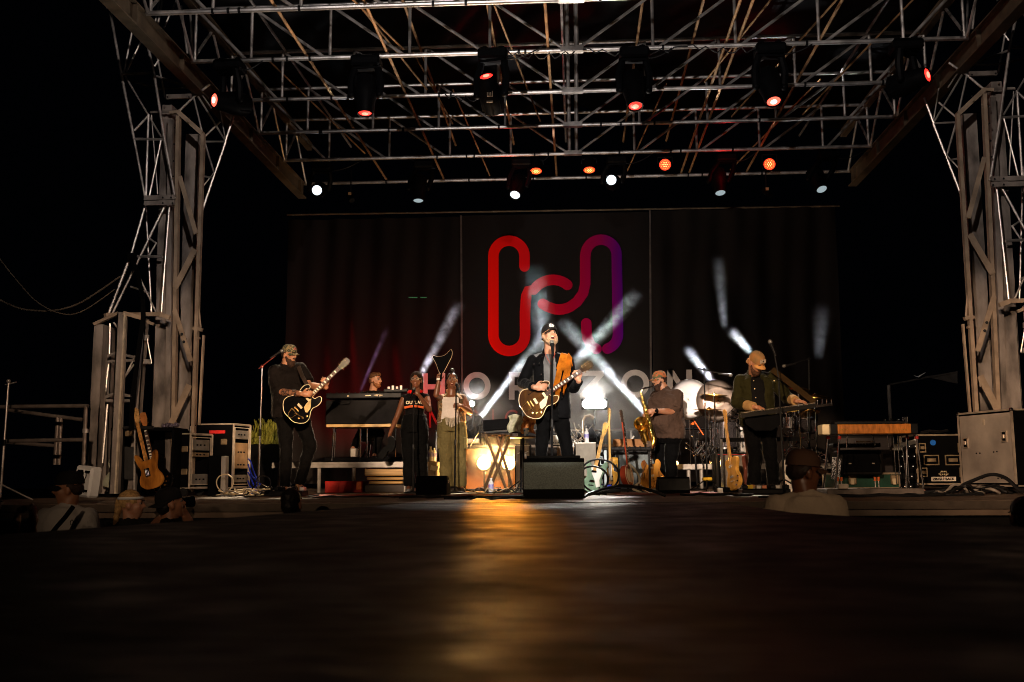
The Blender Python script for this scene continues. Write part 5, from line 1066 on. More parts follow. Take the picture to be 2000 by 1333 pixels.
def sunburst(name, c0, c1, c2):
    m, N, L, b = nt(name); b.inputs['Roughness'].default_value = .38; b.inputs['Specular IOR Level'].default_value = .06
    tc = N.new('ShaderNodeTexCoord'); gr = N.new('ShaderNodeTexNoise'); gr.inputs['Scale'].default_value = 5; gr.inputs['Detail'].default_value = 6; mp = N.new('ShaderNodeMapping'); mp.inputs['Scale'].default_value = (1.5, 1, .5); L.new(tc.outputs['Object'], mp.inputs[0]); L.new(mp.outputs[0], gr.inputs[0])
    rp = N.new('ShaderNodeValToRGB'); e = rp.color_ramp.elements; e[0].position = .32; e[0].color = (*c0, 1); e[1].position = .68; e[1].color = (*c2, 1); k = e.new(.5); k.color = (*c1, 1)
    L.new(gr.outputs[0], rp.inputs[0]); L.new(rp.outputs[0], b.inputs['Base Color']); MATS[name] = m; return m
brn = sunburst('walnut_gloss', (.006, .002, .0005), (.036, .012, .001), (.09, .034, .003)); sbt = sunburst('worn_sunburst', (.09, .03, .008), (.42, .16, .025), (.6, .27, .05))
redwood = mat('red_mahogany', (.35, .05, .02), .3, coat=.4)
M = gframe(P(1053, 780, Y0 - .26), P(1160, 708, Y0 - .34), (.1, -1, .12))
guitar('electric_guitar', 'brown semi-hollow guitar with a cream pickguard played by the main singer', 'guitar', M, 'semi', redwood, brn, binding=yellowm if False else cream, guard=cream, headm=mat('brown_headstock', (.012, .006, .003), .7, spec=.05), neckm=redwood, sc_=.86)
M = gframe(P(592, 789, Y1 - .42), P(686, 698, Y1 - .4), (.12, -1, .1))
guitar('electric_guitar', 'black semi-hollow guitar with cream edges played by the left guitarist', 'guitar', M, 'semi', gloss, gloss, binding=cream, guard=mat('gold_pickguard', (.6, .45, .2), .3), headm=gloss, neckm=maple, sc_=1.0)
def strap(name, pts, wd, m_, parent=None, lab=None, cat=None):
    q = MB(); pts = [V(p_) for p_ in pts]
    for a, b in zip(pts, pts[1:]): q.flat(a, b + (b - a).normalized() * .01, wd, .006)
    return tag(q.build(name, m_, parent), lab, cat) if lab else q.build(name, m_, parent)
suede = cloth('orange_suede', (.27, .08, .006), .3, 14)
fs = thing('guitar_strap', 'orange suede strap with long fringe over the main singer\'s shoulder', 'strap', P(1100, 740, Y0 - .2))
q = MB(); q.flat(P(1103, 692, Y0 - .13), P(1094, 722, Y0 - .215), .085, .012); q.flat(P(1094, 720, Y0 - .215), P(1084, 762, Y0 - .235), .06, .01); q.flat(P(1103, 693, Y0 - .13), P(1105, 692, Y0 + .1), .085, .012); q.build('strap_band', suede, fs)
q = MB()
for i in range(44):
    u = i / 43; a = P(1110 - 13 * u, 690 + 56 * u, Y0 - .17 - .06 * min(1, u * 2)); q.path([a, a + V((.02 + .02 * random.random(), -.015, -.05)), a + V((.012 + .04 * random.random() * (1 - u), -.01, -.1 - .07 * random.random()))], [.006, .006, .003], n=4)
for i in range(10):
    u = i / 9; a = P(1095 - 10 * u, 745 + 20 * u, Y0 - .25); q.path([a, a + V((.004 * random.uniform(-1, 1), 0, -.1 - .05 * random.random()))], [.006, .003], n=4)
q.build('fringe', suede, fs)
strap('guitar_strap', [P(1508, 722, Y6 - .14), P(1525, 735, Y6 - .18), P(1560, 762, Y6 - .3), P(1590, 785, Y6 - .38)], .07, mat('brown_leather', (.028, .016, .006), .8, spec=.04), None, 'wide brown strap from the capped musician\'s shoulder to the lap steel', 'strap')
strap('guitar_strap', [P(583, 716, Y1 - .08), P(590, 735, Y1 - .24), P(600, 752, Y1 - .32)], .05, mat('dark_leather', (.03, .02, .015), .6), None, 'dark narrow strap on the left guitarist\'s shoulder', 'strap')
# lap steel on strap
ls = thing('lap_steel', 'long dark lap steel held level by the musician in the tan cap', 'lap steel', P(1520, 805, Y6 - .45)); a, b = P(1447, 813, Y6 - .45), P(1592, 793, Y6 - .47); d = DIR(a, b)
q = MB(); q.flat(a, b, .11, .045, up=(0, -.05, 1)); q.build('body', mat('dark_walnut', (.004, .003, .002), .4, spec=.1), ls)
q = MB(); q.flat(a + V((0, -.0, .036)), b + V((0, .02, .036)), .05, .01, up=(0, -.08, 1)); q.build('fretboard', mat('speckled_board', (.1, .08, .06), .35, .2, var=.9, vscale=60), ls)
q = MB(); q.flat(b, P(1625, 789, Y6 - .47), .06, .03, up=(0, -.3, 1)); [q.tube(P(1597 + i * 9, 792 - i, Y6 - .5), P(1597 + i * 9, 784 - i, Y6 - .5), .006) for i in range(4)]; [q.ell(P(1597 + i * 9, 783 - i, Y6 - .5), .009) for i in range(4)]; q.build('headstock', chrome, ls)
q = MB(); q.box(P(1548, 803, Y6 - .49), (.14, .004, .018), Matrix.Rotation(-.13, 3, 'Y')); q.build('name_plate', mat('gold_print', (.6, .4, .08), .4), ls)
q = MB(); q.prism([(-.22, .05), (.25, .08), (.2, -.05), (.1, -.12), (-.1, -.12), (-.2, -.04)], at(FRONT, P(1490, 822, Y6 - .4)), -.03, .03); q.build('body_lower', blackm, ls)
# ================================================================ SAXOPHONE
sx_ = thing('saxophone', 'golden brass tenor saxophone with its bell facing the audience side', 'saxophone', P(1262, 860, Y5 - .35)); sY = Y5 - .42
q = MB(); pth = crom([tuple(P(1277, 753, Y5 - .22)), tuple(P(1268, 757, sY + .1)), tuple(P(1256, 760, sY)), tuple(P(1252, 768, sY))], 5, False); q.path([V(c) for c in pth], [.008 + .009 * i / len(pth) for i in range(len(pth))], n=10); q.build('neck_pipe', chrome, sx_)
q = MB(); pts = [P(1252, 767, sY), P(1259, 795, sY), P(1268, 830, sY), P(1275, 853, sY), P(1277, 863, sY), P(1272, 870, sY), P(1265, 868, sY), P(1261, 858, sY), P(1257, 843, sY), P(1254, 832, sY - .02)]
cp_ = crom([tuple(c) for c in pts], 4, False); rr = crom([(.016,), (.024,), (.033,), (.04,), (.043,), (.046,), (.05,), (.056,), (.066,), (.085,)], 4, False); q.path([V(c) for c in cp_], [r[0] for r in rr], n=18); q.build('body_tube', brass, sx_, sharp=0)
q = MB(); bc = P(1253, 829, sY - .04); q.lathe([(.062, -.06), (.075, -.02), (.1, .02), (.108, .024), (.1, .016), (.07, -.02), (0, -.05)], bc, (-.25, -.85, .35), 26); q.build('bell', brass, sx_, sharp=0)
q = MB()
for i in range(17):
    t = i / 16; c = P(1254 + 22 * t, 774 + 82 * t, sY - .035 - .02 * t); q.lathe([(.012 + .007 * t, 0), (.012 + .007 * t, .008), (0, .012)], c, (random.uniform(-.7, .3), -1, .1), 10); q.tube(c, c + V((.03, .0, -.05)), .003, n=5)
for e in (-1, 1): q.tube(P(1254 + e * 4, 775, sY - .03), P(1275 + e * 5, 855, sY - .05), .0035, n=5)
q.build('key', mat('bright_brass', (.95, .66, .22), .15, 1), sx_)
# ================================================================ STANDS
def mic_at(c, d, parent, col=black):
    q = MB(); d = V(d).normalized(); q.lathe([(.012, -.16), (.018, -.04), (.024, -.01)], c, d, 12); h = q.build('microphone', col, parent)
    q = MB(); q.ell(c + d * .012, (.026, .026, .03), frame(d)); q.build('mic_grille', mat('mic_mesh', (.2, .19, .18), .5, .8, var=.6, vscale=200), h, sharp=0)
def mic_stand(label, foot, top, mic_c, mic_d, base='tripod', boom=None, group='microphone stands', r=.010, m_=black, name='microphone_stand'):
    t = thing(name, label, 'stand', (foot.x, foot.y, foot.z), group); q = MB(); q.tube(foot + V((0, 0, .03)), foot.lerp(top, .5), .013, n=8); q.tube(foot.lerp(top, .48), top, r, n=8); q.build('pole', m_, t)
    q = MB(); q.tube(foot.lerp(top, .46), foot.lerp(top, .51), .018, n=10); q.build('clutch', black, t)
    if base == 'tripod':
        for a in (20, 140, 260): q = MB(); q.tube(foot + V((0, 0, .17)), foot + V((.3 * cos(RD(a)), .3 * sin(RD(a)), .012)), .009, n=6); q.build('leg', m_, t)
    else: q = MB(); q.lathe([(.13, 0), (.13, .015), (.05, .03), (.015, .035)], foot, (0, 0, 1), 24); q.build('base_plate', m_, t)
    if boom: q = MB(); q.tube(boom[0], boom[1], .008, n=6); q.ell(top, .022); q.build('boom_arm', boom[2] if len(boom) > 2 else m_, t)
    if mic_c is not None: mic_at(mic_c, mic_d, t)
    return t
mic_stand('straight black microphone stand right in front of the main singer\'s mouth', Fl(1077, Y0 - .42, 0), P(1079, 676, Y0 - .42), P(1078, 671, Y0 - .36), (-.1, .5, 1), 'plate', r=.0115)
mic_stand('chrome boom stand beside the left guitarist with its microphone near his cap', Fl(505, 12.6, 0), P(512, 716, 12.6), P(549, 687, 12.7), (.8, .25, .55), boom=(P(505, 721, 12.6), P(545, 690, 12.7), mat('red_chrome', (.5, .12, .1), .25, .8)), m_=chrome)
mic_stand('slim stand in front of the braided singer', Fl(807, Y3 - .42, 0), P(808, 778, Y3 - .42), P(808, 762, Y3 - .36), (.15, .6, .6), 'plate', m_=black)
mic_stand('slim black stand gripped by the singer in olive trousers', Fl(888, Y4 - .35, 0), P(891, 760, Y4 - .35), P(892, 752, Y4 - .32), (-.2, .6, .6), 'plate')
mic_stand('tall tilted microphone stand in front of the lap steel player', Fl(1531, 12.1, 0), P(1521, 742, 12.1), P(1505, 670, 12.1), (-.3, .1, .9), boom=(P(1523, 748, 12.1), P(1509, 676, 12.1)))
mic_stand('tall boom stand over the clear cymbals with a yellow tripod collar', Fl(1381, 14.6, 0), P(1375, 722, 14.6), P(1425, 733, 14.6), (1, 0, -.15), boom=(P(1362, 720, 14.6), P(1416, 731, 14.6)))
mic_stand('overhead boom stand right of the lap steel player', Fl(1581, 15.2, 0), P(1580, 702, 15.2), P(1533, 715, 15.2), (-1, 0, -.2), boom=(P(1583, 700, 15.2), P(1540, 713, 15.2)))
mic_stand('stand with small percussion clamped beside the bright starburst lamp', Fl(1017, 13.4, 0), P(1018, 800, 13.4), None, None)
mic_stand('thin yellow-tipped stand between the main singer\'s legs and his guitar', Fl(1050, 11.6, 0), P(1050, 823, 11.6), None, None, 'plate')
mic_stand('drum microphone stand with a red clip beside the brown T-shirt', Fl(1362, 15.6, 0), P(1353, 828, 15.6), P(1351, 806, 15.6), (0, 0, 1), 'plate', boom=(P(1353, 818, 15.6), P(1374, 850, 15.6), orangem))
mic_stand('dim stand at the far left edge beyond the railing', Fl(3, 10.2, 0), P(17, 745, 10.2), None, None, boom=(P(10, 752, 10.2), P(32, 747, 10.2)), m_=steel)
q = MB(); q.cbox(Fl(1381, 14.6, .17), (.13, .09, .04), .01); tag(q.build('stand_collar', yellowm), 'yellow plastic collar on the tripod stand left of the second guitar rack', 'collar')
# ================================================================ WEDGES AND AMPS
def wedge(label, x0, x1, yb, yt, Y, dep, fm, bm_, group, tilt=.5):
    a, b = P(x0, yb, Y), P(x1, yb, Y); h = P(x0, yt, Y).z; w_ = b.x - a.x; c = V(((a.x + b.x) / 2, Y, 0)); t = thing('stage_monitor', label, 'stage monitor', c, group)
    M = Matrix(((0, 0, 1, c.x), (1, 0, 0, c.y), (0, 1, 0, 0), (0, 0, 0, 1)))  # local x -> Y, y -> Z, z -> X
    q = MB(); q.prism([(0, .005), (0, h * .2), (.02, h * .93), (.05, h), (dep * .45, h * .98), (dep, h * .35), (dep, .005)], M, -w_ / 2, w_ / 2); q.build('cabinet', bm_, t)
    q = MB(); q.prism([(-.008, h * .24), (.012, h * .9), (.022, h * .9), (.002, h * .24)], M, -w_ / 2 + .006, w_ / 2 - .006); q.build('grille', fm, t)
    return t, c, w_, h
t, c, w_, h = wedge('large grey-grilled wedge monitor at the main singer\'s feet', 1022, 1142, 976, 896, 10.25, .55, grille, vinyl, 'wedge monitors on the stage')
q = MB(); q.cbox(c + V((.0, .08, h + .012)), (w_ * .88, .12, .03), .004); q.build('top_lip', vinyl, t)
t, c, w_, h = wedge('black wedge monitor in front of the two backing singers', 812, 872, 975, 930, 12.6, .42, blackm, blackm, 'wedge monitors on the stage')
q = MB(); q.cbox(c + V((w_ / 2 + .004, .12, h * .7)), (.01, .09, .04), .003); q.build('handle', alu, t)
t, c, w_, h = wedge('black wedge monitor in front of the saxophone player', 1286, 1348, 975, 932, 12.4, .42, gloss, blackm, 'wedge monitors on the stage')
q = MB(); q.cbox(c + V((w_ / 2 + .004, .12, h * .7)), (.01, .09, .04), .003); q.build('handle', alu, t)
def pbox(x0, y0, x1, y1, Y, dep, floor=None):
    a, b = P(x0, y1, Y), P(x1, y0, Y); z0 = a.z if floor is None else floor; return V(((a.x + b.x) / 2, Y + dep / 2, (z0 + b.z) / 2)), V((b.x - a.x, dep, b.z - z0))
def amp(label, x0, y0, x1, y1, Y, dep, fm, group=None, floor=0, cat='amplifier', name='amp_cabinet', trim=alu, face=.06, casters=False):
    c, d = pbox(x0, y0, x1, y1, Y, dep, floor); t = thing(name, label, cat, V((c.x, c.y, c.z - d.z / 2)), group)
    q = MB(); q.cbox(c, d, .012); q.build('cabinet', vinyl, t); q = MB(); q.cbox(c - V((0, d.y / 2 + .004, 0)), (d.x - face, .012, d.z - face), .004); q.build('grille_cloth', fm, t)
    if trim:
        q = MB(); [q.box(c + V((0, -d.y / 2 - .006, e * (d.z / 2 - face / 2))), (d.x - face * .5, .012, .008)) for e in (-1, 1)]; q.build('trim', trim, t)
    return t, c, d
woodbr = mat('brown_amp_front', (.11, .045, .014), .6, var=.15)
amp('wide brown amplifier right behind the two round amber lamps', 906, 873, 1012, 958, 16.0, .3, woodbr, trim=chrome)
t, c, d = amp('narrow silver-grey speaker cabinet beside the crossed keyboard stand', 1006, 868, 1036, 952, 14.6, .35, gcloth, face=.03)
q = MB(); q.path([c + V((-.07, -.19, .2)), c + V((-.02, -.2, .225)), c + V((.03, -.19, .21)), c + V((.08, -.19, .235))], .007); q.build('badge', white, t)
t, c, d = amp('tall brown-grey cabinet behind the big wedge monitor, a bottle standing on it', 1124, 864, 1165, 955, 14.8, .4, gcloth, face=.02)
t, c, d = amp('lower brown cabinet seen between the main singer\'s legs', 1088, 872, 1122, 950, 15.2, .4, mat('brown_cloth', (.2, .13, .09), .9), face=.02)
q = MB(); q.path([c + V((-.05, -.215, .22)), c + V((0, -.22, .25)), c + V((.06, -.215, .23))], .008); q.build('badge', white, t)
t, c, d = amp('white amplifier head resting on the brown cabinet behind the singer\'s legs', 1078, 849, 1098, 871, 15.2, .25, white, floor=P(1088, 871, 15.2).z, name='guitar_amplifier', face=.02, trim=None)
q = MB(); [q.tube(c + V((-.05 + i * .033, -.14, -.04)), c + V((-.05 + i * .033, -.155, -.04)), .009) for i in range(4)]; q.build('knob', black, t)
t, c, d = amp('pale blue-grey amplifier behind the guitar rack with a lit control strip', 1200, 884, 1284, 955, 15.3, .3, mat('slate_blue_cloth', (.16, .19, .2), .8), face=.03)
q = MB(); q.box(c + V((0, -.17, d.z / 2 + .03)), (d.x, .3, .06)); q.build('control_strip', black, t)
q = MB(); q.cbox(c + V((0, .02, d.z / 2 + .13)), (d.x, .26, .14), .01); q.build('tolex_head', mat('amber_tolex', (.3, .14, .05), .6), t)
amp('black amplifier behind the lap steel player, red piping along its top', 1398, 884, 1480, 958, 14.9, .35, blackm, trim=redm)
# ================================================================ ROAD CASES
def hardware_case(label, c, d, yaw, fm, group=None, edge=alu, name='road_case', cat='road case'):
    R = Matrix.Rotation(yaw, 3, 'Z'); t = thing(name, label, cat, V((c.x, c.y, c.z - d.z / 2)), group); q = MB(); q.box(c, d, R); q.build('shell', fm, t)
    q = MB(); e = .022
    for sx in (-1, 1):
        for sy in (-1, 1): q.box(c + R @ V((sx * d.x / 2, sy * d.y / 2, 0)), (e, e, d.z + .004), R)
    for sz in (-1, 1):
        for s in (-1, 1): q.box(c + R @ V((0, s * d.y / 2, sz * d.z / 2)), (d.x + .004, e * .95, e * .95), R); q.box(c + R @ V((s * d.x / 2, 0, sz * d.z / 2)), (e * .9, d.y + .004, e * .9), R)
    q.build('edging', edge, t)
    for sx in (-1, 1):
        for sz in (-1, 1): q = MB(); q.ell(c + R @ V((sx * d.x / 2, -d.y / 2, sz * d.z / 2)), .024, nu=10, nv=7); q.build('corner_ball', chrome, t)
    return t, R
def latch(t, c, R, w_, h_, m_=None):
    q = MB()
    for s in (-1, 1): q.box(c + R @ V((s * w_ / 2, 0, 0)), (.012, .014, h_), R); q.box(c + R @ V((0, -.0005, s * h_ / 2)), (w_ + .012, .014, .0125), R)
    f = q.build('recess_frame', m_ or mat('aged_steel', (.4, .3, .18), .4, .7), t); q = MB(); q.box(c, (w_ * .95, .008, h_ * .95), R); q.build('recess_plate', blackm, f)
    q = MB(); q.cbox(c - R @ V((0, .012, 0)), (w_ * .62, .02, h_ * .4), .005, R); q.build('grip', m_ or mat('aged_steel', (0, 0, 0)), f)
# big aluminium case at right: two visible faces
cx, cy = P(1880, 950, 12.6), P(1985, 950, 11.75); zt_ = P(1985, 800, 11.75).z; zb = P(1985, 955, 11.75).z + .03
ux = (cy - cx); ux.z = 0; L1 = ux.length; ux.normalize(); uy = V((-ux.y, ux.x, 0)); dpt = .75; cc = (cx + cy) / 2 + uy * dpt / 2; cc.z = (zt_ + zb) / 2; yaw = math.atan2(ux.y, ux.x)
t, R = hardware_case('huge bare aluminium road case at the far right of the stage', cc, V((L1, dpt, zt_ - zb)), yaw, blackm, edge=mat('worn_edge', (.6, .5, .4), .4, .5))
q = MB(); q.box(cc - uy * (dpt / 2 + .003), (L1 - .05, .004, zt_ - zb - .06), R)
am, N, L, b = nt('scuffed_aluminium_sheet'); b.inputs['Metallic'].default_value = .25
tc = N.new('ShaderNodeTexCoord'); n1 = N.new('ShaderNodeTexNoise'); n1.inputs['Scale'].default_value = 2.2; n1.inputs['Detail'].default_value = 7; L.new(tc.outputs['Object'], n1.inputs[0]); rp = N.new('ShaderNodeValToRGB'); rp.color_ramp.elements[0].color = (.34, .29, .25, 1); rp.color_ramp.elements[1].color = (.6, .52, .44, 1); rp.color_ramp.elements[0].position = .35; rp.color_ramp.elements[1].position = .65; L.new(n1.outputs[0], rp.inputs[0]); L.new(rp.outputs[0], b.inputs['Base Color'])
n2 = N.new('ShaderNodeTexNoise'); n2.inputs['Scale'].default_value = 60; L.new(tc.outputs['Object'], n2.inputs[0]); mr = N.new('ShaderNodeMapRange'); mr.inputs['To Min'].default_value = .3; mr.inputs['To Max'].default_value = .7; L.new(n2.outputs[0], mr.inputs[0]); L.new(mr.outputs[0], b.inputs['Roughness'])
q.build('metal_sheet', am, t)
def onface(u, v, o=.012): return cc + ux * (u * L1 / 2) + V((0, 0, v * (zt_ - zb) / 2)) - uy * (dpt / 2 + o)
for u, v in ((-.74, .18), (.72, .3)): latch(t, onface(u, v), R, .07, .11, mat('steel_frame', (.6, .5, .4), .35, .7))
q = MB()
for u, v in ((-.35, -.12), (-.22, -.12), (.3, -.1), (.42, -.09), (-.3, -.8), (-.18, -.8), (.4, -.8), (.53, -.8)): q.tube(onface(u, v, .004), onface(u, v, .014), .008, n=8)
q.build('bolt', black, t); q = MB(); q.lathe([(.022, 0), (.022, .003), (0, .003)], onface(-.02, .76, .004), -uy, 18); q.box(onface(-.02, .68, .006), (.035, .003, .03), R); q.build('sticker', mat('cream_sticker', (.6, .5, .38), .5), t)
rc = cc + ux * (L1 / 2)
q = MB(); q.lathe([(.045, 0), (.045, .003), (0, .003)], rc - uy * .1 + V((0, 0, .38)) + ux * .003, ux, 20); q.build('blue_sticker', mat('blue_sticker', (.01, .14, .6), .5), t)
# wheels
for a in (-.4, .4): q = MB(); q.lathe([(.05, -.02), (.05, .02)], cc + ux * a * L1 - uy * .25 + V((0, 0, -(zt_ - zb) / 2 - .045)), uy, 16); q.build('caster_wheel', rubber, t)
# black case with recessed handles and stencilled label
c, d = pbox(1793, 850, 1884, 948, 12.9, .6, None); c.z += .0; d.z = P(1840, 850, 12.9).z - .1; c.z = .1 + d.z / 2
t, R = hardware_case('black road case with a blue round sticker and a white ZINGLE BACK label', c, d, 0, blackm, edge=mat('old_edge', (.33, .26, .18), .5, .4))
fy = c.y - d.y / 2
for px, py, w_, h_ in ((1819, 899, .17, .11), (1861, 899, .17, .11)): latch(t, P(px, py, fy - .008), Matrix.Identity(3), w_, h_)
for px, py in ((1801, 875, ), (1878, 875), (1804, 923), (1881, 923)): latch(t, P(px, py, fy - .008), Matrix.Identity(3), .075, .1)
q = MB(); q.lathe([(.034, 0), (.034, .004), (0, .004)], P(1822, 865, fy - .002), (0, -1, 0), 20); q.build('blue_sticker', mat('blue_sticker', (0, 0, 0)), t)
q = MB(); q.box(P(1843, 936, fy - .004), (.29, .004, .052)); lb = q.build('label_plate', mat('label_white', (.7, .62, .52), .6), t)
q = MB(); q.text('ZINGLE BACK', at(FRONT, P(1843, 938.2, fy - .008)), .04, .001, bold=.0016); q.build('lettering', blackm, lb)
q = MB(); q.path([P(1843 + x, 926 + y, fy - .006) for x, y in ((-10, 0), (0, 6.5), (10, 0), (5, -3))], .0025, n=4); q.path([P(1843 + x, 926 + y, fy - .006) for x, y in ((-10, 0), (-5, -3))], .0025, n=4)
for i, x in enumerate((-4.5, -1.5, 1.5, 4.5)): q.box(P(1843 + x, 921.5, fy - .006), (.012, .003, .016))
for i, x in enumerate((-6, -2, 2, 6)): q.box(P(1843 + x, 927, fy - .006), (.016, .003, .018))
q.build('diamond_emblem', mat('gold_cream_print', (.5, .4, .25), .6), t)
q = MB(); q.path([P(1800, 845, 12.9), P(1815, 842, 12.8), P(1835, 844, 12.9), P(1850, 841, 13)], .018); tag(q.build('cable_coil', rubber), 'dark cable bundle lying on the black road case with the blue sticker', 'cable')
# left cases: open rack fronts turned to the right
def open_rack(label, x0, x1, x2, yt, yb, Y, units, tape=None, group='open flight case racks at the left', wh=True):
    """black side from x0 to x1, open front from x1 to x2"""
    zt2 = P(x1, yt, Y).z; z0 = .1; a = P(x1, yb, Y); b = P(x2, yb, Y + .38); l = P(x0, yb, Y + .03); a.z = b.z = l.z = 0; u = (b - a); Lf = u.length; u.normalize(); n = V((u.y, -u.x, 0)); W = (a - l).length
    t = thing('rack_case', label, 'road case', V((a.x, a.y, 0)), group); Rf = Matrix((u, -n, V((0, 0, 1)))).transposed()
    cen = a + u * Lf / 2 - n * 0; Z = (z0 + zt2) / 2; H = zt2 - z0
    ls_ = a + (l - a) ; sd = (l - a).normalized(); nn = V((sd.y, -sd.x, 0));
    if nn.y > 0: nn = -nn
    # shell: walls
    q = MB(); D = sd * W
    q.loft([[a + V((0, 0, z0)), a + D + V((0, 0, z0)), a + D + u * Lf + V((0, 0, z0)), b + V((0, 0, z0)) + D * .0 + D * .02], [a + V((0, 0, zt2)), a + D + V((0, 0, zt2)), a + D + u * Lf + V((0, 0, zt2)), b + V((0, 0, zt2)) + D * .02]]) if False else None
    for (p0, p1) in ((a, a + D), (b, b + D)):
        m_ = (p0 + p1) / 2; q.flat(V((m_.x, m_.y, z0)), V((m_.x, m_.y, zt2)), W, .012, up=nn)
    for z in (z0, zt2): q.add([V((p_.x, p_.y, z + e)) for e in (-.006, .006) for p_ in (a, a + D, b + D, b)], [(0, 1, 2, 3), (7, 6, 5, 4), (0, 4, 5, 1), (1, 5, 6, 2), (2, 6, 7, 3), (3, 7, 4, 0)], False)
    m_ = (a + D + b + D) / 2; q.flat(V((m_.x, m_.y, z0)), V((m_.x, m_.y, zt2)), Lf, .012, up=n); q.build('shell', blackm, t)
    q = MB()
    for z in (z0, zt2): q.tube(V((a.x, a.y, z)), V((b.x, b.y, z)), .014, n=4); q.tube(V((a.x, a.y, z)), V(((a + D).x, (a + D).y, z)), .012, n=4)
    for p_ in (a, b): q.tube(V((p_.x, p_.y, z0)), V((p_.x, p_.y, zt2)), .014, n=4)
    for z in (z0 + .04, zt2 - .04): q.flat(V((a.x, a.y, z)) + u * .03, V((b.x, b.y, z)) - u * .03, .01, .01)
    for s_ in (.03, Lf - .03): p_ = a + u * s_; q.box(V((p_.x, p_.y, Z)) + n * .004, (.012, .01, H - .08), Rf)
    q.build('edging', mat('bright_edge', (.72, .62, .5), .35, .5), t)
    for zf, hf, mm in units:
        q = MB(); p_ = a + u * Lf / 2 - n * .02; q.cbox(V((p_.x, p_.y, z0 + H * zf)), (Lf - .09, .04, H * hf), .004, Rf); un = q.build('rack_unit', mm, t)
        q = MB(); [q.tube(V((p_.x, p_.y, z0 + H * zf)) + u * (k * .06) + n * .02, V((p_.x, p_.y, z0 + H * zf)) + u * (k * .06) + n * .035, .01, n=8) for k in (-1.3, -.3, .9)]; q.build('knob', black, un)
    lf = a + D * .25
    for zf in ((.3, .72)): q = MB(); q.cbox(V((lf.x, lf.y, z0 + H * zf)) + nn * .012, (.085, .02, .075), .008, Matrix((sd, -nn, V((0, 0, 1)))).transposed()); q.build('butterfly_latch', mat('aged_steel', (0, 0, 0)), t)
    if tape: p_ = a + D * .45; q = MB(); q.box(V((p_.x, p_.y, z0 + H * .88)) + nn * .009, (W * .45, .004, .04), Matrix((sd, -nn, V((0, 0, 1)))).transposed()); q.build('red_tape', mat('red_tape', (.6, .02, .02), .6), t)
    if wh:
        for k in (.15, .85): p_ = a + D * k; q = MB(); q.lathe([(.05, -.02), (.05, .02)], V((p_.x, p_.y, .05)) - n * .03, nn, 14); q.build('caster_wheel', rubber, t)
    return t, V((a.x, a.y, zt2)) + D * .5 + u * Lf * .5
tanp = mat('tan_panel', (.36, .23, .12), .6); silv = mat('silver_panel', (.3, .28, .25), .4, .5)
open_rack('tall open rack case with a strip of red tape, right of the coffee cup', 384, 453, 486, 829, 942, 13.1, ((.84, .14, silv), (.56, .3, tanp), (.36, .12, tanp), (.14, .12, silv)), tape=True)
t, top = open_rack('lower open rack case with a white coffee cup standing on it', 333, 369, 412, 848, 938, 12.7, ((.8, .2, silv), (.62, .08, mat('bronze_panel', (.35, .25, .15), .4, .5)), (.16, .2, silv)))
cup = thing('coffee_cup', 'white paper cup with a dark lid on the lower rack case', 'cup', top); q = MB(); q.lathe([(.028, 0), (.036, .1)], top + V((0, 0, .007)), (0, 0, 1), 16); q.build('cup_body', white, cup); q = MB(); q.lathe([(.039, .1), (.039, .112), (.034, .122), (0, .122)], top + V((0, 0, .007)), (0, 0, 1), 16); q.build('cup_lid', black, cup)
q = MB(); c, d = pbox(430, 891, 441, 960, 12.5, .12, 0); q.cbox(c, d, .006); tag(q.build('metal_bracket_panel', alu), 'bare silver panel standing upright in front of the two rack cases', 'panel')
q = MB(); c, d = pbox(405, 890, 430, 960, 12.6, .2, 0); q.cbox(c, d, .01); tag(q.build('pedal_case', blackm), 'small black case standing left of the bare silver panel', 'case')
# guitar locker at left
gl = thing('guitar_rack', 'black flight case guitar rack with tubular handle at the left of the stage', 'rack', Fl(290, 12.2, 0))
c, d = pbox(204, 838, 338, 960, 12.45, .5, .02)
q = MB(); q.box(c + V((0, d.y / 2, 0)), (d.x, .02, d.z)); q.box(c + V((0, 0, -d.z / 2 + .02)), (d.x, d.y, .05)); q.box(c + V((.02, 0, d.z / 2)), (d.x * .94, d.y, .04)); q.box(c + V((d.x / 2, 0, 0)), (.03, d.y, d.z)); q.build('case_shell', blackm, gl)
for px, w_ in ((238, 9), (264, 2.5)): q = MB(); a, b = P(px, 838, 12.3), P(px - 1, 960, 12.3); b.z = 0; q.flat(b, a, w_ * SZ(12.3), .03); q.build('upright', black if w_ > 5 else alu, gl)
q = MB(); q.path([P(217, 905, 12.2), P(219, 870, 12.2), P(232, 838, 12.2), P(250, 835, 12.2), P(300, 836, 12.25)], .02, n=8); q.build('padded_handle', rubber, gl)
q = MB(); q.cbox(P(252, 847, 12.28), (.1, .02, .07), .01); q.build('butterfly_latch', mat('aged_steel', (0, 0, 0)), gl)
q = MB(); q.cbox(P(253, 905, 12.5), (.16, .02, .4), .01); q.build('felt_divider', mat('dark_felt', (.03, .03, .03), .95), gl)
q = MB(); a = P(340, 832, 12.5); [q.cbox(a + V((-.12 + .05 * i, 0, .01 * (i % 2))), (.045, .1, .05), .01) for i in range(4)]; tag(q.build('accessory_box', mat('glitter_box', (.25, .22, .3), .3, .6, var=.9, vscale=80)), 'small glittery boxes on top of the guitar rack', 'box')
M = gframe(P(293, 922, 12.05), P(262, 790, 12.0), (-.25, -1, .05))
guitar('electric_guitar', 'worn sunburst guitar with its back showing on the left rack', 'guitar', M, 'strat', sbt, None, headm=mat('pale_maple', (.62, .36, .13), .4), back=True, group='guitars on the left rack', neckm=mat('tiger_maple', (.5, .24, .07), .4, var=.5, vscale=30), neck=.6)
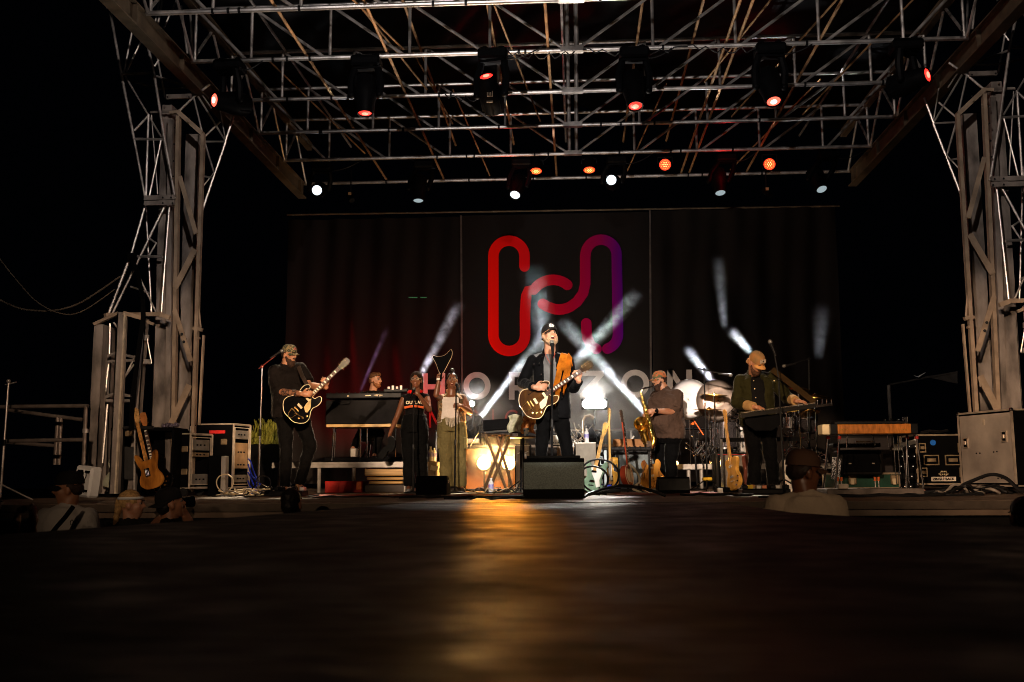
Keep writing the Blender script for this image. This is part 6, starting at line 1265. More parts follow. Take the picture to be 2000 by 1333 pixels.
q = MB(); Mx = M @ Matrix.Translation((.0, .02, .024)); Rm = M.to_3x3(); q.cbox(Mx @ V((0, 0, 0)), (.1, .07, .006), .003, Rm); pl = tag(q.build('spring_plate', blackm), 'black spring cavity cover with three springs on the back of the sunburst guitar', 'cover plate'); q = MB(); [q.tube(Mx @ V((-.035, -.018 + .018 * i, .006)), Mx @ V((.035, -.018 + .018 * i, .006)), .004) for i in range(3)]; q.build('spring', chrome, pl)
M = gframe(P(304, 925, 12.35), P(278, 800, 12.3), (-.1, -1, .05))
guitar('electric_guitar', 'dark guitar half hidden behind the sunburst one on the left rack', 'guitar', M, 'semi', gloss, None, group='guitars on the left rack', headm=mat('orange_head', (.45, .17, .05), .4), neckm=mat('orange_maple', (.45, .18, .05), .4), neck=.58)
M = gframe(P(222, 935, 12.3), P(222, 830, 12.3), (-.4, -1, 0))
q = MB(); q.prism([(x * .0068, -y * .0068) for x, y in crom([(-3, -22), (12, -24), (12, 30), (-13, 30), (-16, 22), (-10, 10), (-4, 2), (-8, -10)], 4)], at(FRONT, P(221, 917, 12.3)), -.02, .02); tag(q.build('electric_guitar', mat('pale_sea_green', (.3, .32, .24), .4)), 'pale grey-green guitar body standing at the left end of the rack', 'guitar')
# white plastic case at the far left
wc = thing('plastic_case', 'tilted white plastic case with a dark oval window beside the tower foot', 'case', P(170, 972, 9.4)); R = Matrix.Rotation(RD(6), 3, 'Y') @ Matrix.Rotation(RD(-28), 3, 'Z'); c = P(171, 941, 9.3)
q = MB(); q.cbox(c, (.24, .12, .28), .02, R); q.build('shell', white, wc); F2 = R @ FRONT
Mf = at(F2, c - R @ V((0, .0, 0))); o = [(-.035, -.1), (.035, -.1), (.045, -.07), (.05, .07), (.035, .1), (-.035, .1), (-.05, .07), (-.05, -.07)]
q = MB(); q.prism([(x * 1.2 - .03, y * 1.12) for x, y in o], Mf, .058, .066); q.build('window_rim', white, wc); q = MB(); q.prism([(x - .03, y) for x, y in o], Mf, .064, .069); q.build('dark_window', gloss, wc)
for y in (-.08, .09): q = MB(); q.box(Mf @ V((.07, y, .066)), (.05, .02, .02), R); q.build('latch', black, wc)
q = MB(); q.path([Mf @ V((.045, .1 - .2 * i / 8, .064 + .002 * (i % 2))) + R @ V((.01 * sin(i), 0, 0)) for i in range(9)], .004); q.build('groove', black, wc)
# railings at left
for pts, lab in ((((0, 795, 172, 793), (168, 793, 163, 908), (8, 862, 163, 859)), 'front guard rail at the left end of the stage'), (((15, 801, 160, 820), (113, 815, 107, 908), (119, 815, 115, 908), (9, 864, 107, 871)), 'second guard rail behind, its two posts close together')):
    t = thing('guard_rail', lab, 'railing', P(100, 905, 10.6), 'guard rails at the left end of the stage')
    for i, a in enumerate(pts): q = MB(); Yr = 10.6 if pts[0][0] == 0 else 11.3; q.tube(P(a[0], a[1], Yr), P(a[2], a[3], Yr), .021, n=10); q.build('rail' if abs(a[2] - a[0]) > 20 else 'post', mat('dull_galvanised', (.3, .25, .22), .35, .7, bump=.2), t)
q = MB(); q.tube(P(167.5, 838, 10.6), P(167, 846, 10.6), .034, n=10); tag(q.build('pipe_clamp', steel), 'clamp around the post of the front guard rail', 'clamp')
sp_ = MB(); sp_.box((-7.0, 11.6, -.08), (1.7, 3.2, .1)); [sp_.box((-7.8 + i * .8, 10.1, -.75), (.07, .07, 1.3)) for i in range(3)]
tag(sp_.build('side_landing', mat('dark_landing', (.05, .04, .035), .7)), 'dark steel landing below the guard rails left of the stage', 'landing')
# ================================================================ RISERS, KEYBOARDS
alr = mat('riser_aluminium', (.24, .22, .2), .4, .4)
def riser(label, x0, x1, yt, Y, dep, legs):
    a, b = P(x0, yt, Y), P(x1, yt, Y); z = a.z; t = thing('stage_riser', label, 'riser', V(((a.x + b.x) / 2, Y, 0)), 'platforms on the stage'); cx = (a.x + b.x) / 2; w_ = b.x - a.x
    q = MB(); q.box((cx, Y + dep / 2, z - .03), (w_, dep, .05)); q.build('deck', blackm, t)
    q = MB(); [q.box((cx, Y - .012, z - .03 - k * .045), (w_, .024, .03)) for k in (0, 1)]; q.box((cx, Y - .004, z - .055), (w_, .016, .08)); q.build('edge_rail', alr, t)
    for px in legs: q = MB(); p_ = P(px, 900, Y); q.tube((p_.x, Y + .05, 0), (p_.x, Y + .05, z - .08), .028, n=10); q.build('leg', alr, t)
    return t, z
t, zk = riser('black platform with a silver edge under the keyboards', 532, 815, 902, 14.9, 2.0, (545, 622, 690, 790))
t, zd = riser('drum platform with a silver edge behind the saxophone player', 1318, 1660, 905, 15.7, 2.4, (1345, 1370, 1500, 1640))
# guard rail across the back
t = thing('guard_rail', 'long horizontal rail running behind the band from the olive trousers to the drums', 'railing', P(1060, 950, 17.8)); q = MB(); q.tube(P(850, 842, 17.8), P(1400, 838, 17.8), .022); q.build('rail', chrome, t)
for px in (852, 1148, 1233, 1395): q = MB(); a = P(px, 842, 17.8); q.tube(V((a.x, a.y, 0)), a, .018); q.build('post', alr, t)
for px, pz in ((1192, 905), ): pass
kz = P(700, 833, 14.75)
kb = thing('keyboard', 'long black stage keyboard with a pale V shaped crest on its back panel', 'keyboard', P(708, 780, 14.8)); c, d = pbox(636, 767, 784, 779, 14.8, .38)
q = MB(); q.cbox(c, d, .01); q.build('body', black, kb); q = MB(); [q.tube(c + V((-.5 + i * .09, -.1, d.z / 2)), c + V((-.5 + i * .09, -.1, d.z / 2 + .02)), .008) for i in range(12)]; q.build('knob', black, kb)
q = MB(); cr = P(739, 774, 14.795); [q.box(cr + V((sx * (.012 + .016 * k), -.002, .012 - .0)), (.006, .004, .035 - .008 * k), Matrix.Rotation(sx * -.45, 3, 'Y')) for k in range(4) for sx in (-1, 1)]; q.box(P(719, 773, 14.792), (.08, .003, .012)); q.box(P(680, 774, 14.792), (.025, .003, .018)); q.build('crest_print', mat('cream_print', (0, 0, 0)), kb)
q = MB(); q.path([P(650, 781, 14.76), P(668, 789, 14.76), P(682, 787, 14.76), P(688, 779, 14.76)], .006); tag(q.build('audio_cable', rubber), 'cable drooping under the left half of the long keyboard', 'cable')
ob = thing('organ_case', 'deep black keyboard case with a light wood underside below the long keyboard', 'organ', P(706, 832, 14.8)); c, d = pbox(635, 781, 778, 829, 14.85, .55); q = MB(); q.cbox(c, d, .012); q.build('case_body', mat('dull_black', (.009, .0085, .009), .7, spec=.05), ob)
q = MB(); q.box(c + V((0, -.0, -d.z / 2 - .022)), (d.x * .97, d.y * .95, .04)); q.build('wood_underside', mat('pale_plywood', (.55, .36, .15), .5, var=.3, vscale=6, stretch=(1, 4, 1)), ob)
for px in (652, 656, 704, 717, 772): q = MB(); a = P(px, 836, 14.95 if px != 656 else 15.2); b = P(px - (4 if px in (652, 656) else 1), 895, a.y); b.z = zk; q.tube(b, a, .012); q.build('leg', chrome, ob)
sd_ = thing('synthesizer', 'small keyboard with flashing buttons at the right end of the organ case', 'keyboard', P(765, 765, 14.9)); q = MB(); c = P(775, 764, 15.0); q.cbox(c, (.35, .2, .05), .01); q.build('body', black, sd_); q = MB(); [q.box(c + V((-.1 + i * .06, -.1, .04)), (.03, .02, .03 + .03 * (i % 2))) for i in range(4)]; q.build('button', mat('lit_buttons', (.4, .3, .25), .4, emit=(1, .6, .4), estr=.6), sd_)
t = thing('stool', 'padded stool the keyboard player sits on', 'stool', V((P(724, 850, 15.95).x, 15.95, zk))); sz_ = P(724, 846, 15.95).z - .13; q = MB(); q.lathe([(0, 0), (.17, .0), (.18, .05), (.16, .08), (0, .085)], V((t.location.x, 15.95, sz_)), (0, 0, 1), 20); q.build('seat', vinyl, t)
for a in (30, 150, 270): q = MB(); q.tube(V((t.location.x, 15.95, sz_)), V((t.location.x + .22 * cos(RD(a)), 15.95 + .22 * sin(RD(a)), zk)), .014); q.build('leg', chrome, t)
q = MB(); c, d = pbox(684, 876, 695, 893, 15.2, .2); q.cbox(c, d, .008); tag(q.build('pedal_block', alu), 'small silver pedal block on the keyboard platform', 'pedal')
q = MB(); c, d = pbox(633, 893, 815, 901, 14.95, .06, zk); q.cbox(c, d, .006); tag(q.build('kick_board', blackm), 'low black board along the front of the keyboard platform', 'board')
# under the riser
q = MB(); c, d = pbox(634, 940, 707, 957, 14.9, .5, 0); q.cbox(c, d, .01); rb = q.build('storage_box', redm); tag(rb, 'long red box pushed under the keyboard platform', 'box'); q = MB(); q.cbox(P(701, 949, 14.885), (.075, .02, .115), .006); q.build('end_plate', orangem, rb)
q = MB(); 
for i, (y0, y1, m_) in enumerate(((915, 930, 0), (932, 938, 0), (940, 946, 0))): c, d = pbox(712 + 4 * i, y0, 790 - 2 * i, y1, 15.0, .4); q.cbox(c, d, .012)
lc_ = q.build('lacquered_crate', mat('varnished_wood', (.45, .26, .08), .3, var=.4, vscale=9, stretch=(.2, 1, 3), coat=.3)); tag(lc_, 'stack of varnished wooden slats glowing gold under the keyboard platform', 'crate')
q = MB(); c, d = pbox(712, 947, 790, 957, 15.0, .35, 0); q.cbox(c, d, .01); tag(q.build('floor_case', mat('dark_case', (.05, .035, .025), .5)), 'dark case on the floor beneath the varnished slats', 'case')
# pedalboard + little things left
def pedalboard(label, x0, x1, y0, Y, cols, tilt=.0):
    a, b = P(x0, y0, Y), P(x1, y0, Y); cx = (a.x + b.x) / 2; w_ = b.x - a.x; t = thing('pedal_board', label, 'pedal board', V((cx, Y, 0)), 'pedal boards'); q = MB(); q.cbox((cx, Y + .14, .035), (w_, .3, .06), .01); q.build('board', black, t)
    n = len(cols)
    for i, m_ in enumerate(cols): q = MB(); c = V((a.x + w_ * (i + .5) / n, Y + .08 + .1 * (i % 2), .085)); q.cbox(c, (w_ / n * .8, .11, .045), .008); pe = q.build('pedal', m_, t); q = MB(); q.tube(c + V((0, -.03, .02)), c + V((0, -.03, .035)), .009); [q.tube(c + V((e * .015, .03, .02)), c + V((e * .015, .03, .036)), .006) for e in (-1, 1)]; q.build('switch', chrome, pe)
pedalboard('low black pedal board with a white end at the left guitarist\'s feet', 516, 590, 961, 12.35, (black, black, blackm, alu, black, white))
pedalboard('crowded pedal board with yellow and silver pedals at the lap steel player\'s feet', 1450, 1545, 968, 11.9, (black, yellowm, alu, mat('copper_pedal', (.4, .15, .08), .3, .5), black, alu, black))
pedalboard('blue pedal strip on the floor in front of the guitar rack', 1180, 1213, 961, 13.5, (bluem, bluem))
# X keyboard stand with laptop tray
xs = thing('keyboard_stand', 'crossed double X keyboard stand in front of the amber lamps', 'stand', Fl(972, 14.2, 0))
for (a, b) in (((947, 845), (990, 955)), ((968, 845), (1003, 955)), ((1000, 845), (955, 955)), ((988, 845), (945, 955))):
    for Yo in (0, ): q = MB(); p0, p1 = P(a[0], a[1], 14.2 + (.1 if a[0] in (968, 988) else 0)), P(b[0], b[1], 14.2 + (.1 if a[0] in (968, 988) else 0)); p1.z = .02; q.tube(p0, p1, .02, n=8); q.build('leg', mat('bronze_tube', (.12, .075, .04), .35, .6), xs)
q = MB(); q.tube(P(941, 847, 14.2), P(1012, 847, 14.2), .02); q.tube(P(941, 851, 14.4), P(1012, 850, 14.4), .02); q.build('top_bar', chrome, xs)
q = MB(); c = P(972, 836, 14.25); q.flat(P(944, 832, 14.2), P(1000, 828, 14.2), .16, .03, up=(0, -.9, .5)); tag(q.build('laptop', blackm), 'dark laptop lying open on the crossed keyboard stand', 'laptop')
q = MB(); q.cbox(P(975, 845, 14.35), (.5, .3, .03), .008); tag(q.build('mixer_tray', black), 'thin black tray under the laptop', 'tray')
# round table, cup, bottles
rt = thing('side_table', 'small round table holding a paper cup beside the main singer', 'table', Fl(1020, 13.0, 0)); tz = P(1020, 856, 13).z; tx = P(1022, 856, 13).x; q = MB(); q.lathe([(.0, 0), (.17, 0), (.17, .02), (0, .02)], (tx, 13, tz), (0, 0, 1), 24); q.build('table_top', mat('dark_wood', (.1, .05, .025), .4), rt); q = MB(); q.tube((tx, 13, 0), (tx, 13, tz), .015); q.lathe([(.13, 0), (.12, .015), (.02, .02)], (tx, 13, 0), (0, 0, 1), 16); q.build('pedestal', black, rt)
cu_ = thing('paper_cup', 'patterned blue and white paper cup on the round side table', 'cup', V((tx + .04, 12.95, tz + .02))); q = MB(); q.lathe([(.026, 0), (.036, .1), (.033, .1), (.0, .09)], (tx + .04, 12.95, tz + .021), (0, 0, 1), 16); q.build('cup_body', mat('cup_print', (.65, .65, .62), .5, col2=(.05, .2, .35), vscale=28, thresh=(.5, .56)), cu_)
def bottle(label, p, h=.2, cap_m=bluem):
    t = thing('water_bottle', label, 'bottle', p, 'drink bottles'); q = MB(); q.lathe([(.03, 0), (.033, .01), (.033, h * .7), (.014, h * .87), (.014, h * .95)], p, (0, 0, 1), 14); q.build('bottle_body', mat('bottle_plastic', (.7, .7, .72), .15), t); q = MB(); q.lathe([(.016, h * .93), (.016, h), (0, h)], p, (0, 0, 1), 12); q.build('bottle_cap', white, t); q = MB(); q.lathe([(.0335, h * .3), (.034, h * .31), (.034, h * .6), (.0335, h * .61)], p, (0, 0, 1), 14); q.build('bottle_label', mat('bottle_label', (.5, .5, .7), .5, col2=(.1, .08, .5), vscale=20), t)
bottle('water bottle on the floor in front of the left amber lamp', Fl(959, 13.5, 0), .2); bottle('white bottle on the cabinet behind the big wedge monitor', V((P(1146, 864, 15).x, 15, P(1146, 864, 14.8).z)), .2)
bottle('bottle standing by the olive trousers among papers', V((P(841, 890, 15.5).x, 15.5, .45)), .22); bottle('second bottle by the olive trousers, nearer to her leg', V((P(848, 890, 15.6).x, 15.6, .45)), .2)
q = MB(); c, d = pbox(830, 903, 852, 950, 15.4, .4, 0); d.z = .445; c.z = .2225; q.cbox(c, d, .01); tag(q.build('drinks_crate', mat('light_crate', (.45, .38, .3), .5)), 'pale crate carrying the two bottles between the backing singers', 'crate')
q = MB(); c = P(848, 915, 15.3); q.box(c, (.11, .01, .07), Matrix.Rotation(.2, 3, 'Y')); tag(q.build('paper_sheet', mat('paper', (.8, .8, .78), .7)), 'white sheet of paper clipped to the pale crate', 'paper')
# hanging cloths near the starburst lamp
for i, (px, py, m_, lab) in enumerate(((1006, 824, mat('pale_green_cloth', (.22, .22, .13), .8, col2=(.5, .47, .35), vscale=14), 'pale green cloth draped on the percussion stand'), (1031, 826, mat('orange_cloth', (.6, .25, .06), .8, col2=(.15, .04, .02), vscale=20), 'orange and dark striped cloth hanging right of the percussion stand'))):
    q = MB(); c = P(px, py, 13.35); q.grid(lambda u, v: c + V((-.09 + .18 * u + .02 * sin(v * 7), .02 * sin(u * 14 + v * 3), .1 - .22 * v - .05 * abs(u - .5))), 10, 8); q.grid(lambda u, v: c + V((-.09 + .18 * u + .02 * sin(v * 7), .006 + .02 * sin(u * 14 + v * 3), .1 - .22 * v - .05 * abs(u - .5))), 10, 8); tag(q.build('draped_cloth', m_), lab, 'cloth')
# ================================================================ GUITAR RACK (centre right)
gr = thing('guitar_rack', 'folding guitar rack with a padded black top bar right of the big wedge', 'rack', Fl(1225, 13.9, 0)); tz = P(1225, 877, 13.9).z
q = MB(); a, b = P(1180, 877, 13.9), P(1270, 877, 13.9); q.tube(a, b, .026, n=10); [q.lathe([(.032, -.012), (.036, 0), (.032, .012)], a.lerp(b, i / 9), (1, 0, 0), 10) for i in range(10)]; q.build('padded_bar', rubber, gr)
q = MB(); q.cbox(P(1172, 880, 13.95), (.04, .2, .05), .008) ; q.build('end_cap', alu, gr)
for px, sl in ((1174, .0), (1182, 0)): q = MB(); a = P(px, 880, 13.85 if px == 1182 else 14.15); q.box(V((a.x, a.y, a.z / 2)), (.035, .05, a.z)); q.build('upright', mat('slate_metal', (.14, .17, .19), .4, .5), gr)
q = MB(); [q.cbox(V((P(1176.5, 900, 13.84).x, 13.84, .1 + .1 * k)), (.04, .02, .055), .01) for k in range(5)]; q.build('slot', blackm, gr)
for px in (1225, 1268): q = MB(); a = P(px, 880, 13.95); q.box(V((a.x, a.y, a.z / 2)), (.03, .03, a.z)); q.build('upright', black, gr)
q = MB(); q.box(V((P(1222, 950, 13.9).x, 13.9, .03)), (.66, .1, .04)); q.build('base_bar', black, gr)
def lean(px0, py0, px1, py1, Y): return P(px0, py0, Y), P(px1, py1, Y + .12)
a, b = lean(1160, 935, 1183, 835, 13.7); guitar('electric_guitar', 'sea-green guitar with a white pickguard leaning at the left end of the padded rack', 'guitar', gframe(a, b, (-.6, -1, .1)), 'strat', mat('sea_green', (.16, .26, .19), .3, coat=.4), None, guard=white, headm=mat('gold_maple', (.62, .38, .12), .35), neckm=mat('gold_maple', (0, 0, 0)), hw=chrome, group='guitars on the padded rack', neck=.58, fret=maple)
a, b = lean(1196, 925, 1194, 830, 13.75); guitar('bass_guitar', 'orange-yellow guitar seen edge-on with two pale headstocks above it', 'guitar', gframe(a, b, (-1, -.28, .0)), 'tele', mat('butterscotch', (.62, .32, .05), .3, coat=.4), None, th=.075, guard=white, headm=mat('gold_maple', (0, 0, 0)), neckm=mat('gold_maple', (0, 0, 0)), hw=chrome, group='guitars on the padded rack', neck=.7, fret=maple)
a, b = lean(1224, 930, 1213, 840, 13.8); guitar('banjo', 'banjo with a dark red neck and cream drum rim standing on the rack', 'banjo', gframe(a, b, (1, -.45, 0)), 'round', mat('red_mahogany', (0, 0, 0)), None, th=.08, headm=rosew, neckm=redwood, hw=chrome, group='guitars on the padded rack', neck=.72, binding=cream)
q = MB(); q.path([P(1227, 905, 13.6), P(1238, 915, 13.6), P(1248, 930, 13.55), P(1249, 942, 13.5), P(1240, 950, 13.5), P(1236, 956, 13.45), P(1252, 962, 13.4)], .014, n=6); tag(q.build('guitar_strap', mat('cream_leather', (.55, .5, .36), .6)), 'cream strap curling down from the banjo to the floor', 'strap')
q = MB(); q.flat(P(1200, 905, 13.65), P(1210, 955, 13.65), .05, .01); tag(q.build('guitar_strap', mat('navy_strap', (.02, .025, .04), .6)), 'dark strap hanging between the yellow guitar and the banjo', 'strap')
a, b = lean(1273, 925, 1270, 870, 14.3); guitar('hollow_guitar', 'amber arched guitar with a dark sound hole half hidden by the saxophone player', 'guitar', gframe(a, P(1268, 870, 14.4), (-.2, -1, .1)), 'semi', sunburst('amber_burst', (.2, .06, .01), (.6, .27, .04), (.7, .36, .06)), None, binding=None, headm=rosew, neckm=redwood, group='guitars on the padded rack', neck=.36, sc_=.85)
q = MB(); q.path([P(1262, 905, 14), P(1255, 925, 13.9), P(1249, 945, 13.8), P(1256, 958, 13.7), P(1266, 962, 13.6)], .01); tag(q.build('guitar_strap', mat('tan_leather', (.3, .14, .05), .6)), 'thin tan strap looping from the amber guitar', 'strap')
q = MB(); q.lathe([(.02, -.02), (.09, 0), (.1, .01)], P(1148, 823, 17.3), (0, -1, 0), 16) if False else None
# second rack at right with two slim guitars
g2 = thing('guitar_rack', 'dark guitar rack beside the capped lap steel player', 'rack', Fl(1440, 13.4, 0)); a, b = P(1408, 860, 13.4), P(1560, 858, 13.4); q = MB(); q.flat(a, b, .05, .04); q.build('padded_bar', blackm, g2)
for px in (1400, 1408, 1478): q = MB(); a = P(px, 858 if px > 1400 else 885, 13.35); q.box(V((a.x, a.y, a.z / 2)), (.022 if px != 1408 else .03, .04, a.z)); q.build('upright', chrome if px == 1408 else black, g2)
q = MB(); q.box(V((P(1440, 950, 13.3).x, 13.3, .04)), (.55, .3, .06)); q.build('base_bar', blackm, g2); q = MB(); q.box(V((P(1406, 958, 13.1).x, 13.1, .03)), (.06, .1, .06)); q.build('foot', alu, g2)
guitar('electric_guitar', 'slim natural maple guitar seen edge-on in the right rack', 'guitar', gframe(P(1433, 925, 13.1), P(1419, 815, 13.25), (-1, -.35, 0)), 'tele', mat('honey_ash', (.5, .26, .05), .4), None, th=.05, neckm=mat('honey_maple', (.55, .28, .07), .4), group='guitars in the right rack', neck=.64, hw=chrome, fret=maple)
guitar('electric_guitar', 'dark red-brown guitar leaning right beside the natural one', 'guitar', gframe(P(1463, 925, 13.2), P(1447, 815, 13.3), (1, -.5, 0)), 'semi', mat('dark_red_brown', (.1, .03, .02), .3, coat=.3), None, th=.045, neckm=rosew, group='guitars in the right rack', neck=.62, hw=chrome)
q = MB(); q.prism([(-.2, -.25), (.25, -.25), (.2, .1), (.14, .25), (-.2, .25)], at(FRONT, P(1440, 928, 13.6)), -.01, .01); tag(q.build('drum_case_cover', mat('printed_cloth', (.25, .22, .19), .8, col2=(.1, .09, .08), vscale=10)), 'grey printed sheet behind the two slim guitars', 'sheet')
q = MB(); q.prism([(-.17, -.2), (.17, -.2), (.17, -.05), (.08, .22), (-.0, .22), (-.13, -.02)], at(FRONT, P(1528, 932, 13.7)), -.01, .01); tag(q.build('guitar_bag', mat('pale_bag', (.4, .36, .32), .8, var=.4, vscale=12)), 'pale tapered bag behind the lap steel player\'s stand', 'bag')
# ================================================================ DRUMS
def cymbal(label, c, n, r, m_, stand=True, group='cymbals of the drum kit'):
    t = thing('cymbal', label, 'cymbal', V((c.x, c.y, zd)), group); q = MB(); q.lathe([(0, .018), (r * .12, .016), (r * .17, .004), (r * .6, -.004), (r, -.016), (r * .6, -.007), (0, .01)], c, n, 36); q.build('disc', m_, t, sharp=0)
    q = MB(); q.tube(V((c.x, c.y + .03, zd)), c + V((0, .03, 0)), .01); q.lathe([(.012, 0), (.012, .03), (0, .032)], c, n, 10); q.build('stand_rod', chrome, t)
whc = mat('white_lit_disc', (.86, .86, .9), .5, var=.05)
def clearm(name, c, a):
    m = mat(name, c, .25, .3, var=.35, vscale=5, alpha=a); return m
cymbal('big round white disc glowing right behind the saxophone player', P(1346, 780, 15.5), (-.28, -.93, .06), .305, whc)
cymbal('big hazy silver disc seen face-on above the floor tom', P(1402, 783, 15.4), (.02, -1, .08), .315, mat('hazy_silver', (.42, .35, .32), .3, .5, var=.35, vscale=4))
for (px, py, r, tilt, lab) in ((1395, 770, .22, .12, 'thin bronze cymbal edge-on in front of the hazy disc'), (1385, 799, .24, .05, 'lower bronze cymbal edge-on left of the hazy disc'), (1560, 758, .2, .3, 'small golden cymbal right of the lap steel strap'), (1592, 772, .22, .22, 'golden cymbal at the far right of the drum kit'), (1578, 806, .17, -.3, 'tilted golden cymbal below the lap steel headstock')):
    cymbal(lab, P(px, py, 15.2), (tilt * .5, -tilt, 1), r, brass)
def drum(name, label, c, ax, r, h, shell, head, z=None):
    t = thing(name, label, 'drum', V((c.x, c.y, zd)), 'drums of the kit'); q = MB(); q.lathe([(r, -h / 2), (r, h / 2)], c, ax, 32); q.build('shell', shell, t)
    q = MB(); A = V(ax).normalized()
    for e in (-1, 1): q.lathe([(r * 1.01, e * (h / 2) - .012), (r * 1.05, e * (h / 2) - .012), (r * 1.05, e * (h / 2) + .012), (r * 1.01, e * (h / 2) + .012)], c, ax, 32)
    F = frame(A)
    for i in range(8): an = 2 * pi * i / 8; p_ = c + F @ V((cos(an) * r * 1.04, sin(an) * r * 1.04, 0)); q.tube(p_ - A * h / 2, p_ + A * h / 2, .005, n=5); q.ell(p_ + A * h * .22, .014, nu=8, nv=5); q.ell(p_ - A * h * .22, .014, nu=8, nv=5)
    q.build('hoop', chrome, t, sharp=30); q = MB(); q.lathe([(0, h / 2 + .004), (r, h / 2 + .002)], c, ax, 32); q.build('drum_head', head, t); return t
hd = mat('drum_skin', (.6, .55, .45), .5); dsh = mat('dark_sparkle', (.05, .045, .05), .2, .5, var=.9, vscale=120)
t = drum('floor_tom', 'tall dark sparkle floor tom under the hazy silver disc', P(1416, 850, 15.6), (0, 0, 1), .2, .4, dsh, hd)
for a in (200, 260, 320): q = MB(); p_ = P(1416, 850, 15.6); q.tube(V((p_.x + .2 * cos(RD(a)), p_.y + .2 * sin(RD(a)), zd)), V((p_.x + .2 * cos(RD(a)), p_.y + .2 * sin(RD(a)), p_.z + .1)), .01); q.build('leg', chrome, t)
drum('bass_drum', 'bass drum with a pale oval front head behind the right guitar rack', P(1466, 868, 15.9), (-.25, -1, 0), .27, .4, dsh, hd)
drum('snare_drum', 'snare drum with chrome hoops behind the lap steel', P(1545, 822, 15.8), (0, -.2, 1), .18, .14, chrome, hd)
drum('rack_tom', 'rack tom catching blue light below the lap steel headstock', P(1573, 826, 15.6), (.1, -.4, 1), .16, .22, dsh, hd)
def rods(name, lab, n, x0, x1, y0, y1, Y, m_=chrome, r=.008, group=None):
    q = MB()
    for i in range(n): a = P(random.uniform(x0, x1), random.uniform(y0, y1), Y + random.uniform(-.1, .1)); b = a + V((random.uniform(-.18, .18), random.uniform(-.1, .1), random.uniform(-.22, .22))); q.tube(a, b, r, n=6); q.ell(b, r * 2.2, nu=8, nv=5)
    return tag(q.build(name, m_), lab, 'hardware', group)
rods('drum_hardware', 'tangle of chrome pedals and clamps on the drum platform left of the floor tom', 34, 1358, 1400, 862, 898, 15.6); rods('drum_hardware', 'dense chrome drum hardware behind the lap steel player\'s hip', 44, 1530, 1580, 815, 885, 15.7); rods('drum_hardware', 'bright crossing rods of a hi-hat stand behind the silhouetted cap', 20, 1560, 1625, 870, 900, 15.4)
rods('drum_hardware', 'cluster of clamps and small microphones right of the hazy disc', 22, 1436, 1458, 795, 845, 15.3, r=.009); rods('tool_pile', 'pile of silver tools and cable ends on the rear table behind the main singer', 26, 1120, 1150, 850, 862, 15.6, alu, .005)
q = MB(); q.tube(P(1222, 882, 16), P(1238, 852, 16), .014); tag(q.build('tilted_tube', white), 'short pale tube standing tilted behind the padded rack', 'tube')
# table gear upstage left of the lamps
q = MB(); [q.cbox(P(x, y, 16.2), (.1, .15, .07), .01) for x, y in ((918, 862), (930, 862))]; tag(q.build('power_unit', silv), 'two small silver units behind the olive trousers', 'power unit')
q = MB(); q.tube(P(918, 872, 16), P(935, 845, 16), .012); tag(q.build('tilted_rod', chrome), 'thin chrome rod rising behind the olive trousers', 'rod')
rt_ = MB(); rt_.box((P(1060, 868, 16.8).x, 16.9, P(1060, 872, 16.8).z), (3.2, .5, .04)); [rt_.box((P(px, 900, 16.8).x, 16.8, .2), (.05, .05, .4)) for px in (920, 1190)]
tag(rt_.build('rear_table', mat('dark_table', (.06, .045, .035), .5)), 'low dark table running behind the amplifiers', 'table')
q = MB(); c = P(1146, 822, 16.6); q.path([c + V((-.06, 0, -.2)), c + V((-.06, 0, 0)), c + V((-.02, 0, .07)), c + V((.05, 0, .085)), c + V((.12, 0, .04))], .02, n=8); tag(q.build('lamp_arch', alu), 'white arched handle glowing above the rear table beside the bar light', 'handle')
# ================================================================ PEDAL STEEL
ps = thing('pedal_steel', 'amber wood pedal steel on four thin legs at the right front of the stage', 'pedal steel', Fl(1700, 11.4, 0)); c, d = pbox(1624, 828, 1791, 848, 11.3, .3)
q = MB(); q.cbox(c, d, .006); q.build('body', mat('flamed_amber', (.5, .17, .025), .3, coat=.5, var=.35, vscale=9, stretch=(3, 1, 1)), ps)
for e in (-1, 1): q = MB(); q.cbox(c + V((e * (d.x / 2 - .03), -.004, 0)), (.07, d.y + .012, d.z + .006), .004); q.build('end_plate', black, ps)
q = MB(); q.cbox(c + V((-d.x / 2 - .03, .02, 0)), (.1, .22, d.z + .01), .01); q.build('side_block', cream, ps)
q = MB(); q.box(c + V((-.02, .02, d.z / 2 + .02)), (d.x * .82, .16, .022)); q.build('neck', black, ps); q = MB(); q.tube(c + V((-d.x / 2, 0, d.z / 2 + .04)), c + V((d.x / 2 - .1, 0, d.z / 2 + .035)), .007); q.build('string_bar', chrome, ps)
q = MB(); [q.tube(c + V((d.x / 2 - .3 + .035 * i, .05 * (i % 2), d.z / 2 + .02)), c + V((d.x / 2 - .3 + .035 * i, .05 * (i % 2) - .02, d.z / 2 + .06)), .009) for i in range(7)]; q.cbox(c + V((d.x / 2 - .07, .02, d.z / 2 + .045)), (.05, .06, .08), .008); q.build('tuning_head', chrome, ps)
for (x, xb, Yo) in ((1618, 1606, .25), (1640, 1629, 0), (1772, 1768, .28), (1790, 1803, 0)):
    a, b = P(x, 850, 11.3 + Yo), Fl(xb, 11.3 + Yo, 0); q = MB(); q.tube(b, a, .012, n=8); lg = q.build('leg', chrome, ps); q = MB(); q.tube(b, b + (a - b).normalized() * .06, .017); q.build('rubber_foot', mat('pinkish_foot', (.5, .25, .2), .6), lg); q = MB(); q.tube(b.lerp(a, .93), b.lerp(a, .98), .018); q.build('red_band', redm, lg)
for x, xb, yb in ((1655, 1654, 875), (1703, 1709, 871), (1733, 1736, 873)): q = MB(); q.tube(P(x, 848, 11.4), P(xb, yb, 11.4), .007); q.build('knee_lever', chrome, ps)
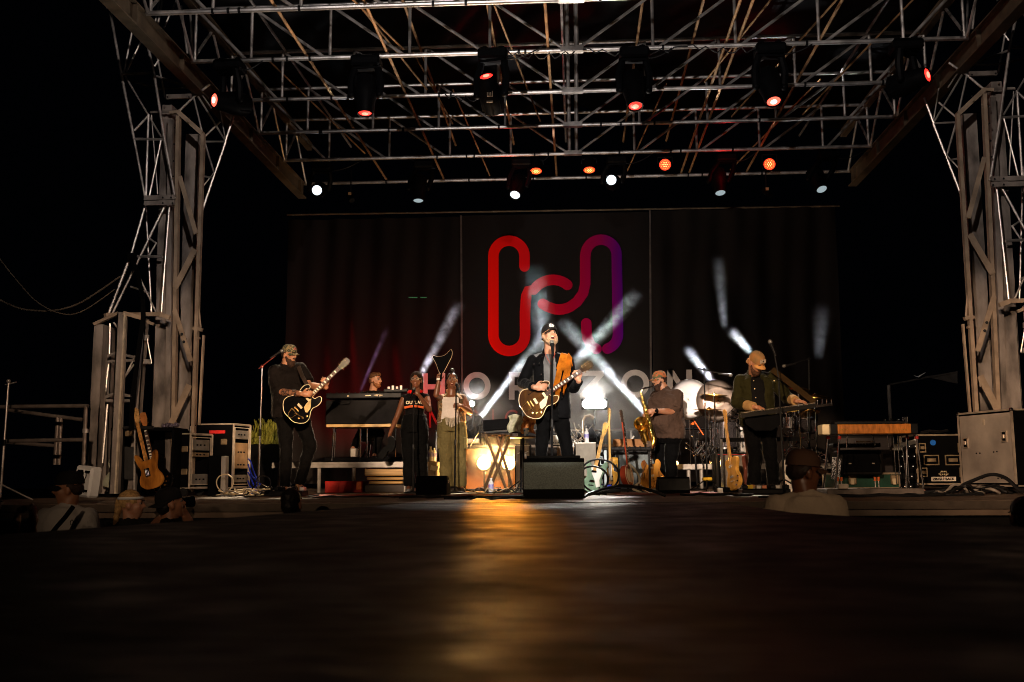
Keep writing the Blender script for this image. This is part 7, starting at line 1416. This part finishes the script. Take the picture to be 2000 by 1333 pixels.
for x, xb in ((1745, 1750), (1753, 1758), (1760, 1770), (1770, 1775)): q = MB(); q.tube(P(x, 850, 11.5), Fl(xb, 11.5, .12), .005); q.build('pedal_rod', chrome, ps)
for e, x in ((0, 1637), (1, 1790)):
    q = MB(); q.text(('Steel', 'Amber')[e], at(FRONT, P(1645 if not e else 1766, 841, 11.29)), .03, .0005); bpy.data.meshes; q.build('script_lettering', mat('gold_print', (0, 0, 0)), ps) if False else None
q = MB(); q.path([P(1640 + i * 2.6, 839 + 1.2 * sin(i * 2.4), 11.29) for i in range(7)], .0018, n=4); q.build('gold_script', mat('gold_print', (0, 0, 0)), ps)
q = MB(); q.path([P(1760 + i * 2.4, 839 + 1 * sin(i * 2.7), 11.29) for i in range(6)], .0016, n=4); q.build('gold_script', mat('gold_print', (0, 0, 0)), ps)
q = MB(); c, d = pbox(1616, 967, 1806, 978, 10.9, .45, .0); d.z = .075; c.z = .0375; q.cbox(c, d, .006); tag(q.build('floor_platform', mat('scuffed_grey_board', (.16, .13, .11), .6, var=.4)), 'scuffed grey board on the floor under the pedal steel', 'board')
q = MB(); c, d = pbox(1640, 963, 1658, 972, 10.85, .1); c.z = .1; q.cbox(c, (.1, .09, .05), .006); tag(q.build('foot_switch', mat('cream_switch', (.45, .38, .3), .5)), 'small cream box on the front edge of the grey board', 'foot switch')
for (x, y, lab) in ((1636, 936, 'first'), (1643, 936, 'second'), (1709, 936, 'third'), (1716, 936, 'fourth')): q = MB(); a = P(x, 932, 11.6); q.tube(P(x, 940, 11.6), a, .014, n=8); q.c = 1; q.tube(V((a.x, a.y, .08)), P(x, 940, 11.6), .007); tag(q.build('tent_rod', [orangem, steel]), '%s orange-topped rod from the left under the pedal steel' % lab, 'rod', 'orange-topped rods')
t, c, d = amp('wide black amplifier behind the pedal steel with two small bright marks', 1642, 880, 1722, 928, 12.2, .3, blackm, floor=None, trim=None)
q = MB(); [q.box(c + V((e * .13, -.17, -.01)), (.03, .004, .012)) for e in (-1, 1)]; q.build('marks', mat('dim_mark', (.3, .25, .2), .5), t)
t, c, d = amp('tall dull black speaker behind the wide black amplifier', 1638, 850, 1745, 928, 12.8, .4, mat('dull_grey_cloth', (.035, .03, .03), .9), floor=.18, trim=None)
t, R = hardware_case('low dark green case with steel edging beneath the black speakers', *[(lambda cd: (cd[0]))(pbox(1636, 925, 1756, 948, 12.4, .7, .06)), pbox(1636, 925, 1756, 948, 12.4, .7, .06)[1]], 0, mat('dark_green_panel', (.01, .06, .035), .5), edge=mat('old_edge', (0, 0, 0)))
for px in (1665, 1747): q = MB(); q.cbox(P(px, 937, 12.385), (.09, .03, .11), .01); lt_ = q.build('butterfly_latch', mat('aged_steel', (0, 0, 0)), t); q = MB(); q.cbox(P(px, 941, 12.36), (.04, .02, .07), .005); q.build('latch_plate', cream, lt_)
q = MB(); c = P(1633, 915, 11.9); q.box(c, (.1, .008, .24), Matrix.Rotation(.12, 3, 'Y') @ Matrix.Rotation(-.5, 3, 'Z')); tag(q.build('glitter_panel', mat('black_white_speckle', (.03, .03, .03), .4, col2=(.75, .75, .78), vscale=70, thresh=(.48, .54))), 'tilted black and white speckled panel at the left side of the black amplifier', 'panel')
kb2 = thing('synthesizer', 'slim black keyboard shelf just below the pedal steel', 'keyboard', P(1680, 870, 12.1)); c, d = pbox(1628, 866, 1720, 874, 12.1, .3); q = MB(); q.cbox(c, d, .008); q.build('body', black, kb2); q = MB(); q.box(c + V((.1, -.1, .04)), (.18, .1, .015)); q.build('panel', cream, kb2); q = MB(); [q.tube(c + V((-.22 + i * .035, -.155, .01)), c + V((-.22 + i * .035, -.16, .01)), .004) for i in range(11)]; q.build('button', white, kb2)
q = MB(); c = P(1750, 876, 12.0); q.cbox(c, (.12, .1, .045), .006); q.c = 1; [q.tube(c + V((-.04 + .027 * i, 0, .02)), c + V((-.04 + .027 * i, 0, .045)), .008) for i in range(4)]; tag(q.build('effect_unit', [silv, cream]), 'small silver effect unit with knobs hanging right of the keyboard shelf', 'effect unit')
q = MB(); q.flat(P(1758, 870, 12.2), P(1790, 862, 12.2), .05, .01); tag(q.build('note_sheet', mat('paper', (0, 0, 0))), 'white paper wedge behind the right legs of the pedal steel', 'paper')
rk = thing('equipment_rack', 'dark equipment rack with tiny lights between pedal steel and black road case', 'rack', Fl(1765, 12.8, 0)); c, d = pbox(1748, 865, 1790, 955, 12.9, .4, .05); q = MB(); q.cbox(c, d, .01); q.build('cabinet', blackm, rk)
for k in range(5): q = MB(); q.cbox(c + V((0, -.205, -.25 + .12 * k)), (d.x * .9, .02, .07), .004); un = q.build('rack_unit', black, rk); q = MB(); [q.ell(c + V((-.1 + .07 * i + .02 * k, -.22, -.25 + .12 * k)), .005, nu=6, nv=4) for i in range(3)]; q.build('indicator', emat('tiny_led', (1, .8, .6), 1.5), un)
# ================================================================ BEHIND THE STAGE
t = thing('canopy_tent', 'dim tent frame behind the stage near the right tower', 'tent', P(1735, 900, 22)); 
q = MB(); a = P(1735.5, 753, 22); q.tube(V((a.x, a.y, GZ)), a, .035); q.build('pole', mat('dim_pole', (.3, .26, .22), .5), t)
q = MB(); q.add([P(1735, 752, 22), P(1810, 735, 22), P(1870, 727, 22), P(1870, 750, 22), P(1815, 738, 21.95)] , [(0, 1, 2, 3, 4)], False); q.tube(P(1735, 752, 22), P(1870, 727, 22), .02); q.tube(P(1812, 736, 22), P(1870, 748, 22), .02); q.build('roof_edge', mat('dim_fabric', (.05, .045, .04), .8), t)
q = MB(); q.path([P(1785, 734, 21.8), P(1794, 736.5, 21.8), P(1797, 734, 21.8), P(1808, 728, 21.8)], [.004, .014, .014, .004], n=6); tag(q.build('white_pennant', white), 'small white bird-like shape above the dim tent frame', 'pennant')
q = MB()
for i in range(420):
    px = random.uniform(470, 550); a = P(px, 868, 18.6); h_ = random.uniform(.1, .42) * (1.1 if px > 505 else .6); dx = random.uniform(-.08, .08); q.flat(V((a.x, 18.6 + random.uniform(-.3, .3), a.z)), V((a.x + dx, 18.6 + random.uniform(-.3, .3), a.z + h_)), random.uniform(.005, .012), .003)
tag(q.build('grass', mat('lit_grass', (.16, .15, .02), .5, var=.5, vscale=20)), 'tall yellow-green grass catching light behind the left cases', 'grass', kind='stuff')
lamp('SPOT', 'grass_light', P(520, 700, 17.5), P(520, 850, 18.6), 30, (1, .9, .5), spot_size=RD(50), spot_blend=.8, shadow_soft_size=.05)
q = MB(); a = P(510, 870, 18.6); q.box((a.x, 18.6, a.z / 2 - .0), (.9, .7, a.z)); tag(q.build('planter', blackm), 'dark planter box holding the tall grass', 'planter')
for i, (px, py) in enumerate(((700, 545), (810, 581))): pass
# ================================================================ CABLES ON THE FLOOR
def cable(label, pts, r=.009, m_=rubber, z=None, amp_=.05, group='cables on the stage floor'):
    out = []
    for i, (x, Y, zz) in enumerate(pts): out.append((x, Y, max(zz, r)))
    q = MB(); q.path([V(c) for c in crom(out, 6, False)], r, n=6); tag(q.build('cable', m_), label, 'cable', group)
def fx(px, Y): return P(px, 930, Y).x
rnd = random.Random(3)
def floor_run(label, x0, x1, Y, n=12, r=.01, m_=rubber, amp_=.12, lift=0):
    pts = [(fx(x0 + (x1 - x0) * i / n, Y), Y + rnd.uniform(-amp_, amp_), r + (lift * sin(pi * i / n) if lift else 0) + abs(rnd.gauss(0, .006))) for i in range(n + 1)]; cable(label, pts, r, m_)
floor_run('black cable along the stage front from the small wedge to the big wedge', 870, 1025, 10.0); floor_run('second black cable close to the first, left of the big wedge', 780, 1020, 10.6, r=.012)
floor_run('long black cable running left from the braided singer\'s wedge', 600, 860, 11.2, r=.008); floor_run('thick black cable from the big wedge towards the sax player\'s wedge', 1140, 1300, 10.4, r=.016, lift=.1); floor_run('black cable from the sax player\'s wedge to the right guitar rack', 1330, 1470, 11.2, r=.014)
floor_run('thin cable in front of the pedal steel board', 1480, 1830, 10.2, r=.01); floor_run('bundle of black cable running into the heap by the aluminium case', 1600, 1900, 10.5, r=.013); floor_run('cable trailing from the left mic stand', 420, 620, 11.8, r=.008)
for i, (x, Y, r, lab) in enumerate(((1152, 11.2, .16, 'loop of black cable rising beside the big wedge'), (1165, 11.4, .2, 'wider loop of black cable right of the big wedge'), (430, 12.2, .13, 'pale cable loop in front of the silver panel'), (505, 12.3, .12, 'coiled cables round the foot of the left microphone stand'))):
    cx = fx(x, Y); cable(lab, [(cx + r * 1.2 * cos(a) + .02 * a, Y + .05 * a, r + r * sin(a) * .95 + .01) for a in [pi * 2 * k / 10 - 1.5 for k in range(11)]], .011 if i < 2 else .008, rubber if i != 2 else cream)
cable('thick black cable arching high across the aluminium case', [(fx(1770, 11.3), 11.3, .02), (fx(1850, 11.2), 11.2, .05), (fx(1895, 11.2), 11.2, .14), (fx(1935, 11.2), 11.2, .21), (fx(1965, 11.2), 11.2, .17), (fx(1990, 11.2), 11.2, .05), (fx(2020, 11.2), 11.2, .02)], .02)
for i in range(16):
    Y = rnd.uniform(10.7, 12.1); x0 = rnd.uniform(1800, 1880); n = 7; cable(('%s cable of the heap by the aluminium case' % ['lowest', 'thin', 'thick', 'curled', 'pale', 'straight', 'bent', 'red', 'long', 'short', 'raised', 'looped', 'flat', 'rearmost', 'nearest', 'twisted'][i]), [(fx(x0 + i * 3 + 14 * k, Y), Y + rnd.uniform(-.15, .15), .015 + .1 * abs(rnd.random()) * sin(pi * k / n)) for k in range(n + 1)], rnd.choice((.008, .012, .016)), redm if i == 7 else (mat('grey_cable', (.3, .26, .22), .5) if i in (4, 10) else rubber))
for i in range(12):
    Y = rnd.uniform(12.6, 14.6); x0 = 915 + 8 * i; n = 6; cable('%s thin cable tangled on the floor near the amber lamps' % ['leftmost', 'pale', 'curly', 'dark', 'low', 'kinked', 'bright', 'looping', 'short', 'doubled', 'wavy', 'rightmost'][i], [(fx(x0 + 9 * k, Y), Y + rnd.uniform(-.2, .2), .01 + .07 * rnd.random()) for k in range(n + 1)], rnd.choice((.006, .008)), rnd.choice((rubber, mat('grey_cable', (0, 0, 0)), cream, black)))
for i in range(5):
    n = 6; Y = 12.6 + .1 * i; cable('%s blue cable spilling from the tall rack case' % ['uppermost', 'second', 'middle', 'lower', 'lowest'][i], [(fx(484 + 5 * k, Y), Y, max(.01, .45 - .09 * i - .07 * k + .05 * rnd.random())) for k in range(n)], .009, bluem)
for i in range(7):
    n = 6; Y = rnd.uniform(11.8, 12.6); cable('%s cable lying in the tangle between the rack cases and the pedal board' % ['upper', 'black', 'silver', 'wound', 'loose', 'stiff', 'lower'][i], [(fx(425 + 14 * k + 5 * i, Y), Y + rnd.uniform(-.15, .15), .01 + .08 * rnd.random()) for k in range(n + 1)], rnd.choice((.007, .01)), rnd.choice((rubber, cream, mat('grey_cable', (0, 0, 0)))))
# worn red-brown carpets on the deck
rgm = mat('worn_red_rug', (.28, .08, .05), .9, var=.6, vscale=7, bump=.6, bscale=120, stretch=(1, .5, 1))
for (x0, x1, Ya, Yb, lab) in ((560, 800, 11.4, 12.9, 'worn reddish rug under the left guitarist'), (1200, 1420, 11.6, 13.3, 'pinkish worn rug under the saxophone player'), (880, 1015, 11.6, 12.9, 'pale worn rug left of the big wedge')):
    a, b = fx(x0, 12), fx(x1, 12); q = MB(); q.grid(lambda u, v: V((a + (b - a) * u, Ya + (Yb - Ya) * v, .006 + .007 * (1 + sin(u * 17 + v * 5)) * .5)), 60, 14); tag(q.build('rug', rgm), lab, 'rug', 'rugs on the stage')
cable('pale cable run lying on the pit floor right of the runway', [(P(1640, 1003, 7.9).x, 7.9, -.9), (P(1700, 1006, 7.8).x, 7.8, -.92), (P(1780, 1004, 7.8).x, 7.8, -.88), (P(1850, 1001, 7.9).x, 7.9, -.9)], .02, mat('grey_cable', (0, 0, 0))) if False else None
# ================================================================ AIR
def puff(label, x0, y0, x1, y1, Ya, Yb, dens, scale):
    a, b = P(x0, y1, Ya), P(x1, y0, Ya); m_ = smoke_mat('smoke_puff', dens, scale, .3, .75); N, L = m_.node_tree.nodes, m_.node_tree.links
    tc = N.new('ShaderNodeTexCoord'); ln = N.new('ShaderNodeVectorMath'); ln.operation = 'LENGTH'; L.new(tc.outputs['Object'], ln.inputs[0]); mr = N.new('ShaderNodeMapRange'); mr.interpolation_type = 'SMOOTHSTEP'; mr.inputs['From Min'].default_value = 1; mr.inputs['From Max'].default_value = .1
    L.new(ln.outputs['Value'], mr.inputs[0]); ml = N.new('ShaderNodeMath'); ml.operation = 'MULTIPLY'; v = [n for n in N if n.type == 'VOLUME_SCATTER'][0]; L.new(v.inputs['Density'].links[0].from_socket, ml.inputs[0]); L.new(mr.outputs[0], ml.inputs[1]); L.new(ml.outputs[0], v.inputs['Density'])
    q = MB(); q.ell((0, 0, 0), (1, 1, 1), nu=24, nv=14); me = q.mesh('smoke', V((0, 0, 0))); me.materials.append(m_); o = bpy.data.objects.new('smoke', me); COL.objects.link(o); o.location = ((a.x + b.x) / 2, (Ya + Yb) / 2, (a.z + b.z) / 2); o.scale = ((b.x - a.x) / 2, (Yb - Ya) / 2, (b.z - a.z) / 2); tag(o, label, 'smoke', None, 'stuff')
puff('low smoke glowing around the bar light behind the main singer', 960, 660, 1360, 910, 15.9, 19.3, .7, 1.7)
puff('low smoke glowing round the small white light beside the olive trousers', 840, 710, 1010, 870, 15.2, 18.0, .25, 2)
puff('amber smoke round the two round amber lamps', 875, 840, 1065, 962, 14.7, 15.9, 1.0, 3)
